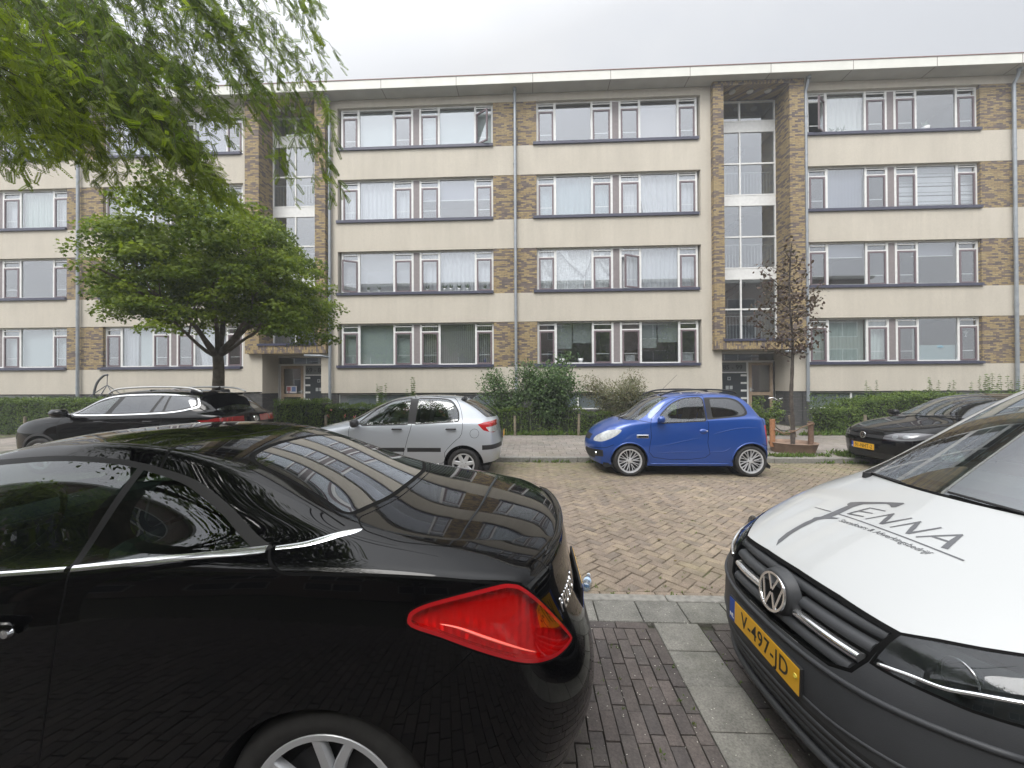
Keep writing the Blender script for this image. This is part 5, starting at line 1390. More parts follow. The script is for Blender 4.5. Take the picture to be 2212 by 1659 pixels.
    vw_badge(root, Matrix.Translation((4.43, 0, .98)) @ Matrix.Rotation(R(90), 4, 'Z') @ Matrix.Rotation(R(90), 4, 'X') @ Matrix.Rotation(R(-10), 4, 'X'), .06)
    cabin(root, 1.75, 3.4, .76, .45, 1.12, (2.0, 2.85), steer=(1.95, -.38, 1.12))
    plate(root, (4.42, 0, .80), .52, .11, '', R(180))
    return root
black_suv()

# ================================================================== BLACK HATCHBACK (right)
def black_hatch():
    root = empty('parked_car', (6.42, 7.80, 0), 0, 'black hatchback facing left with a yellow plate, half hidden behind the white van', 'car', 'cars parked along the far kerb')
    S = dict(x=[.24, .48, .80, 1.2, 1.5, 1.95, 2.4, 2.85, 3.3, 3.6, 3.76], rows=[
        list(zip([.66, .74, .79, .80, .80, .80, .80, .80, .79, .74, .70], [.19] * 9 + [.24, .28])),
        list(zip([.72, .80, .835, .835, .83, .83, .83, .835, .84, .81, .75], [.38] * 11)),
        list(zip([.73, .81, .84, .84, .835, .835, .835, .84, .845, .82, .76], [.56] * 11)),
        list(zip([.70, .79, .825, .83, .83, .83, .83, .83, .825, .80, .74], [.68, .74, .78, .80, .81, .82, .82, .83, .84, .84, .84])),
        list(zip([.62, .725, .775, .79, .79, .79, .79, .79, .78, .75, .70], [.72, .80, .86, .90, .91, .925, .935, .95, .97, .97, .96]))],
        wb=[(.46, .64, .825), (.82, .70, .89), (1.25, .75, .935), (1.5, .765, .945), (1.95, .765, .955), (2.4, .765, .965), (2.85, .76, .98), (3.3, .745, 1.0), (3.6, .68, 1.01)],
        rl=[(.42, .40, .84), (.78, .44, .91), (1.22, .58, .985), (1.78, .59, 1.27), (2.1, .59, 1.365), (2.45, .59, 1.38), (2.9, .58, 1.37), (3.3, .56, 1.32), (3.70, .58, 1.05)],
        ct=[(.38, .85), (.72, .925), (1.05, .99), (1.62, 1.30), (2.0, 1.40), (2.4, 1.42), (2.9, 1.415), (3.4, 1.36), (3.82, 1.04)],
        front=[(.10, .20), (.02, .38), (.0, .54), (.02, .68), (.07, .755)], rear=[(3.86, .28), (3.92, .45), (3.91, .62), (3.85, .80), (3.83, .97)],
        crease={4: .35}, bcrease=[(3, 3, 8, .3)], fp=3.0)
    bm = car_surface(S); sy = skin_y(bm); d = (0, 1, 0); fr = (1, 0, 0)
    gl1 = rounded([(1.46, .955), (1.50, 1.02), (1.80, 1.24), (2.08, 1.33), (2.35, 1.355), (2.35, .975)], [.02, .05, .08, .08, .02, .02])
    gl2 = rounded([(2.43, .98), (2.43, 1.355), (2.85, 1.345), (3.1, 1.29), (3.22, 1.12), (3.22, 1.02)], [.02, .02, .1, .1, .05, .03])
    cut(bm, grow(gl1, .02), d, 5); cut(bm, gl1, d, 6); cut(bm, grow(gl2, .02), d, 5); cut(bm, gl2, d, 7)
    door = smoothloop([(1.22, .90), (1.24, .6), (1.30, .28), (2.33, .28), (2.38, .6), (2.39, .94)], 3)
    cut(bm, grow(door, .007), d, 2, only=(0,)); cut(bm, door, d, 3, only=(0, 2))
    for wx in (.80, 3.20): cut(bm, circle(wx, .29, .335, 32), d, 99)
    cut(bm, [(-1, -1), (-1, .19), (5, .19), (5, -1)], d, 99)
    cut(bm, [(-.71, 1.0), (-.55, 1.33), (0, 1.37), (.2, 1.37), (.2, .99), (0, .99)], fr, 12, only=(0,))
    head = [(-.36, .60), (-.38, .665), (-.50, .72), (-.68, .745), (-.78, .74), (-.80, .66), (-.70, .60), (-.50, .585)]
    cut(bm, grow(head, .008), fr, 2, only=(0,), nmin=.02); cut(bm, head, fr, 11, only=(0, 2), nmin=.02)
    cut(bm, circle(-.52, .66, .038, 18), fr, 14, only=(11,)); cut(bm, circle(-.64, .67, .034, 18), fr, 14, only=(11,))
    cut(bm, stroke([(-.37, .62), (-.60, .608), (-.76, .63)], .018), fr, 14, only=(11,))
    cut(bm, rounded([(-.36, .60), (-.36, .66), (.2, .66), (.2, .60)], [.01, .02, 0, 0]), fr, 8, only=(0,))
    cut(bm, stroke([(-.82, .70), (-.5, .735), (-.36, .675), (.2, .675)], .008), fr, 2, only=(0,))
    cut(bm, rounded([(-.45, .22), (-.52, .33), (.2, .33), (.2, .22)], [.02, .03, 0, 0]), fr, 8, only=(0,)); cut(bm, rounded([(-.72, .26), (-.72, .36), (-.56, .36), (-.54, .26)], .03), fr, 8, only=(0,))
    o = split_parts(bm, {0: ('body', M_black, 'c'), 2: ('body', M_gap, 'c'), 5: ('window_frame', M_rubber, 's'), 3: ('door', M_black, 's', None, 1), 6: ('window', M_cglass, 's', None, 1), 7: ('window', M_cglass_dk, 's', None, 2), 8: ('grille', M_plastic, 'c'),
        11: ('headlight', mat('smoked_lens', (.10, .10, .11), .12, coat=1), 's'), 14: ('headlight', mat('dim_reflector', (.20, .21, .22), .3, metal=.4), 's'), 12: ('windshield', M_cglass, 'c'), 99: ('x', None, 'x')}, root)
    arch_parts(root, sy, [(.80, .29), (3.20, .29)], .29, .335, .50)
    for wx in (.80, 3.20):
        for s in (-1, 1): wheel(root, wx, s * .735, .29, .18, .19, 'five', M_alloy, s, .2)
    for s in (-1, 1):
        b = MB(); b.bbox(-.08, .06, -.10, .10, -.06, .07, .04, M=Matrix.Translation((1.42, s * .93, 1.0))); b.tube([(1.42, s * .78, .965), (1.42, s * .88, .975)], .025, 8); b.build('mirror', M_black, root, autos=50)
        b = MB(); x = 2.25; y = sy(x, .86); b.bbox(x - .09, x + .09, s * (y + .025) - .012, s * (y + .025) + .012, .86, .885, .01); b.build('door_handle', M_black, root)
    for q in ([(.62, .50), (.8, .80), (1.05, .90)],):
        for s in (-1, 1):
            b = MB(); b.tube([(.16, s * .38, .745), (.6, s * .46, .872), (1.1, s * .50, .957)], .008, 6); b.build('bonnet_crease', M_black, root, smooth=True)
    b = MB(); b.tube([(1.0, -.05, 1.0), (1.18, -.60, 1.03)], .009, 5); b.tube([(.98, .4, 1.0), (1.08, .0, 1.04)], .009, 5); b.build('wiper', M_rubber, root)
    b = MB(); b.box(.3, 3.7, -.72, .72, .15, .22); b.build('underbody', M_under, root)
    vw_badge(root, Matrix.Translation((-.003, 0, .635)) @ Matrix.Rotation(R(-90), 4, 'Z') @ Matrix.Rotation(R(90), 4, 'X') @ Matrix.Rotation(R(-6), 4, 'X'), .062)
    cabin(root, 1.60, 3.0, .68, .28, .95, (1.85, 2.65), steer=(1.8, -.36, .98))
    plate(root, (-.012, 0, .43), .50, .11, '91-NHT-2', 0)
    return root
black_hatch()
# ================================================================== BLACK COUPE CONVERTIBLE (near, left)
def coupe_surface():
    S = dict(x=[.25, .60, .935, 1.45, 1.9, 2.35, 2.8, 3.2, 3.54, 3.90, 4.14], rows=[
        list(zip([.72, .82, .86, .88, .88, .88, .88, .88, .87, .83, .76], [.20, .19, .19, .20, .20, .20, .20, .20, .21, .24, .26])),
        list(zip([.80, .88, .915, .915, .915, .915, .915, .92, .93, .91, .85], [.42] * 11)),
        list(zip([.80, .89, .92, .92, .92, .92, .92, .925, .945, .93, .88], [.66] * 9 + [.65, .64])),
        list(zip([.76, .86, .89, .895, .895, .895, .90, .91, .93, .92, .87], [.76, .80, .84, .87, .88, .895, .91, .925, .93, .91, .88])),
        list(zip([.66, .77, .82, .85, .855, .855, .86, .87, .885, .875, .83], [.70, .80, .87, .945, .965, .99, 1.015, 1.04, 1.05, 1.035, 1.005]))],
        wb=[(.6, .68, .83), (1.0, .74, .91), (1.45, .80, .97), (1.9, .80, 1.00), (2.35, .805, 1.03), (2.8, .81, 1.06), (3.2, .80, 1.095), (3.55, .765, 1.105), (3.92, .80, 1.055)],
        rl=[(.6, .42, .85), (.98, .52, .935), (1.30, .63, 1.00), (2.00, .60, 1.340), (2.40, .59, 1.400), (2.82, .585, 1.388), (3.17, .585, 1.268), (3.51, .665, 1.125), (3.92, .715, 1.072)],
        ct=[(.55, .86), (.95, .945), (1.2, 1.02), (1.85, 1.36), (2.35, 1.43), (2.85, 1.412), (3.25, 1.27), (3.63, 1.125), (3.98, 1.09)],
        mb=[.012] * 3 + [.02, .022, .022, .02, .01, .005],
        front=[(.10, .22), (.0, .42), (.0, .60), (.05, .72), (.12, .76)], rear=[(4.37, .24), (4.44, .40), (4.43, .56), (4.335, .80), (4.315, 1.015)],
        m4=.93, crease={4: [.2] * 12 + [.35] * 12}, bcrease=[(3, 3, 5, .3), (3, 5, 10, .72)], rp=[3.2, 3.6, 3.4, 2.8, 2.3], fp=2.6)
    return car_surface(S, 4)
def black_coupe():
    root = empty('parked_car', (-4.16, 1.85, 0), 0, 'glossy black coupe convertible with a big red tail light, parked closest to the camera', 'car', 'cars parked along the near kerb')
    root.scale = (1, .79, 1)
    bm = coupe_surface(); sy = skin_y(bm); d = (0, 1, 0); top = (0, 0, -1); hit = skin_hit(bm)
    ALL = (0,)
    # side glass with its black frame
    fr_o = smoothline([(1.36, 1.00), (1.52, 1.09), (1.80, 1.237), (2.08, 1.318), (2.272, 1.343), (2.444, 1.352), (2.62, 1.345), (2.765, 1.326), (2.943, 1.281), (3.045, 1.237), (3.151, 1.182), (3.261, 1.119), (3.336, 1.088)], 4) + [(3.30, 1.072), (2.8, 1.032), (2.35, 1.0), (1.9, .975), (1.45, .955)]
    gl_o = smoothline([(1.43, .985), (1.56, 1.075), (1.83, 1.222), (2.10, 1.301), (2.285, 1.325), (2.455, 1.334), (2.63, 1.327), (2.75, 1.310), (2.92, 1.266), (3.02, 1.222), (3.12, 1.170), (3.215, 1.112), (3.285, 1.079)], 4) + [(2.8, 1.036), (2.35, 1.006), (1.9, .98)]
    cut(bm, fr_o, d, 5); cut(bm, gl_o, d, 6)
    cut(bm, [(2.670, .98), (2.694, .98), (2.782, 1.34), (2.752, 1.34)], d, 15, only=(6,))
    cut(bm, [(2.671, .97), (2.753, 1.34), (1.3, 1.5), (1.2, .9)], d, 7, only=(6,))
    # door and front seams, boot shut line
    cut(bm, stroke(smoothline([(2.60, .25), (2.655, .45), (2.69, .677), (2.704, .925), (2.697, .985), (2.688, 1.02)], 5), .007), d, 2, only=(0,))
    cut(bm, stroke(smoothline([(1.36, .99), (1.33, .70), (1.38, .33), (1.5, .27)], 5), .007), d, 2, only=(0,))
    wd = [(1.345, .985), (1.33, .70), (1.385, .335), (2.615, .30), (2.655, .45), (2.688, .677), (2.699, .925), (2.684, 1.02)]
    cut(bm, smoothline(wd[:4], 3) + smoothline(wd[4:], 3) + [(2.0, .99)], d, 3, only=(0,))
    cut(bm, stroke(smoothline([(3.322, 1.095), (3.342, 1.065), (3.380, 1.043), (3.425, 1.033), (3.55, 1.033), (3.70, 1.033), (3.888, 1.022), (4.032, 1.004), (4.075, .993)], 6), .007), d, 2, only=(0,))
    cut(bm, stroke([(3.999, .832), (3.934, .774), (3.846, .707), (3.767, .638)], .004), d, 2, only=(0,))
    # roof: joint between front and rear panel, pillar joint, backlight
    cut(bm, stroke(smoothline([(2.84, -.70), (2.818, -.58), (2.806, -.50), (2.825, -.33), (2.860, -.12), (2.865, .1)], 4), .010), top, 2, only=(0,))
    cut(bm, stroke(smoothline([(2.81, -.515), (2.97, -.522), (3.10, -.538), (3.23, -.572), (3.42, -.643), (3.53, -.70)], 5), .007), top, 2, only=(0,))
    bl = smoothline([(3.0, .05), (3.0, -.15), (3.010, -.30), (3.025, -.40), (3.055, -.455), (3.10, -.480), (3.17, -.497), (3.252, -.515), (3.363, -.555), (3.43, -.592), (3.485, -.620), (3.522, -.610), (3.540, -.570), (3.555, -.50), (3.595, -.294), (3.605, .05)], 3)
    cut(bm, bl, top, 8, only=(0,)); cut(bm, grow(bl, -.022), top, 13, only=(8,))
    cut(bm, stroke(smoothline([(3.625, .05), (3.615, -.29), (3.575, -.52), (3.555, -.62), (3.593, -.695), (3.663, -.722), (3.741, -.738), (3.856, -.722), (4.016, -.694), (4.154, -.663), (4.216, -.648)], 5), .006), top, 2, only=(0,))
    # tail light, cut across an oblique direction because it wraps round the corner
    D = (-.50, .866, 0)
    tl3 = [(3.799, -.909, .923), (3.814, -.904, .942), (3.866, -.894, .961), (3.971, -.872, .982), (4.065, -.84, .996), (4.105, -.83, .993), (4.138, -.817, .978), (4.193, -.77, .917), (4.257, -.694, .824), (4.318, -.621, .725), (4.312, -.64, .708), (4.253, -.735, .718), (4.191, -.813, .745), (4.113, -.867, .778), (4.002, -.899, .824), (3.896, -.908, .866), (3.809, -.912, .896)]
    tl = smoothloop(proj2(tl3, D), 3)
    cut(bm, grow(tl, .006), D, 2, only=(0, 2), nmin=.02); cut(bm, tl, D, 9, only=(2,), nmin=.02); cut(bm, grow(tl, -.011), D, 18, only=(9,), nmin=.02)
    for (x, z, r) in ((.935, .32, .352), (3.54, .31, .352)): cut(bm, circle(x, z, r, 56), d, 99)
    cut(bm, [(-1, -1), (-1, .19), (5, .19), (5, -1)], d, 99)
    # windscreen, head lights, grille, lower bumper
    cut(bm, [(-.70, 1.03), (-.56, 1.36), (0, 1.41), (.2, 1.41), (.2, 1.03), (0, 1.02)], (1, 0, 0), 12, only=(0,))
    cut(bm, [(.12, .66), (.20, .74), (.80, .87), (.55, .72), (.30, .64)], d, 11, only=(0,))
    cut(bm, rounded([(-.50, .26), (-.55, .52), (.2, .55), (.2, .26)], .03), (1, 0, 0), 14, only=(0,))
    cut(bm, rounded([(-.30, .52), (-.30, .66), (.2, .66), (.2, .52)], .01), (-1, 0, 0), 14, only=(0,))
    # chrome waist strip along the windows and tapering over the rear deck
    up = [(1.36, .975), (1.9, .998), (2.35, 1.025), (2.8, 1.050), (3.2, 1.082), (3.345, 1.101), (3.48, 1.118)]
    o = split_parts(bm, {0: ('body', M_black, 'c'), 2: ('body', M_gap, 'c'), 3: ('door', M_black, 's', None, 1), 5: ('window_frame', M_frame, 's'), 15: ('window_frame', M_frame, 's'), 7: ('window', M_cglass_near, 's', None, 1), 6: ('window', M_cglass_near, 's', None, 2),
        8: ('rear_window', M_gap, 'c'), 13: ('rear_window', M_cglass_rear, 'c'), 9: ('taillight', M_red, 's'), 18: ('taillight', M_reddeep, 's'), 11: ('headlight', M_clearlens, 's'), 12: ('windshield', M_cglass, 'c'), 14: ('grille', M_plastic, 'c'), 99: ('x', None, 'x')}, root)
    arch_parts(root, sy, [(.935, .32), (3.54, .31)], .31, .352, .60)
    for s in (-1, 1):
        near = 0 if s < 0 else 1
        for wx in (.935, 3.54): wheel(root, wx, s * .79, .318, .22, .232, 'five', M_alloy, s, .22)
        # chrome strip: a ribbon lying on the skin
        def ribbon(c, wfun, name, m, off=.0035, k=6):
            q = smoothline(c, k); V = []; F = []; n = len(q)
            for i, p in enumerate(q):
                hw = wfun(i / (n - 1)) / 2
                for e in (-1, 0, 1):
                    z = p[2] + e * hw; y = None
                    h, nn = hit((p[0], -3, z), (0, 1, 0))
                    if h is None: h, nn = Vector((p[0], -p[1], z)), Vector((0, -1, 0))
                    v = h + nn * (off if e == 0 else off * .3); V.append((v.x, -s * v.y if s > 0 else v.y, v.z))
            for i in range(n - 1):
                for e in (0, 1): F.append((3 * i + e, 3 * i + e + 1, 3 * i + 4 + e, 3 * i + 3 + e))
            return npmesh(name, V, F, m, root, smooth=True)
        ribbon([(1.38, 0, .966), (1.9, 0, .972), (2.35, 0, .995), (2.67, 0, 1.020)], lambda t: .013, 'waist_trim', M_chrome)
        ribbon([(2.692, 0, 1.022), (2.95, 0, 1.050), (3.15, 0, 1.069), (3.318, 0, 1.084)], lambda t: .016, 'waist_trim', M_chrome)
        # rear deck strip seen from above, tapering to a point
        up_ = smoothline([(3.342, -.794), (3.437, -.770), (3.528, -.716), (3.572, -.694), (3.592, -.700)], 6); lo_ = smoothline([(3.350, -.818), (3.454, -.799), (3.563, -.748), (3.588, -.722), (3.593, -.701)], 6); V = []; F = []; n = len(up_)
        for i in range(n):
            for e in (0, 1, 2):
                pp = Vector(up_[i]).lerp(Vector(lo_[i]), .30 + .55 * e / 2); h, nn = hit((pp.x, pp.y, 3), (0, 0, -1)); v = h + nn * (.004 if e == 1 else .001); V.append((v.x, v.y * -s, v.z))
        for i in range(n - 1):
            for e in (0, 1): F.append((3 * i + e, 3 * i + e + 1, 3 * i + 4 + e, 3 * i + 3 + e))
        npmesh('deck_trim', V, F, M_chrome, root, smooth=True)
        # door handle: chrome bar in a dish
        dr = o.get((3, near)) or root
        y = sy(2.46, .80); b = MB(); b.bbox(2.37, 2.585, s * (y + .020) - .012, s * (y + .020) + .012, .862, .888, .011); h_ = b.build('door_handle', M_black, dr, autos=40)
        b = MB(); b.lathe([(0, s * (y + .028)), (.013, s * (y + .026)), (.016, s * (y + .010))], 14, 'y', (2.56, 0, .853)); b.build('door_lock', M_chrome, h_)
        b = MB(); b.bbox(-.10, .08, -.10, .10, -.07, .08, .045, M=Matrix.Translation((1.52, s * .98, 1.05))); b.tube([(1.50, s * .83, 1.0), (1.52, s * .92, 1.02)], .028, 8); b.build('mirror', M_black, root, autos=50)
        # inside of the tail light: light bar coloured as if lit, bulb bowls, faceted reflector under the red lens
        tlo = o.get((9, near))
        def on(p3, off):
            v = Vector(p3); h, nn = hit(v - Vector(D) * 1.0, D)
            if h is None: h, nn = v, -Vector(D)
            v = h + nn * off; return (v.x, v.y * -s, v.z)
        bar = smoothline([(3.892, -.902, .903), (3.948, -.897, .890), (4.028, -.886, .858), (4.108, -.864, .822), (4.179, -.821, .782)], 6)
        b = MB(); k = len(bar); b.tube([on(p, .0008) for p in bar], [.0015 + .0085 * math.sin(math.pi * (i + .4) / k) for i in range(k)], 8, flat=.4); b.build('light_bar', M_redlit, tlo, smooth=True)
        # reflector bowl: the lens outline pushed inwards, ribbed
        ln = o.get((9, near)); me = ln.data.copy(); me.name = 'reflector'
        keep = [p.index for p in me.polygons if p.material_index == 1]
        bmr = bmesh.new(); bmr.from_mesh(me); bmr.faces.ensure_lookup_table(); bmesh.ops.delete(bmr, geom=[f for f in bmr.faces if f.index not in set(keep)], context='FACES'); bmr.normal_update()
        dd_ = Vector((D[0], D[1] * -s, 0)) * .030
        for v in bmr.verts: v.co += dd_
        wall_ = MB()
        for e in bmr.edges:
            if len(e.link_faces) == 1: p0, p1 = e.verts[0].co, e.verts[1].co; wall_.quad([p0, p1, p1 - dd_, p0 - dd_])
        bmr.to_mesh(me); bmr.free(); me.materials.clear(); me.materials.append(M_redrefl); rb = bpy.data.objects.new('reflector', me); COL.objects.link(rb); rb.parent = ln
        wall_.build('lamp_rim', M_red, ln)
    # boot lip, letters, plate
    q = []
    for y in np.linspace(-.60, .60, 25):
        h, nn = hit((4.6, -abs(y) - 1e-4, .985), (-1, 0, 0)); q.append((h.x - .012, y, 1.012 - .006 * (abs(y) / .6) ** 2))
    b = MB(); b.tube(q, [.002 + .013 * min(1, (1 - abs(2 * i / 24 - 1)) * 6) for i in range(25)], 10, flat=.6); b.build('boot_lip', M_black, root, smooth=True)
    def onrear(p):   # letters on the rear face
        h, nn = hit((4.8, -abs(p.x) - 1e-4, p.y), (-1, 0, 0))
        return Vector((h.x + .002 + p.z, p.x, p.y))
    textobj('maker_letters', 'PEUGEOT', .066, M_chrome, root, fn=lambda p: onrear(Vector((p.x - .47, p.y + .83, p.z))), depth=.0015, bold=.0004, spacing=1.2, xs=.85)
    plate(root, (hit((4.8, -.20, .70), (-1, 0, 0))[0].x + .006, 0, .70), .52, .11, '', R(180))
    b = MB(); b.box(.35, 4.2, -.80, .80, .15, .22); b.build('underbody', M_under, root)
    cabin(root, 1.75, 3.05, .74, .10, 1.0, (2.05, 2.60), steer=(2.0, -.37, 1.02), col=mat('green_grey_leather', (.05, .065, .06), .5))
    b = MB(); b.bbox(2.02, 2.06, -.10, .14, 1.22, 1.29, .012); b.build('interior_mirror', M_rubber, root)
    b = MB(); b.box(1.75, 2.05, -.50, -.15, 1.30, 1.315); b.box(1.75, 2.05, .15, .50, 1.30, 1.315); b.build('sun_visor', mat('visor', (.20, .20, .16), .8), root)
    return root
M_reddeep = glassmat('red_clear_lens', (.98, .035, .06), refl=.09, power=2.6)
def redrefl():
    m, N, L, b = newmat('ribbed_reflector'); tc = N.new('ShaderNodeTexCoord'); w_ = N.new('ShaderNodeTexWave'); w_.inputs['Scale'].default_value = 13; w_.inputs['Distortion'].default_value = 1.2; w_.bands_direction = 'X'
    v = N.new('ShaderNodeTexVoronoi'); v.inputs['Scale'].default_value = 45; L.new(tc.outputs['Object'], w_.inputs[0]); L.new(tc.outputs['Object'], v.inputs[0])
    ad = N.new('ShaderNodeMath'); ad.operation = 'ADD'; L.new(w_.outputs['Fac'], ad.inputs[0]); L.new(v.outputs['Distance'], ad.inputs[1])
    bp = N.new('ShaderNodeBump'); bp.inputs['Strength'].default_value = .6; bp.inputs['Distance'].default_value = .006; L.new(ad.outputs[0], bp.inputs['Height']); L.new(bp.outputs[0], b.inputs['Normal'])
    b.inputs['Base Color'].default_value = (.95, .42, .42, 1); b.inputs['Metallic'].default_value = .45; b.inputs['Roughness'].default_value = .22; return m
M_redrefl = redrefl(); M_redchrome = mat('bulb_bowl_metal', (.95, .6, .6), .1, metal=.9)
M_frame = mat('window_surround', (.007, .007, .007), .45, spec=.25)
M_cglass_near = glassmat('near_side_glass', (.26, .36, .31), refl=.055, power=2.8)
M_cglass_rear = glassmat('near_rear_glass', (.05, .06, .055), refl=.065, power=2.6)
black_coupe()

# ================================================================== WHITE VAN (near, right)
def van_surface():
    S = dict(x=[.33, .62, .95, 1.35, 1.8, 2.3, 3.0, 3.6, 3.85], rows=[
        list(zip([.68, .75, .77, .77, .77, .77, .77, .76, .70], [.19] * 9)),
        list(zip([.73, .80, .80, .795, .795, .795, .80, .79, .73], [.36] * 9)),
        list(zip([.735, .80, .81, .805, .80, .80, .805, .79, .73], [.56] * 9)),
        list(zip([.72, .785, .80, .80, .795, .795, .80, .785, .73], [.69, .76, .80, .82, .84, .86, .88, .88, .86])),
        list(zip([.665, .725, .76, .775, .78, .78, .785, .77, .72], [.79, .925, 1.04, 1.07, 1.08, 1.09, 1.10, 1.10, 1.08]))],
        wb=[(.60, .64, .965), (.97, .685, 1.075), (1.35, .745, 1.10), (1.8, .75, 1.11), (2.3, .755, 1.12), (3.0, .755, 1.13), (3.6, .74, 1.13)],
        rl=[(.53, .40, .985), (.90, .52, 1.095), (1.42, .59, 1.352), (1.88, .57, 1.625), (2.35, .565, 1.70), (3.0, .565, 1.71), (3.68, .56, 1.68)],
        ct=[(.46, .99), (.765, 1.10), (1.22, 1.37), (1.72, 1.67), (2.3, 1.76), (3.0, 1.77), (3.80, 1.73)],
        mb=[.01, .012, .018, .022, .03, .03, .02],
        front=[(.07, .19), (.0, .34), (.0, .53), (.03, .66), (.085, .805)], rear=[(3.92, .22), (3.97, .4), (3.97, .6), (3.95, .85), (3.93, 1.1)],
        crease={4: [.25] * 14 + [.3] * 5}, bcrease=[(3, 2, 7, .3)], fp=[3.0, 3.6, 3.8, 4.0, 4.0], rp=5)
    return car_surface(S, 4)
def white_van():
    psi = TH
    X0c, Z0c = 1.08, 1.66
    wx, wy = X0c * math.cos(TH) - Z0c * math.sin(TH), X0c * math.sin(TH) + Z0c * math.cos(TH)
    root = empty('delivery_van', (wx, wy, 0), psi, 'white van with dark lettering on its bonnet and a grey plastic bumper', 'van', 'cars parked along the near kerb')
    bm = van_surface(); sy = skin_y(bm); d = (0, 1, 0); fr = (1, 0, 0); top = (0, 0, -1); hit = skin_hit(bm)
    # grey bumper, grille recess, headlights, in the front view (y, z)
    bump = [(-1.2, -.2), (-1.2, .82), (-.80, .82), (-.75, .785), (-.66, .73), (-.50, .72), (-.41, .735), (-.385, .785), (-.37, .70), (-.345, .640), (-.30, .606), (0, .600), (.2, .600), (.2, -.2)]
    cut(bm, bump, fr, 8, nmin=-.2)
    lip = [(-.70, .775), (-.55, .80), (-.42, .800), (-.2, .812), (0, .815), (.2, .815), (.2, .603), (0, .603), (-.30, .61), (-.40, .622), (-.42, .70)]
    grille = [(.2, .806), (0, .806), (-.2, .803), (-.395, .792), (-.375, .70), (-.345, .645), (-.28, .620), (0, .612), (.2, .612)]
    cut(bm, [(-.46, .585), (-.46, .745), (-.37, .745), (-.34, .68), (-.15, .65), (-.15, .585)], fr, 8, only=(0,))
    cut(bm, grow(grille, .012), fr, 14, only=(0, 8)); cut(bm, grille, fr, 20, only=(0, 8, 14))
    head = [(-.412, .797), (-.405, .745), (-.397, .700), (-.424, .698), (-.504, .699), (-.58, .700), (-.66, .712), (-.74, .762), (-.79, .80), (-.79, .92), (-.70, .885), (-.58, .843), (-.527, .828), (-.468, .814)]
    cut(bm, grow(head, .008), fr, 14, only=(0, 8), nmin=.0); cut(bm, head, fr, 11, only=(0, 8, 14), nmin=.0)
    cut(bm, [(.66, -1), (.66, .62), (.50, .70), (.56, .86), (.66, 1.05), (5, 1.05), (5, -1)], d, 0, only=(8, 14, 11), nmin=-1)
    low = rounded([(-.52, .285), (-.52, .40), (.2, .40), (.2, .285)], [.03, .03, 0, 0]); cut(bm, low, fr, 21, only=(8,))
    for (x, r) in ((.80, .345), (3.25, .345)): cut(bm, circle(x, .30, r, 48), d, 99)
    cut(bm, [(-1, -1), (-1, .185), (5, .185), (5, -1)], d, 99)
    # windscreen seen from the front
    ws = [(-.560, 1.112), (-.545, 1.18), (-.485, 1.47), (-.44, 1.56), (0, 1.61), (.2, 1.61), (.2, 1.120), (0, 1.122), (-.35, 1.120)]
    cut(bm, grow(ws, .008), fr, 12, only=(0,)); cut(bm, ws, fr, 13, only=(12,))
    # bonnet shut line
    cut(bm, stroke(smoothline([(.30, -.72), (.50, -.735), (.80, -.735), (.97, -.72)], 5), .006), top, 14, only=(0,))
    # side windows and doors
    w1 = rounded([(1.20, 1.12), (1.24, 1.20), (1.62, 1.46), (1.82, 1.54), (2.15, 1.56), (2.15, 1.12)], .03)
    cut(bm, grow(w1, .018), d, 14, only=(0,)); cut(bm, w1, d, 7, only=(14,))
    dr = smoothloop([(1.14, 1.08), (1.16, .60), (1.24, .30), (2.16, .28), (2.22, .60), (2.22, 1.08)], 3)
    cut(bm, grow(dr, .006), d, 14, only=(0,)); cut(bm, dr, d, 3, only=(0, 14))
    cut(bm, rounded([(-.60, 1.14), (-.52, 1.58), (.2, 1.60), (.2, 1.12)], .03), (-1, 0, 0), 15, only=(0,))
    cut(bm, [(-.78, .75), (-.78, 1.1), (-.66, 1.1), (-.66, .75)], (-1, 0, 0), 9, only=(0,))
    M_w = paint('white_paint', (.45, .46, .46), 0, .3); M_bump = mat('grey_bumper', (.040, .042, .046), .52, bump=.12, bscale=420, noise_=.12, nscale=6)
    o = split_parts(bm, {0: ('body', M_w, 'c'), 14: ('body', M_gap, 'c'), 3: ('door', M_w, 's'), 8: ('bumper', M_bump, 'c'), 21: ('lower_grille', M_rubber, 'c'), 20: ('x', None, 'x'), 11: ('headlight', M_vanlens, 's'), 12: ('windshield', M_gap, 'c'), 13: ('windshield', M_vanglass, 'c'),
        7: ('window', M_cglass, 's'), 15: ('rear_window', M_cglass_dk, 'c'), 9: ('taillight', M_red, 's'), 99: ('x', None, 'x')}, root)
    arch_parts(root, sy, [(.80, .30), (3.25, .30)], .30, .345, .50)
    for x in (.80, 3.25):
        for s in (-1, 1): wheel(root, x, s * .70, .31, .18, .20, 'ten', M_hub, s, .1)
    # grille: recessed back and horizontal ribs that follow the nose
    def front_x(y, z):
        h, nn = hit((-1, -abs(y) - 1e-4, z), (1, 0, 0)); return h.x if h is not None else .1
    def half_w(z):     # grille opening half width at a height
        return float(np.interp(z, [.62, .645, .70, .795], [.30, .345, .368, .392]))
    b = MB()
    ys = np.linspace(-.47, .47, 25)
    for i in range(24):
        y0, y1 = ys[i], ys[i + 1]; b.quad([(front_x(y0, .60) + .05, y0, .60), (front_x(y1, .60) + .05, y1, .60), (front_x(y1, .81) + .045, y1, .815), (front_x(y0, .81) + .045, y0, .815)])
    gb = b.build('grille', M_rubber, root, smooth=True)
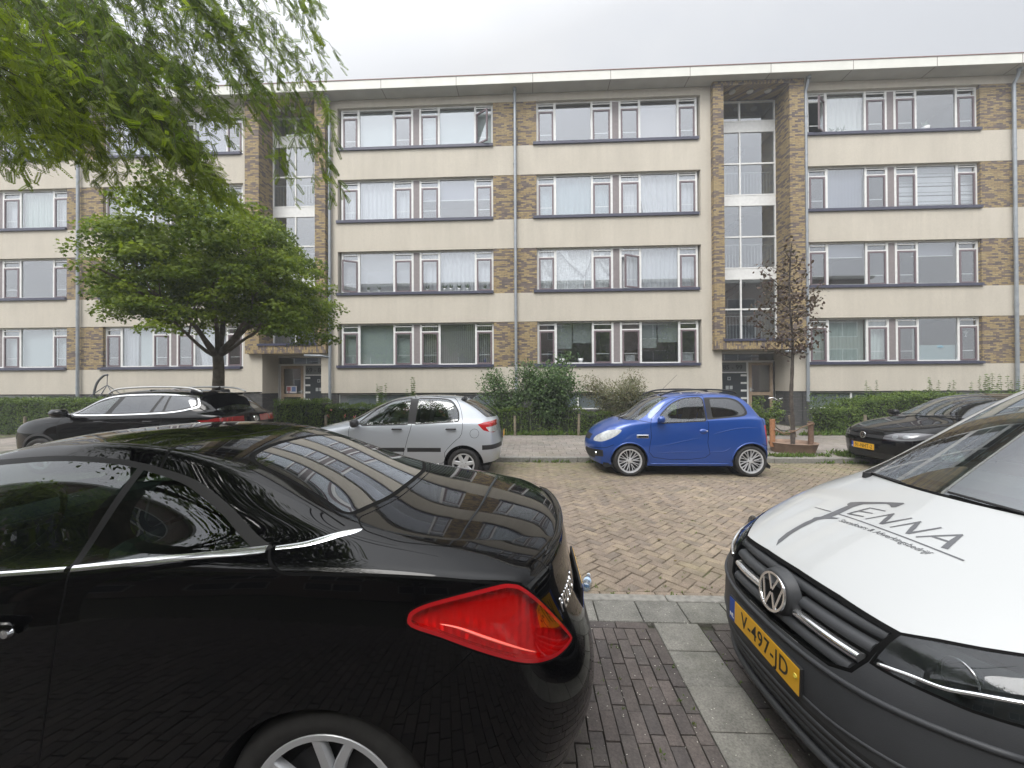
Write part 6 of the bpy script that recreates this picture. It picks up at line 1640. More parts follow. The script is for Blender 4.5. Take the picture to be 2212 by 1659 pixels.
    def rib(z, dz, out, name, m, y0=None, y1=None, par=gb, tilt=.0, th=.03):
        hw = half_w(z) - .002; a, c = (-hw if y0 is None else y0), (hw if y1 is None else y1); b = MB(); n = 26; base = len(b.v)
        for i in range(n + 1):
            y = a + (c - a) * i / n; x = front_x(y, z) + out
            for (dx, e) in ((th, -1.0), (.006, -.95), (0.0, -.5), (0.0, .5), (.006, .95), (th, 1.0)): b.v.append((x + dx + tilt * e, y, z + e * dz / 2))
        for i in range(n):
            for k in range(5): q = base + i * 6 + k; b.f.append((q, q + 1, q + 7, q + 6)); b.r.append(0); b.mi.append(0)
        b.f.append(tuple(base + k for k in range(6))); b.f.append(tuple(base + n * 6 + k for k in range(6))); b.r += [0, 0]; b.mi += [0, 0]
        return b.build(name, m, par, autos=50)
    rib(.776, .030, .012, 'grille_rib', M_bump, tilt=.009); rib(.731, .030, .008, 'grille_rib', M_bump, None, -.085, tilt=.009); rib(.731, .030, .008, 'grille_rib', M_bump, .085, None, tilt=.009)
    rib(.683, .030, .004, 'chrome_strip', M_chrome, -.352, -.088); rib(.683, .030, .004, 'chrome_strip', M_chrome, .088, .352)
    rib(.640, .030, .006, 'grille_rib', M_bump, tilt=.009)
    # badge boss
    b = MB(); n = 32
    b.lathe([(.0, .0), (.080, .0), (.090, .008), (.098, .05)], n, 'x', (.030, 0, .722)); bo = b.build('badge_mount', M_bump, root, smooth=True)
    vw_badge(root, Matrix.Translation((.024, 0, .722)) @ Matrix.Rotation(R(-90), 4, 'Z') @ Matrix.Rotation(R(90), 4, 'X') @ Matrix.Rotation(R(-9), 4, 'X'), .080, M_chrome)
    # lower bumper grille ribs and a spoiler lip
    for z in (.30, .335, .37):
        b = MB(); q = [(front_x(y, z) + .004, y, z) for y in np.linspace(-.50, .50, 25)]; b.tube(q, .011, 6); b.build('lower_rib', M_bump, root, smooth=True)
    b = MB(); q = [(front_x(y, .25) - .012, y, .245) for y in np.linspace(-.66, .66, 31)]; b.tube(q, .016, 8); b.build('front_lip', M_bump, root, smooth=True)
    b = MB(); q = [(front_x(y, .44) - .0, y, .430 if abs(y) < .3 else .430 + (abs(y) - .3) * .10) for y in np.linspace(-.70, .70, 31)]; b.tube(q, .007, 6); b.build('bumper_crease', M_bump, root, smooth=True)
    b = MB(); q = [(front_x(y, .585 + (abs(y) / .7) ** 2 * .06) - .002, y, .578 + (abs(y) / .7) ** 2 * .06) for y in np.linspace(-.66, .66, 31)]; b.tube(q, .010, 8); b.build('bumper_edge', M_bump, root, smooth=True)
    plate(root, (front_x(0, .49) - .006, .045, .490), .475, .104, 'V-497-JD', R(-.8), roll=R(-2.5))
    b = MB(); b.lathe([(0, .0), (.008, -.003), (.010, .0)][::-1], 10, 'x', (front_x(0, .49) - .014, -.178, .497)); b.build('plate_screw', mat('brass_yellow', (.75, .6, .08), .3), root)
    # headlight innards
    for s in (-1, 1):
        hl = o.get((11, 0 if s < 0 else 1))
        def hp(y, z, inn):
            y = min(abs(y), .765); h, nn = hit((-1, -y, z), (1, 0, 0))
            return (min(h.x, .5) + inn, s * y, z) if h is not None else (.45, s * y, z)
        q = [hp(y, z, -.001) for y, z in smoothline([(.408, .704), (.471, .716), (.532, .722), (.580, .740), (.65, .765), (.71, .79)], 5)]
        b = MB(); b.tube(q, .0065, 6); b.build('daylight_strip', M_chrome, hl, smooth=True)
        b = MB()
        for (y, z, r) in ((.52, .745, .050), (.63, .775, .055)):
            x0 = hp(y, z, .05)[0]; b.lathe([(0, .05), (r * .6, .04), (r, 0.0), (r * 1.05, .005)], 24, 'x', (x0, s * y, z))
        b.build('reflector', mat('smoky_reflector', (.40, .41, .42), .2, metal=.8), hl, smooth=True)
        b = MB(); n0 = 0
        for i in range(10):
            y0 = .41 + i * .032; y1 = y0 + .032; b.quad([(hp(y0, .66, .09)[0], s * y0, .64), (hp(y1, .66, .09)[0], s * y1, .64), (hp(y1, .76, .09)[0], s * y1, .80), (hp(y0, .76, .09)[0], s * y0, .80)])
        b.build('lamp_housing', mat('lamp_black', (.045, .048, .05), .35), hl)
        b = MB(); b.bbox(-.06, .16, -.05, .05, -.11, .12, .04, M=Matrix.Translation((1.98, s * .84, 1.22))); b.tube([(1.90, s * .77, 1.12), (1.94, s * .82, 1.16)], .03, 8); b.build('mirror', M_bump, root, autos=50)
        b = MB(); y = sy(2.05, .92); b.bbox(1.98, 2.12, s * (y + .03) - .014, s * (y + .03) + .014, .91, .94, .012); b.build('door_handle', M_bump, root)
    # wipers
    for (pts) in ([(.895, .50, 1.1), (.852, .38, 1.1), (.812, .24, 1.1)], [(.80, .02, 1.1), (.80, -.15, 1.1), (.83, -.38, 1.1)]):
        b = MB(); q = []
        for p in pts:
            h, nn = hit((p[0], -abs(p[1]), 3), (0, 0, -1)); q.append((p[0], p[1], h.z + .010))
        b.tube(smoothline(q, 5), .0055, 6); b.tube(smoothline([(p[0] + .012, p[1] - .01, p[2] - .006) for p in q], 5), .005, 5); b.build('wiper', M_rubber, root)
    b = MB(); b.lathe([(0, .02), (.018, .018), (.022, -.01)], 12, 'z', (.86, .47, hit((.86, -.47, 3), (0, 0, -1))[0].z + .005)); b.build('wiper_pivot', M_rubber, root)
    # ---- lettering on the bonnet: strokes laid in bonnet coordinates (u forward-left .. v), draped on the skin
    def drape(x, y, off=.0015):
        h, nn = hit((x, -abs(y) - 1e-5, 3), (0, 0, -1)); return (x, y, h.z + off) if h is not None else (x, y, 1.0)
    ink = mat('bonnet_ink', (.085, .087, .095), .4, coat=.6)
    def strip(b, pts, ws, k=5):
        q = smoothline([(p[0], p[1]) for p in pts], k) if len(pts) > 2 else [tuple(Vector(pts[0][:2]).lerp(Vector(pts[1][:2]), i / 8)) for i in range(9)]
        n = len(q); base = len(b.v)
        for i, p in enumerate(q):
            t = i / (n - 1); w_ = float(np.interp(t, np.linspace(0, 1, len(ws)), ws)) / 2
            a = Vector(q[max(i - 1, 0)]); c = Vector(q[min(i + 1, n - 1)]); e = (c - a).normalized(); nn = Vector((-e.y, e.x))
            for sg in (-1, 1): pp = Vector(p) + nn * w_ * sg; b.v.append(drape(pp.x, pp.y))
        for i in range(n - 1): b.f.append((base + 2 * i, base + 2 * i + 1, base + 2 * i + 3, base + 2 * i + 2)); b.r.append(0); b.mi.append(0)
    poly = [(.570, .263), (.591, .266), (.610, .235), (.656, .140), (.677, .090), (.673, .083), (.636, .084), (.626, .096), (.640, .118), (.641, .134), (.599, .204), (.560, .215), (.481, .205), (.450, .208), (.452, .190), (.459, .174), (.447, .176), (.424, .217), (.401, .233), (.373, .232), (.317, .230), (.260, .219), (.210, .203), (.172, .194),
            (.205, .226), (.258, .246), (.317, .257), (.360, .262), (.394, .260), (.410, .266), (.430, .249), (.482, .246), (.537, .247), (.561, .247)]
    b = MB(); b.f = [tuple(t) for t in tessellate_polygon([[Vector((p[0], p[1], 0)) for p in poly]])]; b.v = [(p[0], p[1], 0) for p in poly]; b.r = [0.] * len(b.f); b.mi = [0] * len(b.f)
    lo = b.build('bonnet_logo', ink, root); m2 = bmesh.new(); m2.from_mesh(lo.data)
    for _ in range(3): bmesh.ops.subdivide_edges(m2, edges=[e for e in m2.edges if e.calc_length() > .012], cuts=1, use_grid_fill=True)
    bmesh.ops.triangulate(m2, faces=m2.faces)
    for v in m2.verts: v.co = drape(v.co.x, v.co.y)
    m2.to_mesh(lo.data); m2.free()
    b = MB(); strip(b, [(.487, .360), (.483, .252)], [.004, .006, .005]); strip(b, [(.482, .214), (.481, .0), (.491, -.174), (.503, -.292)], [.006, .006, .006, .007]); b.build('logo_line', ink, root)
    b = MB()
    for pts, ws_ in (([(.591, .086), (.584, .150)], [.006, .008]), ([(.586, .152), (.500, .180)], [.010, .011, .010]), ([(.503, .180), (.514, .110)], [.010, .008]), ([(.542, .163), (.552, .106)], [.009, .007]),
        ([(.503, .089), (.592, .046)], [.006, .008, .010]), ([(.588, .050), (.505, .018)], [.012, .018, .013]), ([(.510, .018), (.600, -.021)], [.012, .009, .008]),
        ([(.506, -.021), (.598, -.060)], [.006, .008, .010]), ([(.592, -.056), (.508, -.091)], [.012, .018, .013]), ([(.513, -.091), (.606, -.128)], [.012, .009, .008]),
        ([(.510, -.122), (.560, -.158), (.611, -.197)], [.007, .008, .010]), ([(.606, -.194), (.560, -.205), (.515, -.219)], [.010, .018, .020]), ([(.545, -.150), (.553, -.200)], [.008, .009])):
        strip(b, pts, ws_, 5)
    b.build('maker_name', ink, root)
    def onhood(p): q_ = drape(.446 + p.y + .02 * ((p.x) / .42) , .155 - p.x - p.y * .28, .0012 + p.z); return Vector(q_)
    textobj('bonnet_text', 'Stucadoors & Afwerkingsbedrijf', .031, ink, root, fn=onhood, depth=.0003, bold=.0001, xs=.93, align='LEFT')
    b = MB(); b.box(.35, 3.8, -.72, .72, .15, .22); b.build('underbody', M_under, root)
    cabin(root, 1.45, 2.6, .70, .35, 1.12, (1.75,), steer=(1.50, -.33, 1.16))
    return root
M_vanlens = glassmat('van_lamp_lens', (.62, .66, .66), refl=.045, power=4.0)
M_vanglass = glassmat('van_windscreen', (.52, .66, .60), refl=.20, power=2.8)
white_van()
# ================================================================== VEGETATION
def leafmat(name, cols, rough=.55, transl=.35, spec=.22):
    m, N, L, b = newmat(name)
    at = N.new('ShaderNodeAttribute'); at.attribute_name = 'rnd'
    cr = N.new('ShaderNodeValToRGB'); e = cr.color_ramp.elements; e[0].color = (*cols[0], 1); e[1].color = (*cols[-1], 1)
    for i, c in enumerate(cols[1:-1]): q = e.new((i + 1) / (len(cols) - 1)); q.color = (*c, 1)
    L.new(at.outputs['Fac'], cr.inputs[0]); L.new(cr.outputs[0], b.inputs['Base Color']); b.inputs['Roughness'].default_value = rough; b.inputs['Specular IOR Level'].default_value = spec
    t = N.new('ShaderNodeBsdfTranslucent'); v = N.new('ShaderNodeVectorMath'); v.operation = 'MULTIPLY'; v.inputs[1].default_value = (1.3, 1.35, .6)
    L.new(cr.outputs[0], v.inputs[0]); L.new(v.outputs[0], t.inputs[0])
    mx = N.new('ShaderNodeMixShader'); mx.inputs[0].default_value = transl; L.new(b.outputs[0], mx.inputs[1]); L.new(t.outputs[0], mx.inputs[2]); L.new(mx.outputs[0], N['Material Output'].inputs[0])
    return m
LEAF = np.array([(0, 0, 0), (.32, .30, .05), (.0, 1.0, -.06), (-.32, .30, .05)]); LEAF_F = [(0, 1, 2, 3)]
OVAL = np.array([(0, 0, 0), (.24, .22, .03), (.26, .62, .02), (0, 1.0, -.05), (-.26, .62, .02), (-.24, .22, .03)]); OVAL_F = [(0, 1, 2, 3, 4, 5)]
_a = [0, 28, 48, 72, 90, 108, 132, 152, 180, 235, 270, 305]; _r = [.55, .42, .85, .50, 1.0, .50, .85, .42, .55, .30, .12, .30]
MAPLE = np.array([(math.cos(R(a)) * r * .55, math.sin(R(a)) * r * .55 + .15, .05 * math.sin(R(a * 3))) for a, r in zip(_a, _r)]); MAPLE_F = [tuple(range(12))]
def leaves(name, pos, nrm, dirs, size, tmpl, m, parent=None, rnd=None):
    """one leaf per position: nrm = leaf normal, dirs = direction the tip points to"""
    T, F = tmpl; pos = np.asarray(pos, float); n = len(pos); d = np.asarray(dirs, float); nn = np.asarray(nrm, float)
    d /= np.linalg.norm(d, axis=1)[:, None] + 1e-9
    s = np.cross(d, nn); s /= np.linalg.norm(s, axis=1)[:, None] + 1e-9; nn = np.cross(s, d)
    size = np.broadcast_to(np.asarray(size, float), (n,))
    V = pos[:, None, :] + size[:, None, None] * (T[None, :, 0:1] * s[:, None, :] + T[None, :, 1:2] * d[:, None, :] + T[None, :, 2:3] * nn[:, None, :])
    k = len(T); FF = np.array(F)[None] + (np.arange(n) * k)[:, None, None]
    if rnd is None: rnd = rng.random(n)
    return npmesh(name, V.reshape(-1, 3), FF.reshape(-1, len(F[0])), m, parent, np.repeat(rnd, len(F)))
def unit(n):
    v = rng.normal(size=(n, 3)); return v / np.linalg.norm(v, axis=1)[:, None]

M_bark = mat('grey_bark', (.13, .11, .085), .9, noise_=.45, nscale=9, bump=.9, bscale=25)
M_bark2 = mat('dark_bark', (.075, .062, .052), .9, noise_=.4, nscale=14, bump=.6, bscale=40)
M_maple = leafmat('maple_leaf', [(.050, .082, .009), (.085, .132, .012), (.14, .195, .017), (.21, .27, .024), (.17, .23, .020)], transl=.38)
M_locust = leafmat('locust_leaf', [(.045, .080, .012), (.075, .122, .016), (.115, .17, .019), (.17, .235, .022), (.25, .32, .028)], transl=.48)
M_plum = leafmat('plum_leaf', [(.055, .036, .032), (.085, .056, .046), (.115, .08, .062), (.08, .07, .046)], transl=.2)
M_hedge = leafmat('hedge_leaf', [(.045, .078, .017), (.075, .122, .024), (.115, .175, .033), (.17, .23, .045), (.060, .095, .02)], transl=.22)
M_shrub = leafmat('shrub_leaf', [(.03, .06, .018), (.055, .10, .03), (.09, .15, .05), (.14, .20, .09)], transl=.25)
M_feather = leafmat('pale_shrub_leaf', [(.09, .10, .05), (.13, .14, .07), (.18, .18, .10), (.12, .09, .06)], transl=.25)
M_weed = leafmat('weed_leaf', [(.06, .11, .02), (.10, .17, .03), (.14, .22, .05), (.15, .16, .06)], transl=.3)
M_core = mat('hedge_shade_core', (.014, .02, .008), .95)  # near-black core stands in for the shade inside the hedges
M_rose = leafmat('rose_petal', [(.55, .10, .12), (.70, .22, .22), (.75, .35, .32)], transl=.2)
M_twig = mat('twig_wood', (.055, .04, .03), .9)
M_stem = mat('green_stem', (.06, .09, .03), .8)
M_post = mat('weathered_post', (.20, .17, .12), .9, noise_=.3, nscale=12, bump=.5, bscale=40)

def limb(b, p, d, r, length, depth, spread, out, up=.15):
    """recursive branching; collects the tips"""
    n = 5; pts = [Vector(p)]; dd = Vector(d).normalized()
    for i in range(n):
        dd = (dd + Vector((random.gauss(0, .12), random.gauss(0, .12), random.gauss(0, .08) + up * .12))).normalized()
        pts.append(pts[-1] + dd * length / n)
    b.tube(pts, [r * (1 - .55 * i / n) for i in range(n + 1)], 7 if r > .02 else 5)
    if depth == 0: out.append(pts[-1]); out.append(pts[-3]); return
    for k in range(3 if depth > 1 else 3):
        q = pts[-1 - (k % 3)]
        a = random.uniform(0, 6.28); side = Vector((math.cos(a), math.sin(a), random.uniform(-.25, .35)))
        limb(b, q, (dd + side * spread).normalized(), r * .45, length * random.uniform(.55, .8), depth - 1, spread, out, up)

# ---- maple on the far pavement
def maple():
    bx, by = -7.68, 9.25
    root = empty('maple_tree', (bx, by, .1), 0, 'broad green maple with a thick forked trunk, standing behind the black suv', 'tree')
    random.seed(11); b = MB()
    tr = [(0, 0, -.1), (.02, 0, .5), (-.01, .02, 1.2), (.03, 0, 1.9), (0, 0, 2.35)]
    b.tube(smoothline(tr, 4), [.155 - .003 * i for i in range(17)], 14)
    b.build('trunk', M_bark, root, smooth=True)
    b = MB(); tips = []
    for dx, dy, dz, l, r in ((-.75, .1, 1.2, 1.6, .06), (.9, -.1, 1.0, 1.7, .065), (-.15, .3, 1.3, 1.9, .075), (.35, -.4, 1.2, 1.8, .055), (-1.1, -.3, .7, 1.3, .05), (1.2, .4, .6, 1.4, .05), (.1, .9, .8, 1.8, .07), (-.2, -.9, .7, 1.7, .07)):
        limb(b, (0, 0, 2.25), (dx, dy, dz), r, l, 2, .7, tips)
    b.build('branches', M_bark, root, smooth=True)
    # leaf clumps in a flattened dome
    C = []
    r2 = np.random.default_rng(5)
    while len(C) < 430:
        u = r2.uniform(-1, 1, 3)
        rr = math.sqrt(u[0] ** 2 + u[1] ** 2)
        top = 6.05 - 2.0 * abs(u[0]) ** 2.4 - .35 * rr; bot = 2.6 + .75 * (1 - rr) ** .6 + (.35 if u[0] < 0 else -.05)
        if rr > 1 or top < bot: continue
        z = bot + (top - bot) * (u[2] * .5 + .5)
        # mostly near the outside
        e = max(rr, abs((z - (bot + top) / 2) / ((top - bot) / 2 + .01)))
        if r2.random() > .22 + .78 * e ** 2.2: continue
        C.append((u[0] * (2.15 if u[0] < 0 else 2.45) + .18, u[1] * 2.2, z - .05, r2.uniform(.24, .44)))
    for t in tips[::3]:
        if t.z > 2.6: C.append((t.x, t.y, t.z, .3))
    P_, Nn, D_, S_, Rn = [], [], [], [], []
    for (x, y, z, s) in C:
        k = int(175 * (s / .4) ** 2); v = unit(k); v[:, 2] = np.abs(v[:, 2]) * .9 - .25
        rad = r2.uniform(.55, 1.05, k)[:, None]; p = v * rad * np.array([s * 1.05, s * 1.05, s * 1.0]) + (x, y, z)
        nn = v * 1.1 + np.array([0, -.15, .6]) + r2.normal(size=(k, 3)) * .6
        out = np.stack([p[:, 0] - x, p[:, 1] - y, -np.full(k, .22)], 1) + r2.normal(size=(k, 3)) * .15
        tone = np.clip(.42 * r2.random(k) + .5 * (v[:, 2] + .25) + r2.normal() * .09, 0, .99)  # lit clump tops and shaded undersides put into the leaf colour
        P_.append(p); Nn.append(nn); D_.append(out); S_.append(r2.uniform(.075, .125, k)); Rn.append(tone)
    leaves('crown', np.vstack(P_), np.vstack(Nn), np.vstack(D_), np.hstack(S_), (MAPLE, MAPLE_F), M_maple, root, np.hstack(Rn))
maple()

# ---- honey locust whose hanging twigs fill the upper left corner; its trunk stands behind the photographer
TWIGS = [(-5.27,3.44,5.48,-4.53,3.63,4.75),(-5.09,3.32,5.08,-4.46,3.46,4.13),(-5.11,3.28,4.87,-3.98,2.94,3.5),(-4.98,3.31,4.64,-5.2,3.8,4.01),(-5.6,3.66,4.78,-5.18,3.64,3.82),(-6.4,4.5,6.75,-4.94,4.18,4.96),(-6.3,4.6,6.86,-4.84,4.39,5.17),(-5.52,4.28,6.48,-4.19,3.99,4.59),(-5.61,3.98,5.55,-5.03,4.12,4.24),(-4.93,3.71,5.13,-4.59,3.84,3.87),(-5.16,4.0,5.04,-4.23,3.64,3.76),(-5.26,4.25,5.46,-4.36,4.15,4.4),(-4.72,4.08,5.29,-3.71,3.92,4.08),(-4.88,4.32,5.06,-3.7,4.08,3.9),(-4.45,4.13,4.75,-3.62,4.23,3.87),(-4.28,4.23,4.65,-3.61,4.35,3.85),(-5.36,4.54,6.68,-4.65,4.78,5.76),(-5.04,4.57,6.76,-4.47,4.86,5.76),(-5.28,5.03,7.26,-3.96,4.56,5.66),(-4.84,4.28,6.01,-4.38,4.33,4.94),(-6.14,5.08,6.72,-5.06,4.76,5.65),(-4.64,4.78,6.96,-3.62,4.58,5.73),(-4.3,4.8,6.97,-3.38,4.73,5.73),(-3.93,4.81,6.96,-3.16,4.95,5.96),(-3.66,4.95,7.09,-2.83,5.14,6.37),(-3.26,4.91,7.03,-2.72,5.06,6.04),(-4.39,4.91,6.35,-3.57,4.99,5.46),(-4.63,4.7,5.88,-3.76,4.4,4.92),(-4.14,4.92,6.04,-3.31,4.98,5.32),(-3.53,4.94,6.34,-2.67,4.74,5.24),(-3.02,4.73,5.88,-2.38,4.43,4.72),(-2.88,4.7,5.51,-2.38,4.54,4.41),(-2.68,4.37,4.86,-2.28,4.24,3.86),(-3.26,4.81,5.37,-3.0,4.89,4.82),(-2.83,4.25,4.46,-2.96,4.68,3.99),(-3.48,4.55,5.35,-3.14,4.39,4.67),(-4.14,4.38,5.24,-3.81,4.66,4.93),(-4.96,4.72,5.79,-3.78,4.23,4.84),(-6.77,4.67,6.96,-5.75,4.33,5.54),(-7.56,4.93,7.28,-6.56,4.7,6.08),(-6.88,5.23,7.16,-5.97,5.29,6.44),(-5.75,4.6,6.13,-5.4,4.9,5.28),(-4.4,4.19,4.94,-3.88,4.05,4.16),(-6.17,4.26,5.07,-5.1,3.92,4.27),(-6.46,4.22,4.89,-5.94,4.34,4.41),(-5.98,4.37,4.92,-5.22,4.09,4.23),(-2.77,4.53,6.59,-2.7,5.02,6.37),(-2.7,4.59,6.2,-2.64,4.98,6.02),(-4.96,5.24,7.27,-4.09,4.93,6.35),(-3.94,4.98,6.64,-3.39,5.01,6.21),(-4.08,3.99,4.53,-3.54,3.96,3.75),(-4.2,4.24,4.44,-3.71,4.27,3.81),(-5.0,3.26,4.77,-3.99,3.0,4.07),(-4.53,2.96,4.32,-4.2,3.13,3.98),(-4.47,2.94,4.65,-4.08,2.98,4.28)]
def locust():
    tx, ty = -4.6, -1.4
    root = empty('locust_tree', (tx, ty, 0), 0, 'feathery overhanging tree with small pinnate leaves filling the upper left corner', 'tree')
    random.seed(21); r2 = np.random.default_rng(9); b = MB()
    b.tube(smoothline([(0, 0, -.1), (.05, .05, 1.2), (.02, .15, 2.6), (.1, .3, 3.8)], 4), [.20 - .004 * i for i in range(13)], 14); b.build('trunk', M_bark, root, smooth=True)
    b = MB(); hubs = []
    for tgt, r0 in (((1.2, 4.3, 5.3), .075), ((3.4, 4.9, 5.9), .07), ((.2, 4.2, 4.6), .055), ((2.4, 3.4, 6.3), .075), ((5.2, 1.5, 6.6), .06), ((-2.5, 1.5, 6.8), .06), ((1.0, -2.5, 7.0), .06), ((4.2, 5.6, 6.6), .05)):
        s_, t_ = Vector((.1, .3, 3.75)), Vector(tgt); mid = s_.lerp(t_, .5) + Vector((0, 0, .55))
        pts = smoothline([s_, s_.lerp(mid, .5) + Vector((0, 0, .3)), mid, t_], 5); b.tube(pts, [r0 * (1 - .75 * i / len(pts)) for i in range(len(pts))], 8); hubs += [Vector(p) for p in pts[6:]]
    b.build('branches', M_bark2, root, smooth=True)
    # fronds
    tmpl = []; n = 9
    for i in range(n):
        t = (i + 1) / (n + .4); l = .19 * (1 - .35 * abs(t - .45))
        for s in (-1, 1):
            c = np.array([0, t, -.10 * t * t]); dd = np.array([s * .88, .42, -.10]); w_ = np.array([-s * .42, .88, 0]) * .055
            tmpl.append([c, c + dd * l * .5 + w_, c + dd * l, c + dd * l * .5 - w_])
    tmpl.append([np.array([0, .93, -.09]), np.array([.03, 1.02, -.1]), np.array([0, 1.12, -.13]), np.array([-.03, 1.02, -.1])])
    T = np.array(tmpl).reshape(-1, 3); F = [tuple(range(4 * i, 4 * i + 4)) for i in range(len(tmpl))]
    P_, Nn, D_, S_, Rn = [], [], [], [], []; tb = MB()
    for ti, t in enumerate(TWIGS):
        sh = .13 if (t[0] + t[3]) / 2 > -3.9 else 0; a = Vector(t[:3]) - Vector((tx + sh, ty, -sh)); c = Vector(t[3:]) - Vector((tx + sh, ty, -sh))
        near = (t[1] + t[4]) / 2 < 3.4
        for q in range(11 if (t[0] + t[3]) / 2 < -3.9 or ti in (14, 15) else 5):
            o = Vector(r2.normal(size=3) * np.array([.16, .30, .11])); a2 = a + o; c2 = c + Vector(r2.normal(size=3) * np.array([.10, .30, .07])) + o * .3
            m_ = a2.lerp(c2, .5) + Vector((0, 0, .10 * (a2 - c2).length))
            pts = smoothline([a2, m_, c2], 7); tb.tube(pts, [.0045 - .00028 * i for i in range(len(pts))], 4, caps=False)
            L_ = (c2 - a2).length; k = int(22 * L_ / .9)
            for j in range(k):
                u = r2.uniform(.0, 1.0); i0 = min(int(u * (len(pts) - 1)), len(pts) - 2); p = Vector(pts[i0]).lerp(Vector(pts[i0 + 1]), u * (len(pts) - 1) - i0)
                dr = (c2 - a2).normalized() * .75 + Vector(r2.normal(size=3) * .62) + Vector((.15, 0, -.38))
                P_.append(p); D_.append(dr); Nn.append(Vector(r2.normal(size=3) * .55) + Vector((0, -.25, 1))); S_.append(r2.uniform(.09, .155))
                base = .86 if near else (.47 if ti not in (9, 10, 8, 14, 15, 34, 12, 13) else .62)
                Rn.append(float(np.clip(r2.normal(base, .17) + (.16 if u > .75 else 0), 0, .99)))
    tb.build('twigs', M_twig, root)
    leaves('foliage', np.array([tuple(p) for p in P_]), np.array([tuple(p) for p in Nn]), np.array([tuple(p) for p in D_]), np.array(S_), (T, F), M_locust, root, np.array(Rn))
    # the rest of the crown, above and behind the photographer
    n = 20000; c = r2.integers(0, len(hubs), n); H = np.array([tuple(h) for h in hubs])[c]
    p = H + r2.normal(size=(n, 3)) * np.array([.75, .75, .5]) + (0, -.3, .25)
    w_ = p + (tx, ty, 0)
    keep = ~((w_[:, 1] > .1) & (w_[:, 2] < 2.0 + w_[:, 1] * 1.16) & (w_[:, 0] > -1.5 * w_[:, 1] - .5)) & (w_[:, 0] < -2.3)
    p = p[keep]; n = len(p)
    leaves('upper_foliage', p, r2.normal(size=(n, 3)) * .5 + (0, 0, 1), r2.normal(size=(n, 3)) + (0, 0, -.4), r2.uniform(.09, .15, n), (LEAF, LEAF_F), M_locust, root, np.clip(r2.normal(.4, .2, n), 0, .99))
locust()

# ---- young purple plum in its tub
def plum():
    bx, by = 5.92, 9.05
    root = empty('plum_tree', (bx, by, .1), 0, 'slim young tree with sparse purple brown leaves growing in a round tub', 'tree')
    random.seed(4); r2 = np.random.default_rng(14); b = MB()
    tr = smoothline([(0, 0, 0), (.01, 0, .6), (-.015, .01, 1.2), (.01, 0, 1.9), (.02, 0, 2.6), (-.04, 0, 3.4), (-.02, 0, 4.2), (.03, 0, 4.75)], 5)
    b.tube(tr, [(.052 - .0012 * i) * (1 + .10 * math.sin(i * 2.3)) for i in range(len(tr))], 10); b.build('trunk', M_bark2, root, smooth=True)
    b = MB(); tips = []; P_ = []
    for z, a, l in [(2.1, 3.2, .75), (2.2, .2, .45), (2.35, 2.9, .9), (2.5, 5.8, .6), (2.6, .1, .75), (2.75, 3.3, .8), (2.9, 4.2, .7), (3.0, .15, .85), (3.1, 2.5, .7), (3.2, 3.1, .75), (3.3, 5.9, .55), (3.45, .5, .5), (3.6, 3.0, .75), (3.7, 2.2, .5), (3.8, .4, .4), (3.95, 2.9, .45), (4.1, 5.5, .3), (4.2, .8, .3), (4.35, 3.4, .3), (4.5, 1.2, .22), (2.45, 1.5, .6), (2.9, 4.8, .6), (3.4, 1.7, .5), (2.3, 4.4, .5), (2.15, 5.2, .5)]:
        p = Vector((0, 0, z)); d_ = Vector((math.cos(a), math.sin(a), .55)).normalized(); pts = [p]
        l *= 1.15
        for i in range(6): d_ = (d_ + Vector((random.gauss(0, .1), random.gauss(0, .1), random.gauss(.02, .07)))).normalized(); pts.append(pts[-1] + d_ * l / 6)
        b.tube(pts, [.012 - .0016 * i for i in range(7)], 5)
        for k in range(int(46 * l / .6)):
            u = r2.uniform(.15, 1.05); i0 = min(int(u * 6), 5); q = pts[i0].lerp(pts[i0 + 1], u * 6 - i0); P_.append(q + Vector(r2.normal(size=3) * .08))
    for k in range(60): z = r2.uniform(2.2, 4.8); P_.append(Vector((r2.normal() * .12, r2.normal() * .12, z)))
    b.build('branches', M_bark2, root, smooth=True); n = len(P_)
    leaves('crown', np.array([tuple(p) for p in P_]), r2.normal(size=(n, 3)) * .6 + (0, -.3, .8), r2.normal(size=(n, 3)) + (0, 0, -.2), r2.uniform(.06, .10, n), (OVAL, OVAL_F), M_plum, root)
plum()

# ---- trees and the block across, behind the photographer (seen only as reflections)
def backtree(x, y, r, z0, z1, lab):
    root = empty('street_tree', (x, y, 0), 0, lab, 'tree', 'street trees behind the photographer')
    r2 = np.random.default_rng(int(abs(x) * 10) + 3); b = MB(); b.tube([(0, 0, -.1), (0, 0, z0 + 1.0)], [.2, .12], 10)
    for k in range(6): a = k * 1.05; b.tube([(0, 0, z0 * .8), (math.cos(a) * r * .5, math.sin(a) * r * .5, (z0 + z1) / 2)], [.08, .03], 6)
    b.build('trunk', M_bark, root, smooth=True)
    C = unit(60) * r2.uniform(.45, .95, 60)[:, None] * np.array([r, r, (z1 - z0) / 2]) + (0, 0, (z0 + z1) / 2)
    n = 9000; c = C[r2.integers(0, 60, n)]; v = unit(n); p = c + v * r2.uniform(.5, 1, n)[:, None] * r * .30
    leaves('crown', p, v + (0, 0, .6), r2.normal(size=(n, 3)) + (0, 0, -.4), r2.uniform(.16, .26, n), (LEAF, LEAF_F), M_maple, root)
backtree(5.5, -7.5, 3.0, 2.8, 8.6, 'leafy street tree across the pavement, behind the white van')
backtree(15.5, -8.0, 3.6, 2.8, 10.0, 'larger leafy street tree far right of the white van')
backtree(-14, -8.0, 3.2, 2.6, 9.0, 'leafy street tree far left of the black coupe')
backtree(-1.5, -8.5, 2.6, 2.8, 8.0, 'leafy street tree opposite the grey drainpipe')
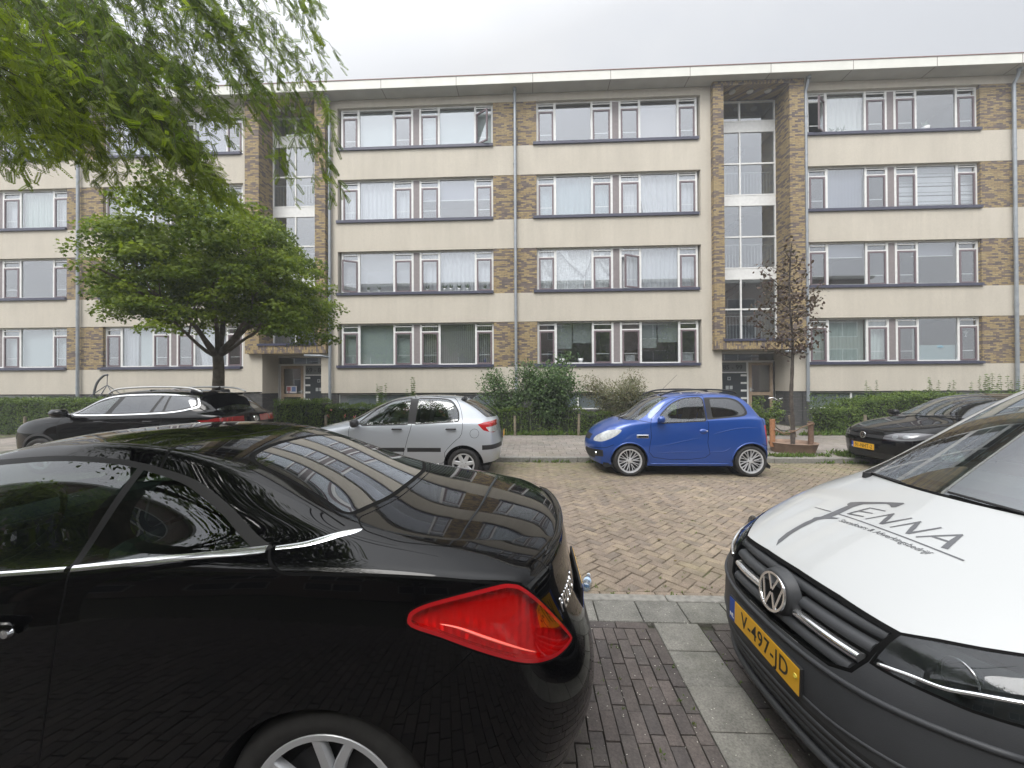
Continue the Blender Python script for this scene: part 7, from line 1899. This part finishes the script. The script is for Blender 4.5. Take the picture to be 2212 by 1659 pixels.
bo = empty('brick_building', (0, -10.8, 0), 0, 'long low brown brick block facing the beige one', 'building')
b = MB(); b.box(-34, 34, -6, 0, 0, 12.2); b.build('wall', brickmat('brown_brick', [(.30, .22, .17), (.34, .25, .19), (.27, .20, .155), (.36, .28, .22)], (.12, .10, .09)), bo)
b = MB(); b.box(-34.4, 34.4, -6.3, .35, 12.22, 12.5); b.build('roof', M_fascia, bo)
for i in range(4):
    for k in range(14):
        x = -31 + k * 4.7; b = MB(); b.box(x, x + 2.9, .012, .05, 1.0 + i * 2.7, 1.08 + i * 2.7); b.box(x, x + 2.9, .012, .05, 2.45 + i * 2.7, 2.53 + i * 2.7)
        for q in (0, 1.4, 2.82): b.box(x + q, x + q + .08, .010, .052, 1.08 + i * 2.7, 2.45 + i * 2.7)
        wo = b.build('window', M_white, bo); b = MB(); b.box(x + .02, x + 2.88, .004, .02, 1.08 + i * 2.7, 2.45 + i * 2.7); b.build('pane', mat('dark_window_glass', (.03, .035, .04), .08), wo) if k + i else b.build('pane', mat('dark_window_glass', (.03, .035, .04), .08), wo)

# ---- hedges
def hedge(name, x0, x1, y0, y1, z1, lab, m=None, cat='hedge', n=None, group=None, size=(.036, .060), rough=.07, flowers=0, core=True, z0=.1, tmpl=None, profile=None, dens=1.0):
    root = empty(name, ((x0 + x1) / 2, y0, z0), 0, lab, cat, group); ox, oy, oz = (x0 + x1) / 2, y0, z0
    r2 = np.random.default_rng(int(abs(x0) * 100) + 1); m = m or M_hedge; H = z1 - z0
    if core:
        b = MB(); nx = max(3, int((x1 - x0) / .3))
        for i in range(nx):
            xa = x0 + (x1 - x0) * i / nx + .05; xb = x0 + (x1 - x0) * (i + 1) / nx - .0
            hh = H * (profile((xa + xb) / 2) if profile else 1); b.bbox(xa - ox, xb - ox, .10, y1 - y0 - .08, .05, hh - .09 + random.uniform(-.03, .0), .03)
        b.build('shade_core', M_core, root)
    A = (x1 - x0) * H; n = n or int(dens * (2400 * A + 1300 * (x1 - x0) * (y1 - y0)))
    face = r2.random(n); X = r2.uniform(x0, x1, n); Z = r2.uniform(0, 1, n); Y = r2.uniform(0, y1 - y0, n)
    pf = np.array([profile(x) if profile else 1 for x in X]); Hh = H * pf * (1 + .035 * np.sin(X * 9) + .03 * np.sin(X * 23 + 1))
    f = face < .62; t = (face >= .62) & (face < .93); e = face >= .93
    Yf = np.where(f, np.abs(r2.normal(0, rough, n)) + .02 * np.sin(X * 14) + .03, Y); Zf = np.where(t, 1 - np.abs(r2.normal(0, .04, n)) + .05 * r2.random(n) ** 3, Z)
    Xe = np.where(e, np.where(r2.random(n) < .5, x0, x1) + r2.normal(0, .05, n), X)
    p = np.stack([Xe - ox, Yf, Zf * Hh], 1)
    nn = np.where(f[:, None], (0, -1, .35), (0, -.2, 1)) + r2.normal(size=(n, 3)) * .55
    leaves('foliage', p, nn, r2.normal(size=(n, 3)) + (0, 0, .3), r2.uniform(*size, n), tmpl or (OVAL, OVAL_F), m, root, np.clip(.5 * r2.random(n) + .35 * np.sin(X * 3.1) ** 2 * r2.random(n) + .1 * t, 0, .99))
    if flowers:
        F_ = []; 
        for k in range(flowers):
            c = np.array([r2.uniform(x0, x1) - ox, r2.uniform(-.03, .08), H * r2.uniform(.45, 1.12)])
            for j in range(9): F_.append(c + r2.normal(size=3) * .018)
        F_ = np.array(F_); k = len(F_); leaves('roses', F_, r2.normal(size=(k, 3)) + (0, -1, .3), r2.normal(size=(k, 3)), r2.uniform(.035, .055, k), (OVAL, OVAL_F), M_rose, root)
    return root
HG = 'hedges in front of the beige block'
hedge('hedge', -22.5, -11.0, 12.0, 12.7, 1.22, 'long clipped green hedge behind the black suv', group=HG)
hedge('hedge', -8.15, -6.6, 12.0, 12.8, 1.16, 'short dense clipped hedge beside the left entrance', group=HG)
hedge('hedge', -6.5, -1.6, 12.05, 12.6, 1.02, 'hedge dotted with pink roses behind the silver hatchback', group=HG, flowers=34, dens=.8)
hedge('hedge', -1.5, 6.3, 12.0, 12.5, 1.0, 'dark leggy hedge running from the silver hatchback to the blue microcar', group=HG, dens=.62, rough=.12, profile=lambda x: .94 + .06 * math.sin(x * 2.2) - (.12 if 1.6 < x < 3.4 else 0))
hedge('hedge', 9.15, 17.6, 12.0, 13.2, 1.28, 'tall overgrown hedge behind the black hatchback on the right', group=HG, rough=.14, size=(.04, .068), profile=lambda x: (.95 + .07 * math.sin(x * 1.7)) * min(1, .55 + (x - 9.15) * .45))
def shrub(x, y, r, h, lab, m, size=(.05, .09), n=2600, dens_core=.5, group=None, tmpl=None, leggy=0, sp=1.0, name='shrub'):
    root = empty(name, (x, y, .1), 0, lab, 'shrub', group); r2 = np.random.default_rng(int(abs(x) * 37) + 5); random.seed(int(abs(x) * 17))
    b = MB(); C = []
    for k in range(16):
        a = random.uniform(0, 6.28); rr = r * random.uniform(.25, 1) ** .6; t_ = Vector((math.cos(a) * rr, math.sin(a) * rr * .7, h * random.uniform(.62, 1.0) * (1 - .25 * (rr / r) ** 2)))
        pts = smoothline([(random.uniform(-.1, .1), random.uniform(-.1, .1), 0), (t_.x * .35, t_.y * .35, t_.z * .5), tuple(t_)], 5); b.tube(pts, [.016 - .0012 * i for i in range(len(pts))], 5); C += [Vector(p) for p in pts[4 if leggy else 3:]]
    b.build('stems', M_twig, root); C = np.array([tuple(c) for c in C])
    c = C[r2.integers(0, len(C), n)]; v = unit(n); p = c + v * r2.uniform(.3, 1, n)[:, None] * np.array([r * .34, r * .30, r * .28]) * sp
    p[:, 2] = np.abs(p[:, 2])
    leaves('foliage', p, v * .6 + (0, -.4, .8), v + r2.normal(size=(n, 3)) * .6, r2.uniform(*size, n), tmpl or (OVAL, OVAL_F), m, root)
    return root
SG = 'shrubs in the front garden'
shrub(-.75, 12.4, .9, 2.3, 'loose glossy shrub against the wall, just left of the tallest shrub', M_shrub, n=6000, group=SG)
shrub(.62, 12.3, 1.05, 2.75, 'tallest round shrub below the central drainpipe', M_shrub, (.06, .10), n=11000, group=SG, leggy=1)
shrub(2.75, 12.35, 1.1, 2.05, 'feathery pale brownish shrub behind the bonnet of the blue microcar', M_feather, (.04, .07), n=12000, group=SG)
shrub(7.05, 11.95, .48, 1.15, 'small dark bush beside the leaning post at the right entrance', M_hedge, (.045, .08), n=2200, group=SG)
def herb(x, y, h, lab, n=7, spread=.22, group='tall wild herbs'):
    root = empty('wild_herb', (x, y, .1), 0, lab, 'plant', group); r2 = np.random.default_rng(int(abs(x) * 91) + int(h * 10)); b = MB(); P_, D_, S_ = [], [], []
    for k in range(n):
        sx, sy_ = r2.normal() * spread, r2.normal() * spread * .5; hh = h * r2.uniform(.72, 1.0); b.tube([(sx * .6, sy_, 0), (sx, sy_, hh * .6), (sx * 1.15, sy_, hh)], [.006, .005, .002], 4)
        z = hh * .35
        while z < hh:
            w_ = .13 * (1 - .65 * z / hh) + .02
            for j in range(5):
                a = r2.uniform(0, 6.28); P_.append((sx * (1 + .1 * z), sy_, z)); D_.append((math.cos(a), math.sin(a), -.25 + r2.normal() * .2)); S_.append(w_ * r2.uniform(.6, 1.1))
            z += .065
    b.build('stems', M_stem, root); k = len(P_); leaves('foliage', P_, r2.normal(size=(k, 3)) * .4 + (0, -.2, 1), D_, np.array(S_), (LEAF, LEAF_F), M_weed, root)
herb(-5.0, 13.0, 1.85, 'pair of tall nettle like herbs left of the two above the silver hatchback roof', 5, .16)
herb(-4.0, 13.0, 1.95, 'tallest nettle like herb above the silver hatchback roof', 4, .10)
herb(-14.0, 13.2, 1.45, 'thin wild herb against the wall above the left hedge', 4, .2)
for x, h, l in ((10.9, 1.7, 'thin herb rising beside the right drainpipe'), (13.1, 1.75, 'upright herbs above the hedge, left clump'), (14.3, 1.9, 'dense tall herbs above the middle of the right hedge'), (15.4, 1.85, 'pale flowering herbs above the right end of the hedge'), (16.6, 1.8, 'herbs against the brick panel on the far right')):
    herb(x, 12.9, h, l, 9 if x > 11 else 4, .32 if x > 11 else .12)
# ---- grass and weeds at kerbs, hedge feet, paving joints
def tufts(name, pts, lab, h=(.05, .12), per=9):
    r2 = np.random.default_rng(77); P_, D_, S_ = [], [], []
    for (x, y, z, s) in pts:
        for j in range(per):
            P_.append((x + r2.normal() * .03 * s, y + r2.normal() * .02 * s, z)); D_.append((r2.normal() * .6, r2.normal() * .6, 1)); S_.append(r2.uniform(*h) * s)
    k = len(P_); o = leaves(name, P_, r2.normal(size=(k, 3)) + (0, 0, .2), D_, np.array(S_), (np.array([(0, 0, 0), (.12, .45, 0), (0, 1, .15), (-.12, .45, 0)]), LEAF_F), M_weed)
    return tag(o, lab, 'grass', kind='stuff')
r3 = np.random.default_rng(31); G = []
for _ in range(420): x = r3.uniform(-14, 17); G.append((x, 8.17 + r3.normal() * .02, 0, r3.uniform(.3, 1.1) * (1 if math.sin(x * 2.3) + math.sin(x * .9) > -.2 else .3)))
for _ in range(700): G.append((r3.uniform(-14, 17), 11.86 + abs(r3.normal()) * .09, .1, r3.uniform(.6, 2.2)))
for _ in range(160): G.append((r3.uniform(6.5, 7.6), 8.5 + r3.normal() * .12, .1, r3.uniform(.4, 1.5)))
for _ in range(120): G.append((r3.normal(5.5, .35), 8.42 + r3.normal() * .06, .1, r3.uniform(.3, 1.0)))
for _ in range(120): G.append((r3.uniform(9.4, 10.6), 11.5 + r3.normal() * .25, .1, r3.uniform(.6, 2.2)))
tufts('grass', G, 'grass and weeds along the kerb and hedge foot')
G = []
for _ in range(110): x = r3.uniform(-1, 5); y = 3.0 + abs(r3.normal()) * 1.4; G.append((x, y, -.006, r3.uniform(.10, .30)))
for _ in range(14): G.append((r3.uniform(.2, 1.7), 3.0 + r3.uniform(0, .15), -.004, r3.uniform(.15, .4)))
for _ in range(30): G.append((1.1 + r3.normal() * .008, r3.uniform(1.3, 2.6), .022, r3.uniform(.08, .2)))
for _ in range(60): G.append((r3.uniform(.0, .8), r3.uniform(1.2, 2.6), .024, r3.uniform(.1, .25)))
tufts('joint_weeds', G, 'tiny weeds growing in the paving joints', per=7)
# fallen petals and crumbs on the dark clinkers
n = 420; p = np.stack([r3.uniform(-.1, 1.5, n), r3.uniform(1.1, 2.9, n), np.full(n, .0325)], 1)
o = leaves('fallen_petals', p, r3.normal(size=(n, 3)) * .15 + (0, 0, 1), r3.normal(size=(n, 3)) * (1, 1, .05), r3.uniform(.003, .010, n), (OVAL, OVAL_F), mat('dry_petal', (.50, .48, .42), .8)); tag(o, 'pale fallen petals and crumbs scattered on the dark paving', 'petals', kind='stuff')
n = 260; p = np.stack([np.where(r3.random(n) < .5, r3.uniform(-2, 6, n), r3.normal(1.5, 2, n)), np.where(r3.random(n) < .45, 8.12 - np.abs(r3.normal(0, .12, n)), r3.uniform(3.05, 8.1, n)), np.full(n, .006)], 1)
o = leaves('fallen_leaves', p, r3.normal(size=(n, 3)) * .25 + (0, 0, 1), r3.normal(size=(n, 3)) * (1, 1, .05), r3.uniform(.015, .045, n), (OVAL, OVAL_F), leafmat('dry_leaf', [(.12, .09, .04), (.20, .16, .06), (.10, .12, .04)], transl=.1)); tag(o, 'small dry leaves scattered over the road', 'leaves', kind='stuff')
# ---- posts
for x, z, lean, l in ((-.45, .60, 0, 'left post in front of the middle hedge, right behind the silver hatchback'), (1.48, .64, .02, 'grey brown post between the silver hatchback and the blue microcar'), (-6.35, .62, 0, 'post in front of the rose hedge beside the black suv'), (-16.3, .6, 0, 'post in front of the far left hedge'), (9.72 + .0, .62, .03, 'post at the corner of the right hedge by the entrance path'), (10.6, .62, 0, 'post behind the bonnet of the black hatchback')):
    b = MB(); yy = 11.86 if x < 9 else 11.75; b.tube([(0, 0, 0), (lean * z, 0, z)], [.042, .038], 10); o = b.build('wooden_post', M_post, None, autos=50, loc=(x, yy, .1)); tag(o, 'short weathered wooden ' + l, 'post', 'wooden posts along the gardens')
b = MB(); b.tube([(0, 0, 0), (-.14, 0, .62)], [.055, .05], 10); tag(b.build('wooden_post', M_post, None, autos=50, loc=(7.62, 11.55, .1)), 'leaning thick wooden post beside the small bush at the right entrance', 'post', 'wooden posts along the gardens')

# ---- tub with stakes and rope round the young tree
tub = MB(); tub.lathe([(.40, .0), (.47, .22), (.485, .235), (.455, .24), (.43, .225), (.40, .17), (0, .16)], 32, 'z')
o = tub.build('tree_tub', mat('terracotta_brown', (.24, .165, .12), .85, noise_=.25, nscale=7, bump=.4), None, smooth=False, autos=40, loc=(5.92, 9.05, .08)); tag(o, 'round brown tub around the foot of the young purple tree', 'tub')
b = MB(); b.tube([(0, 0, 0), (0, 0, .62)], .055, 12); tag(b.build('tree_stake', mat('orange_wood', (.34, .16, .075), .8, noise_=.25), None, autos=50, loc=(5.48, 9.05, .24 - .03)), 'orange painted stake beside the blue microcar, left of the tree', 'stake', 'tree stakes')
b = MB(); b.tube([(0, 0, 0), (0, 0, .56)], .055, 12); tag(b.build('tree_stake', mat('brown_wood', (.16, .10, .07), .85, noise_=.3), None, autos=50, loc=(6.32, 9.05, .21)), 'brown stake with rope round its top, right of the tree', 'stake', 'tree stakes')
b = MB(); b.tube(smoothline([(5.48, 8.985, .60), (5.70, 8.98, .53), (5.92, 8.985, .56), (6.10, 8.98, .66), (6.32, 8.985, .73)], 5), .011, 6); b.tube(smoothline([(5.48, 9.115, .64), (5.72, 9.10, .50), (5.93, 9.11, .46)], 5), .011, 6)
b.tube([(5.92 + .06 * math.cos(a), 9.05 + .065 * math.sin(a), .57) for a in np.linspace(0, 6.28, 13)], .012, 6); b.tube([(6.32 + .065 * math.cos(a), 9.05 + .065 * math.sin(a), .72) for a in np.linspace(0, 6.28, 13)], .012, 6)
tag(b.build('rope', mat('brown_rope', (.20, .13, .08), .9), None, smooth=True), 'brown rope tying the young tree to its two stakes', 'rope')
# ---- hanging chair stand by the left hedge
hc = empty('hanging_chair_stand', (-15.1, 13.2, .1), 0, 'dark curved stand with a fan of struts behind the left hedge', 'garden chair stand')
b = MB(); b.tube(smoothline([(-.45, 0, 0), (-.48, 0, .9), (-.36, 0, 1.6), (-.1, 0, 1.93), (.08, 0, 1.98)], 6), .035, 8); b.build('curved_pole', M_step, hc, smooth=True)
b = MB()
for k in range(8): a = k * math.pi / 4 + .3; b.tube([(.06, 0, 1.62), (.06 + .52 * math.cos(a), .4 * math.sin(a), 1.22)], .014, 5)
b.tube([(.06, 0, 1.62), (.07, 0, 1.97)], .012, 5); b.build('struts', M_step, hc)
b = MB(); b.lathe([(.52, 1.22), (.56, .9), (.45, .5), (0, .35)], 20, 'z', (.06, 0, 0)); b.build('seat_basket', M_rubber, hc, smooth=True)
# ---- bicycle at the right entrance
bk = empty('bicycle', (7.7, 13.0, .1), 0, 'black bicycle parked by the right entrance behind the small bush', 'bicycle')
for x in (-.52, .55):
    b = MB(); b.lathe([(.33, -.018), (.345, 0), (.33, .018), (.315, 0)], 32, 'y', (x, 0, .34), closed=True)
    for k in range(12): a = k * math.pi / 6; b.tube([(x, 0, .34), (x + .32 * math.cos(a), 0, .34 + .32 * math.sin(a))], .002, 3)
    b.build('wheel', M_rubber, bk)
b = MB(); 
for p, q in (((-.52, 0, .34), (-.10, 0, .28)), ((-.10, 0, .28), (-.22, 0, .80)), ((-.52, 0, .34), (-.20, 0, .74)), ((-.10, 0, .28), (.40, 0, .72)), ((-.18, 0, .55), (.40, 0, .78)), ((.55, 0, .34), (.36, 0, .98))): b.tube([p, q], .016, 6)
b.build('frame', M_rubber, bk, smooth=True)
b = MB(); b.tube(smoothline([(.22, -.30, 1.06), (.36, -.22, 1.08), (.38, 0, 1.0), (.36, .22, 1.08), (.22, .30, 1.06)], 4), .013, 6); b.build('handlebar', M_chrome, bk, smooth=True)
b = MB(); b.bbox(-.36, -.10, -.08, .08, .80, .86, .025); b.build('saddle', M_rubber, bk)
# ---- plastic bottle lying on the road
M_pet = glassmat('clear_plastic', (.72, .84, .95), refl=.18, power=2.0)
b = MB(); b.lathe([(0, 0), (.026, .0), (.031, .008), (.031, .05), (.028, .06), (.031, .07), (.031, .135), (.022, .17), (.012, .19), (.012, .205)], 18, 'x')
M_ = Matrix.Translation((.43, 3.05, .034)) @ Matrix.Rotation(R(76), 4, 'Z'); b.v = [tuple(M_ @ Vector(p)) for p in b.v]
bt = b.build('plastic_bottle', M_pet, None, smooth=True); tag(bt, 'empty clear plastic bottle lying on the road behind the black coupe', 'bottle')
b = MB(); b.lathe([(0, .218), (.015, .216), (.015, .198)], 14, 'x'); b.v = [tuple(M_ @ Vector(p)) for p in b.v]; b.build('cap', mat('white_cap', (.6, .65, .7), .4), bt)
b = MB(); b.lathe([(.0316, .075), (.0316, .115)], 18, 'x'); b.v = [tuple(M_ @ Vector(p)) for p in b.v]; b.build('wrapper', mat('pale_blue_wrap', (.45, .58, .75), .4), bt)
# ================================================================== HAZE (added, stands in for lens glare)
b = MB(); b.box(-60, 60, -30, 40, -1.2, 16); hz = b.build('haze', M_under); tag(hz, 'thin pale haze added in place of the lens glare', 'haze', kind='stuff')
m, N, L, bs = newmat('glare_haze'); N.remove(bs); v = N.new('ShaderNodeVolumePrincipled'); v.inputs['Color'].default_value = (.93, .96, 1, 1); v.inputs['Density'].default_value = .0038; v.inputs['Anisotropy'].default_value = .2
L.new(v.outputs[0], N['Material Output'].inputs['Volume']); hz.data.materials.clear(); hz.data.materials.append(m)
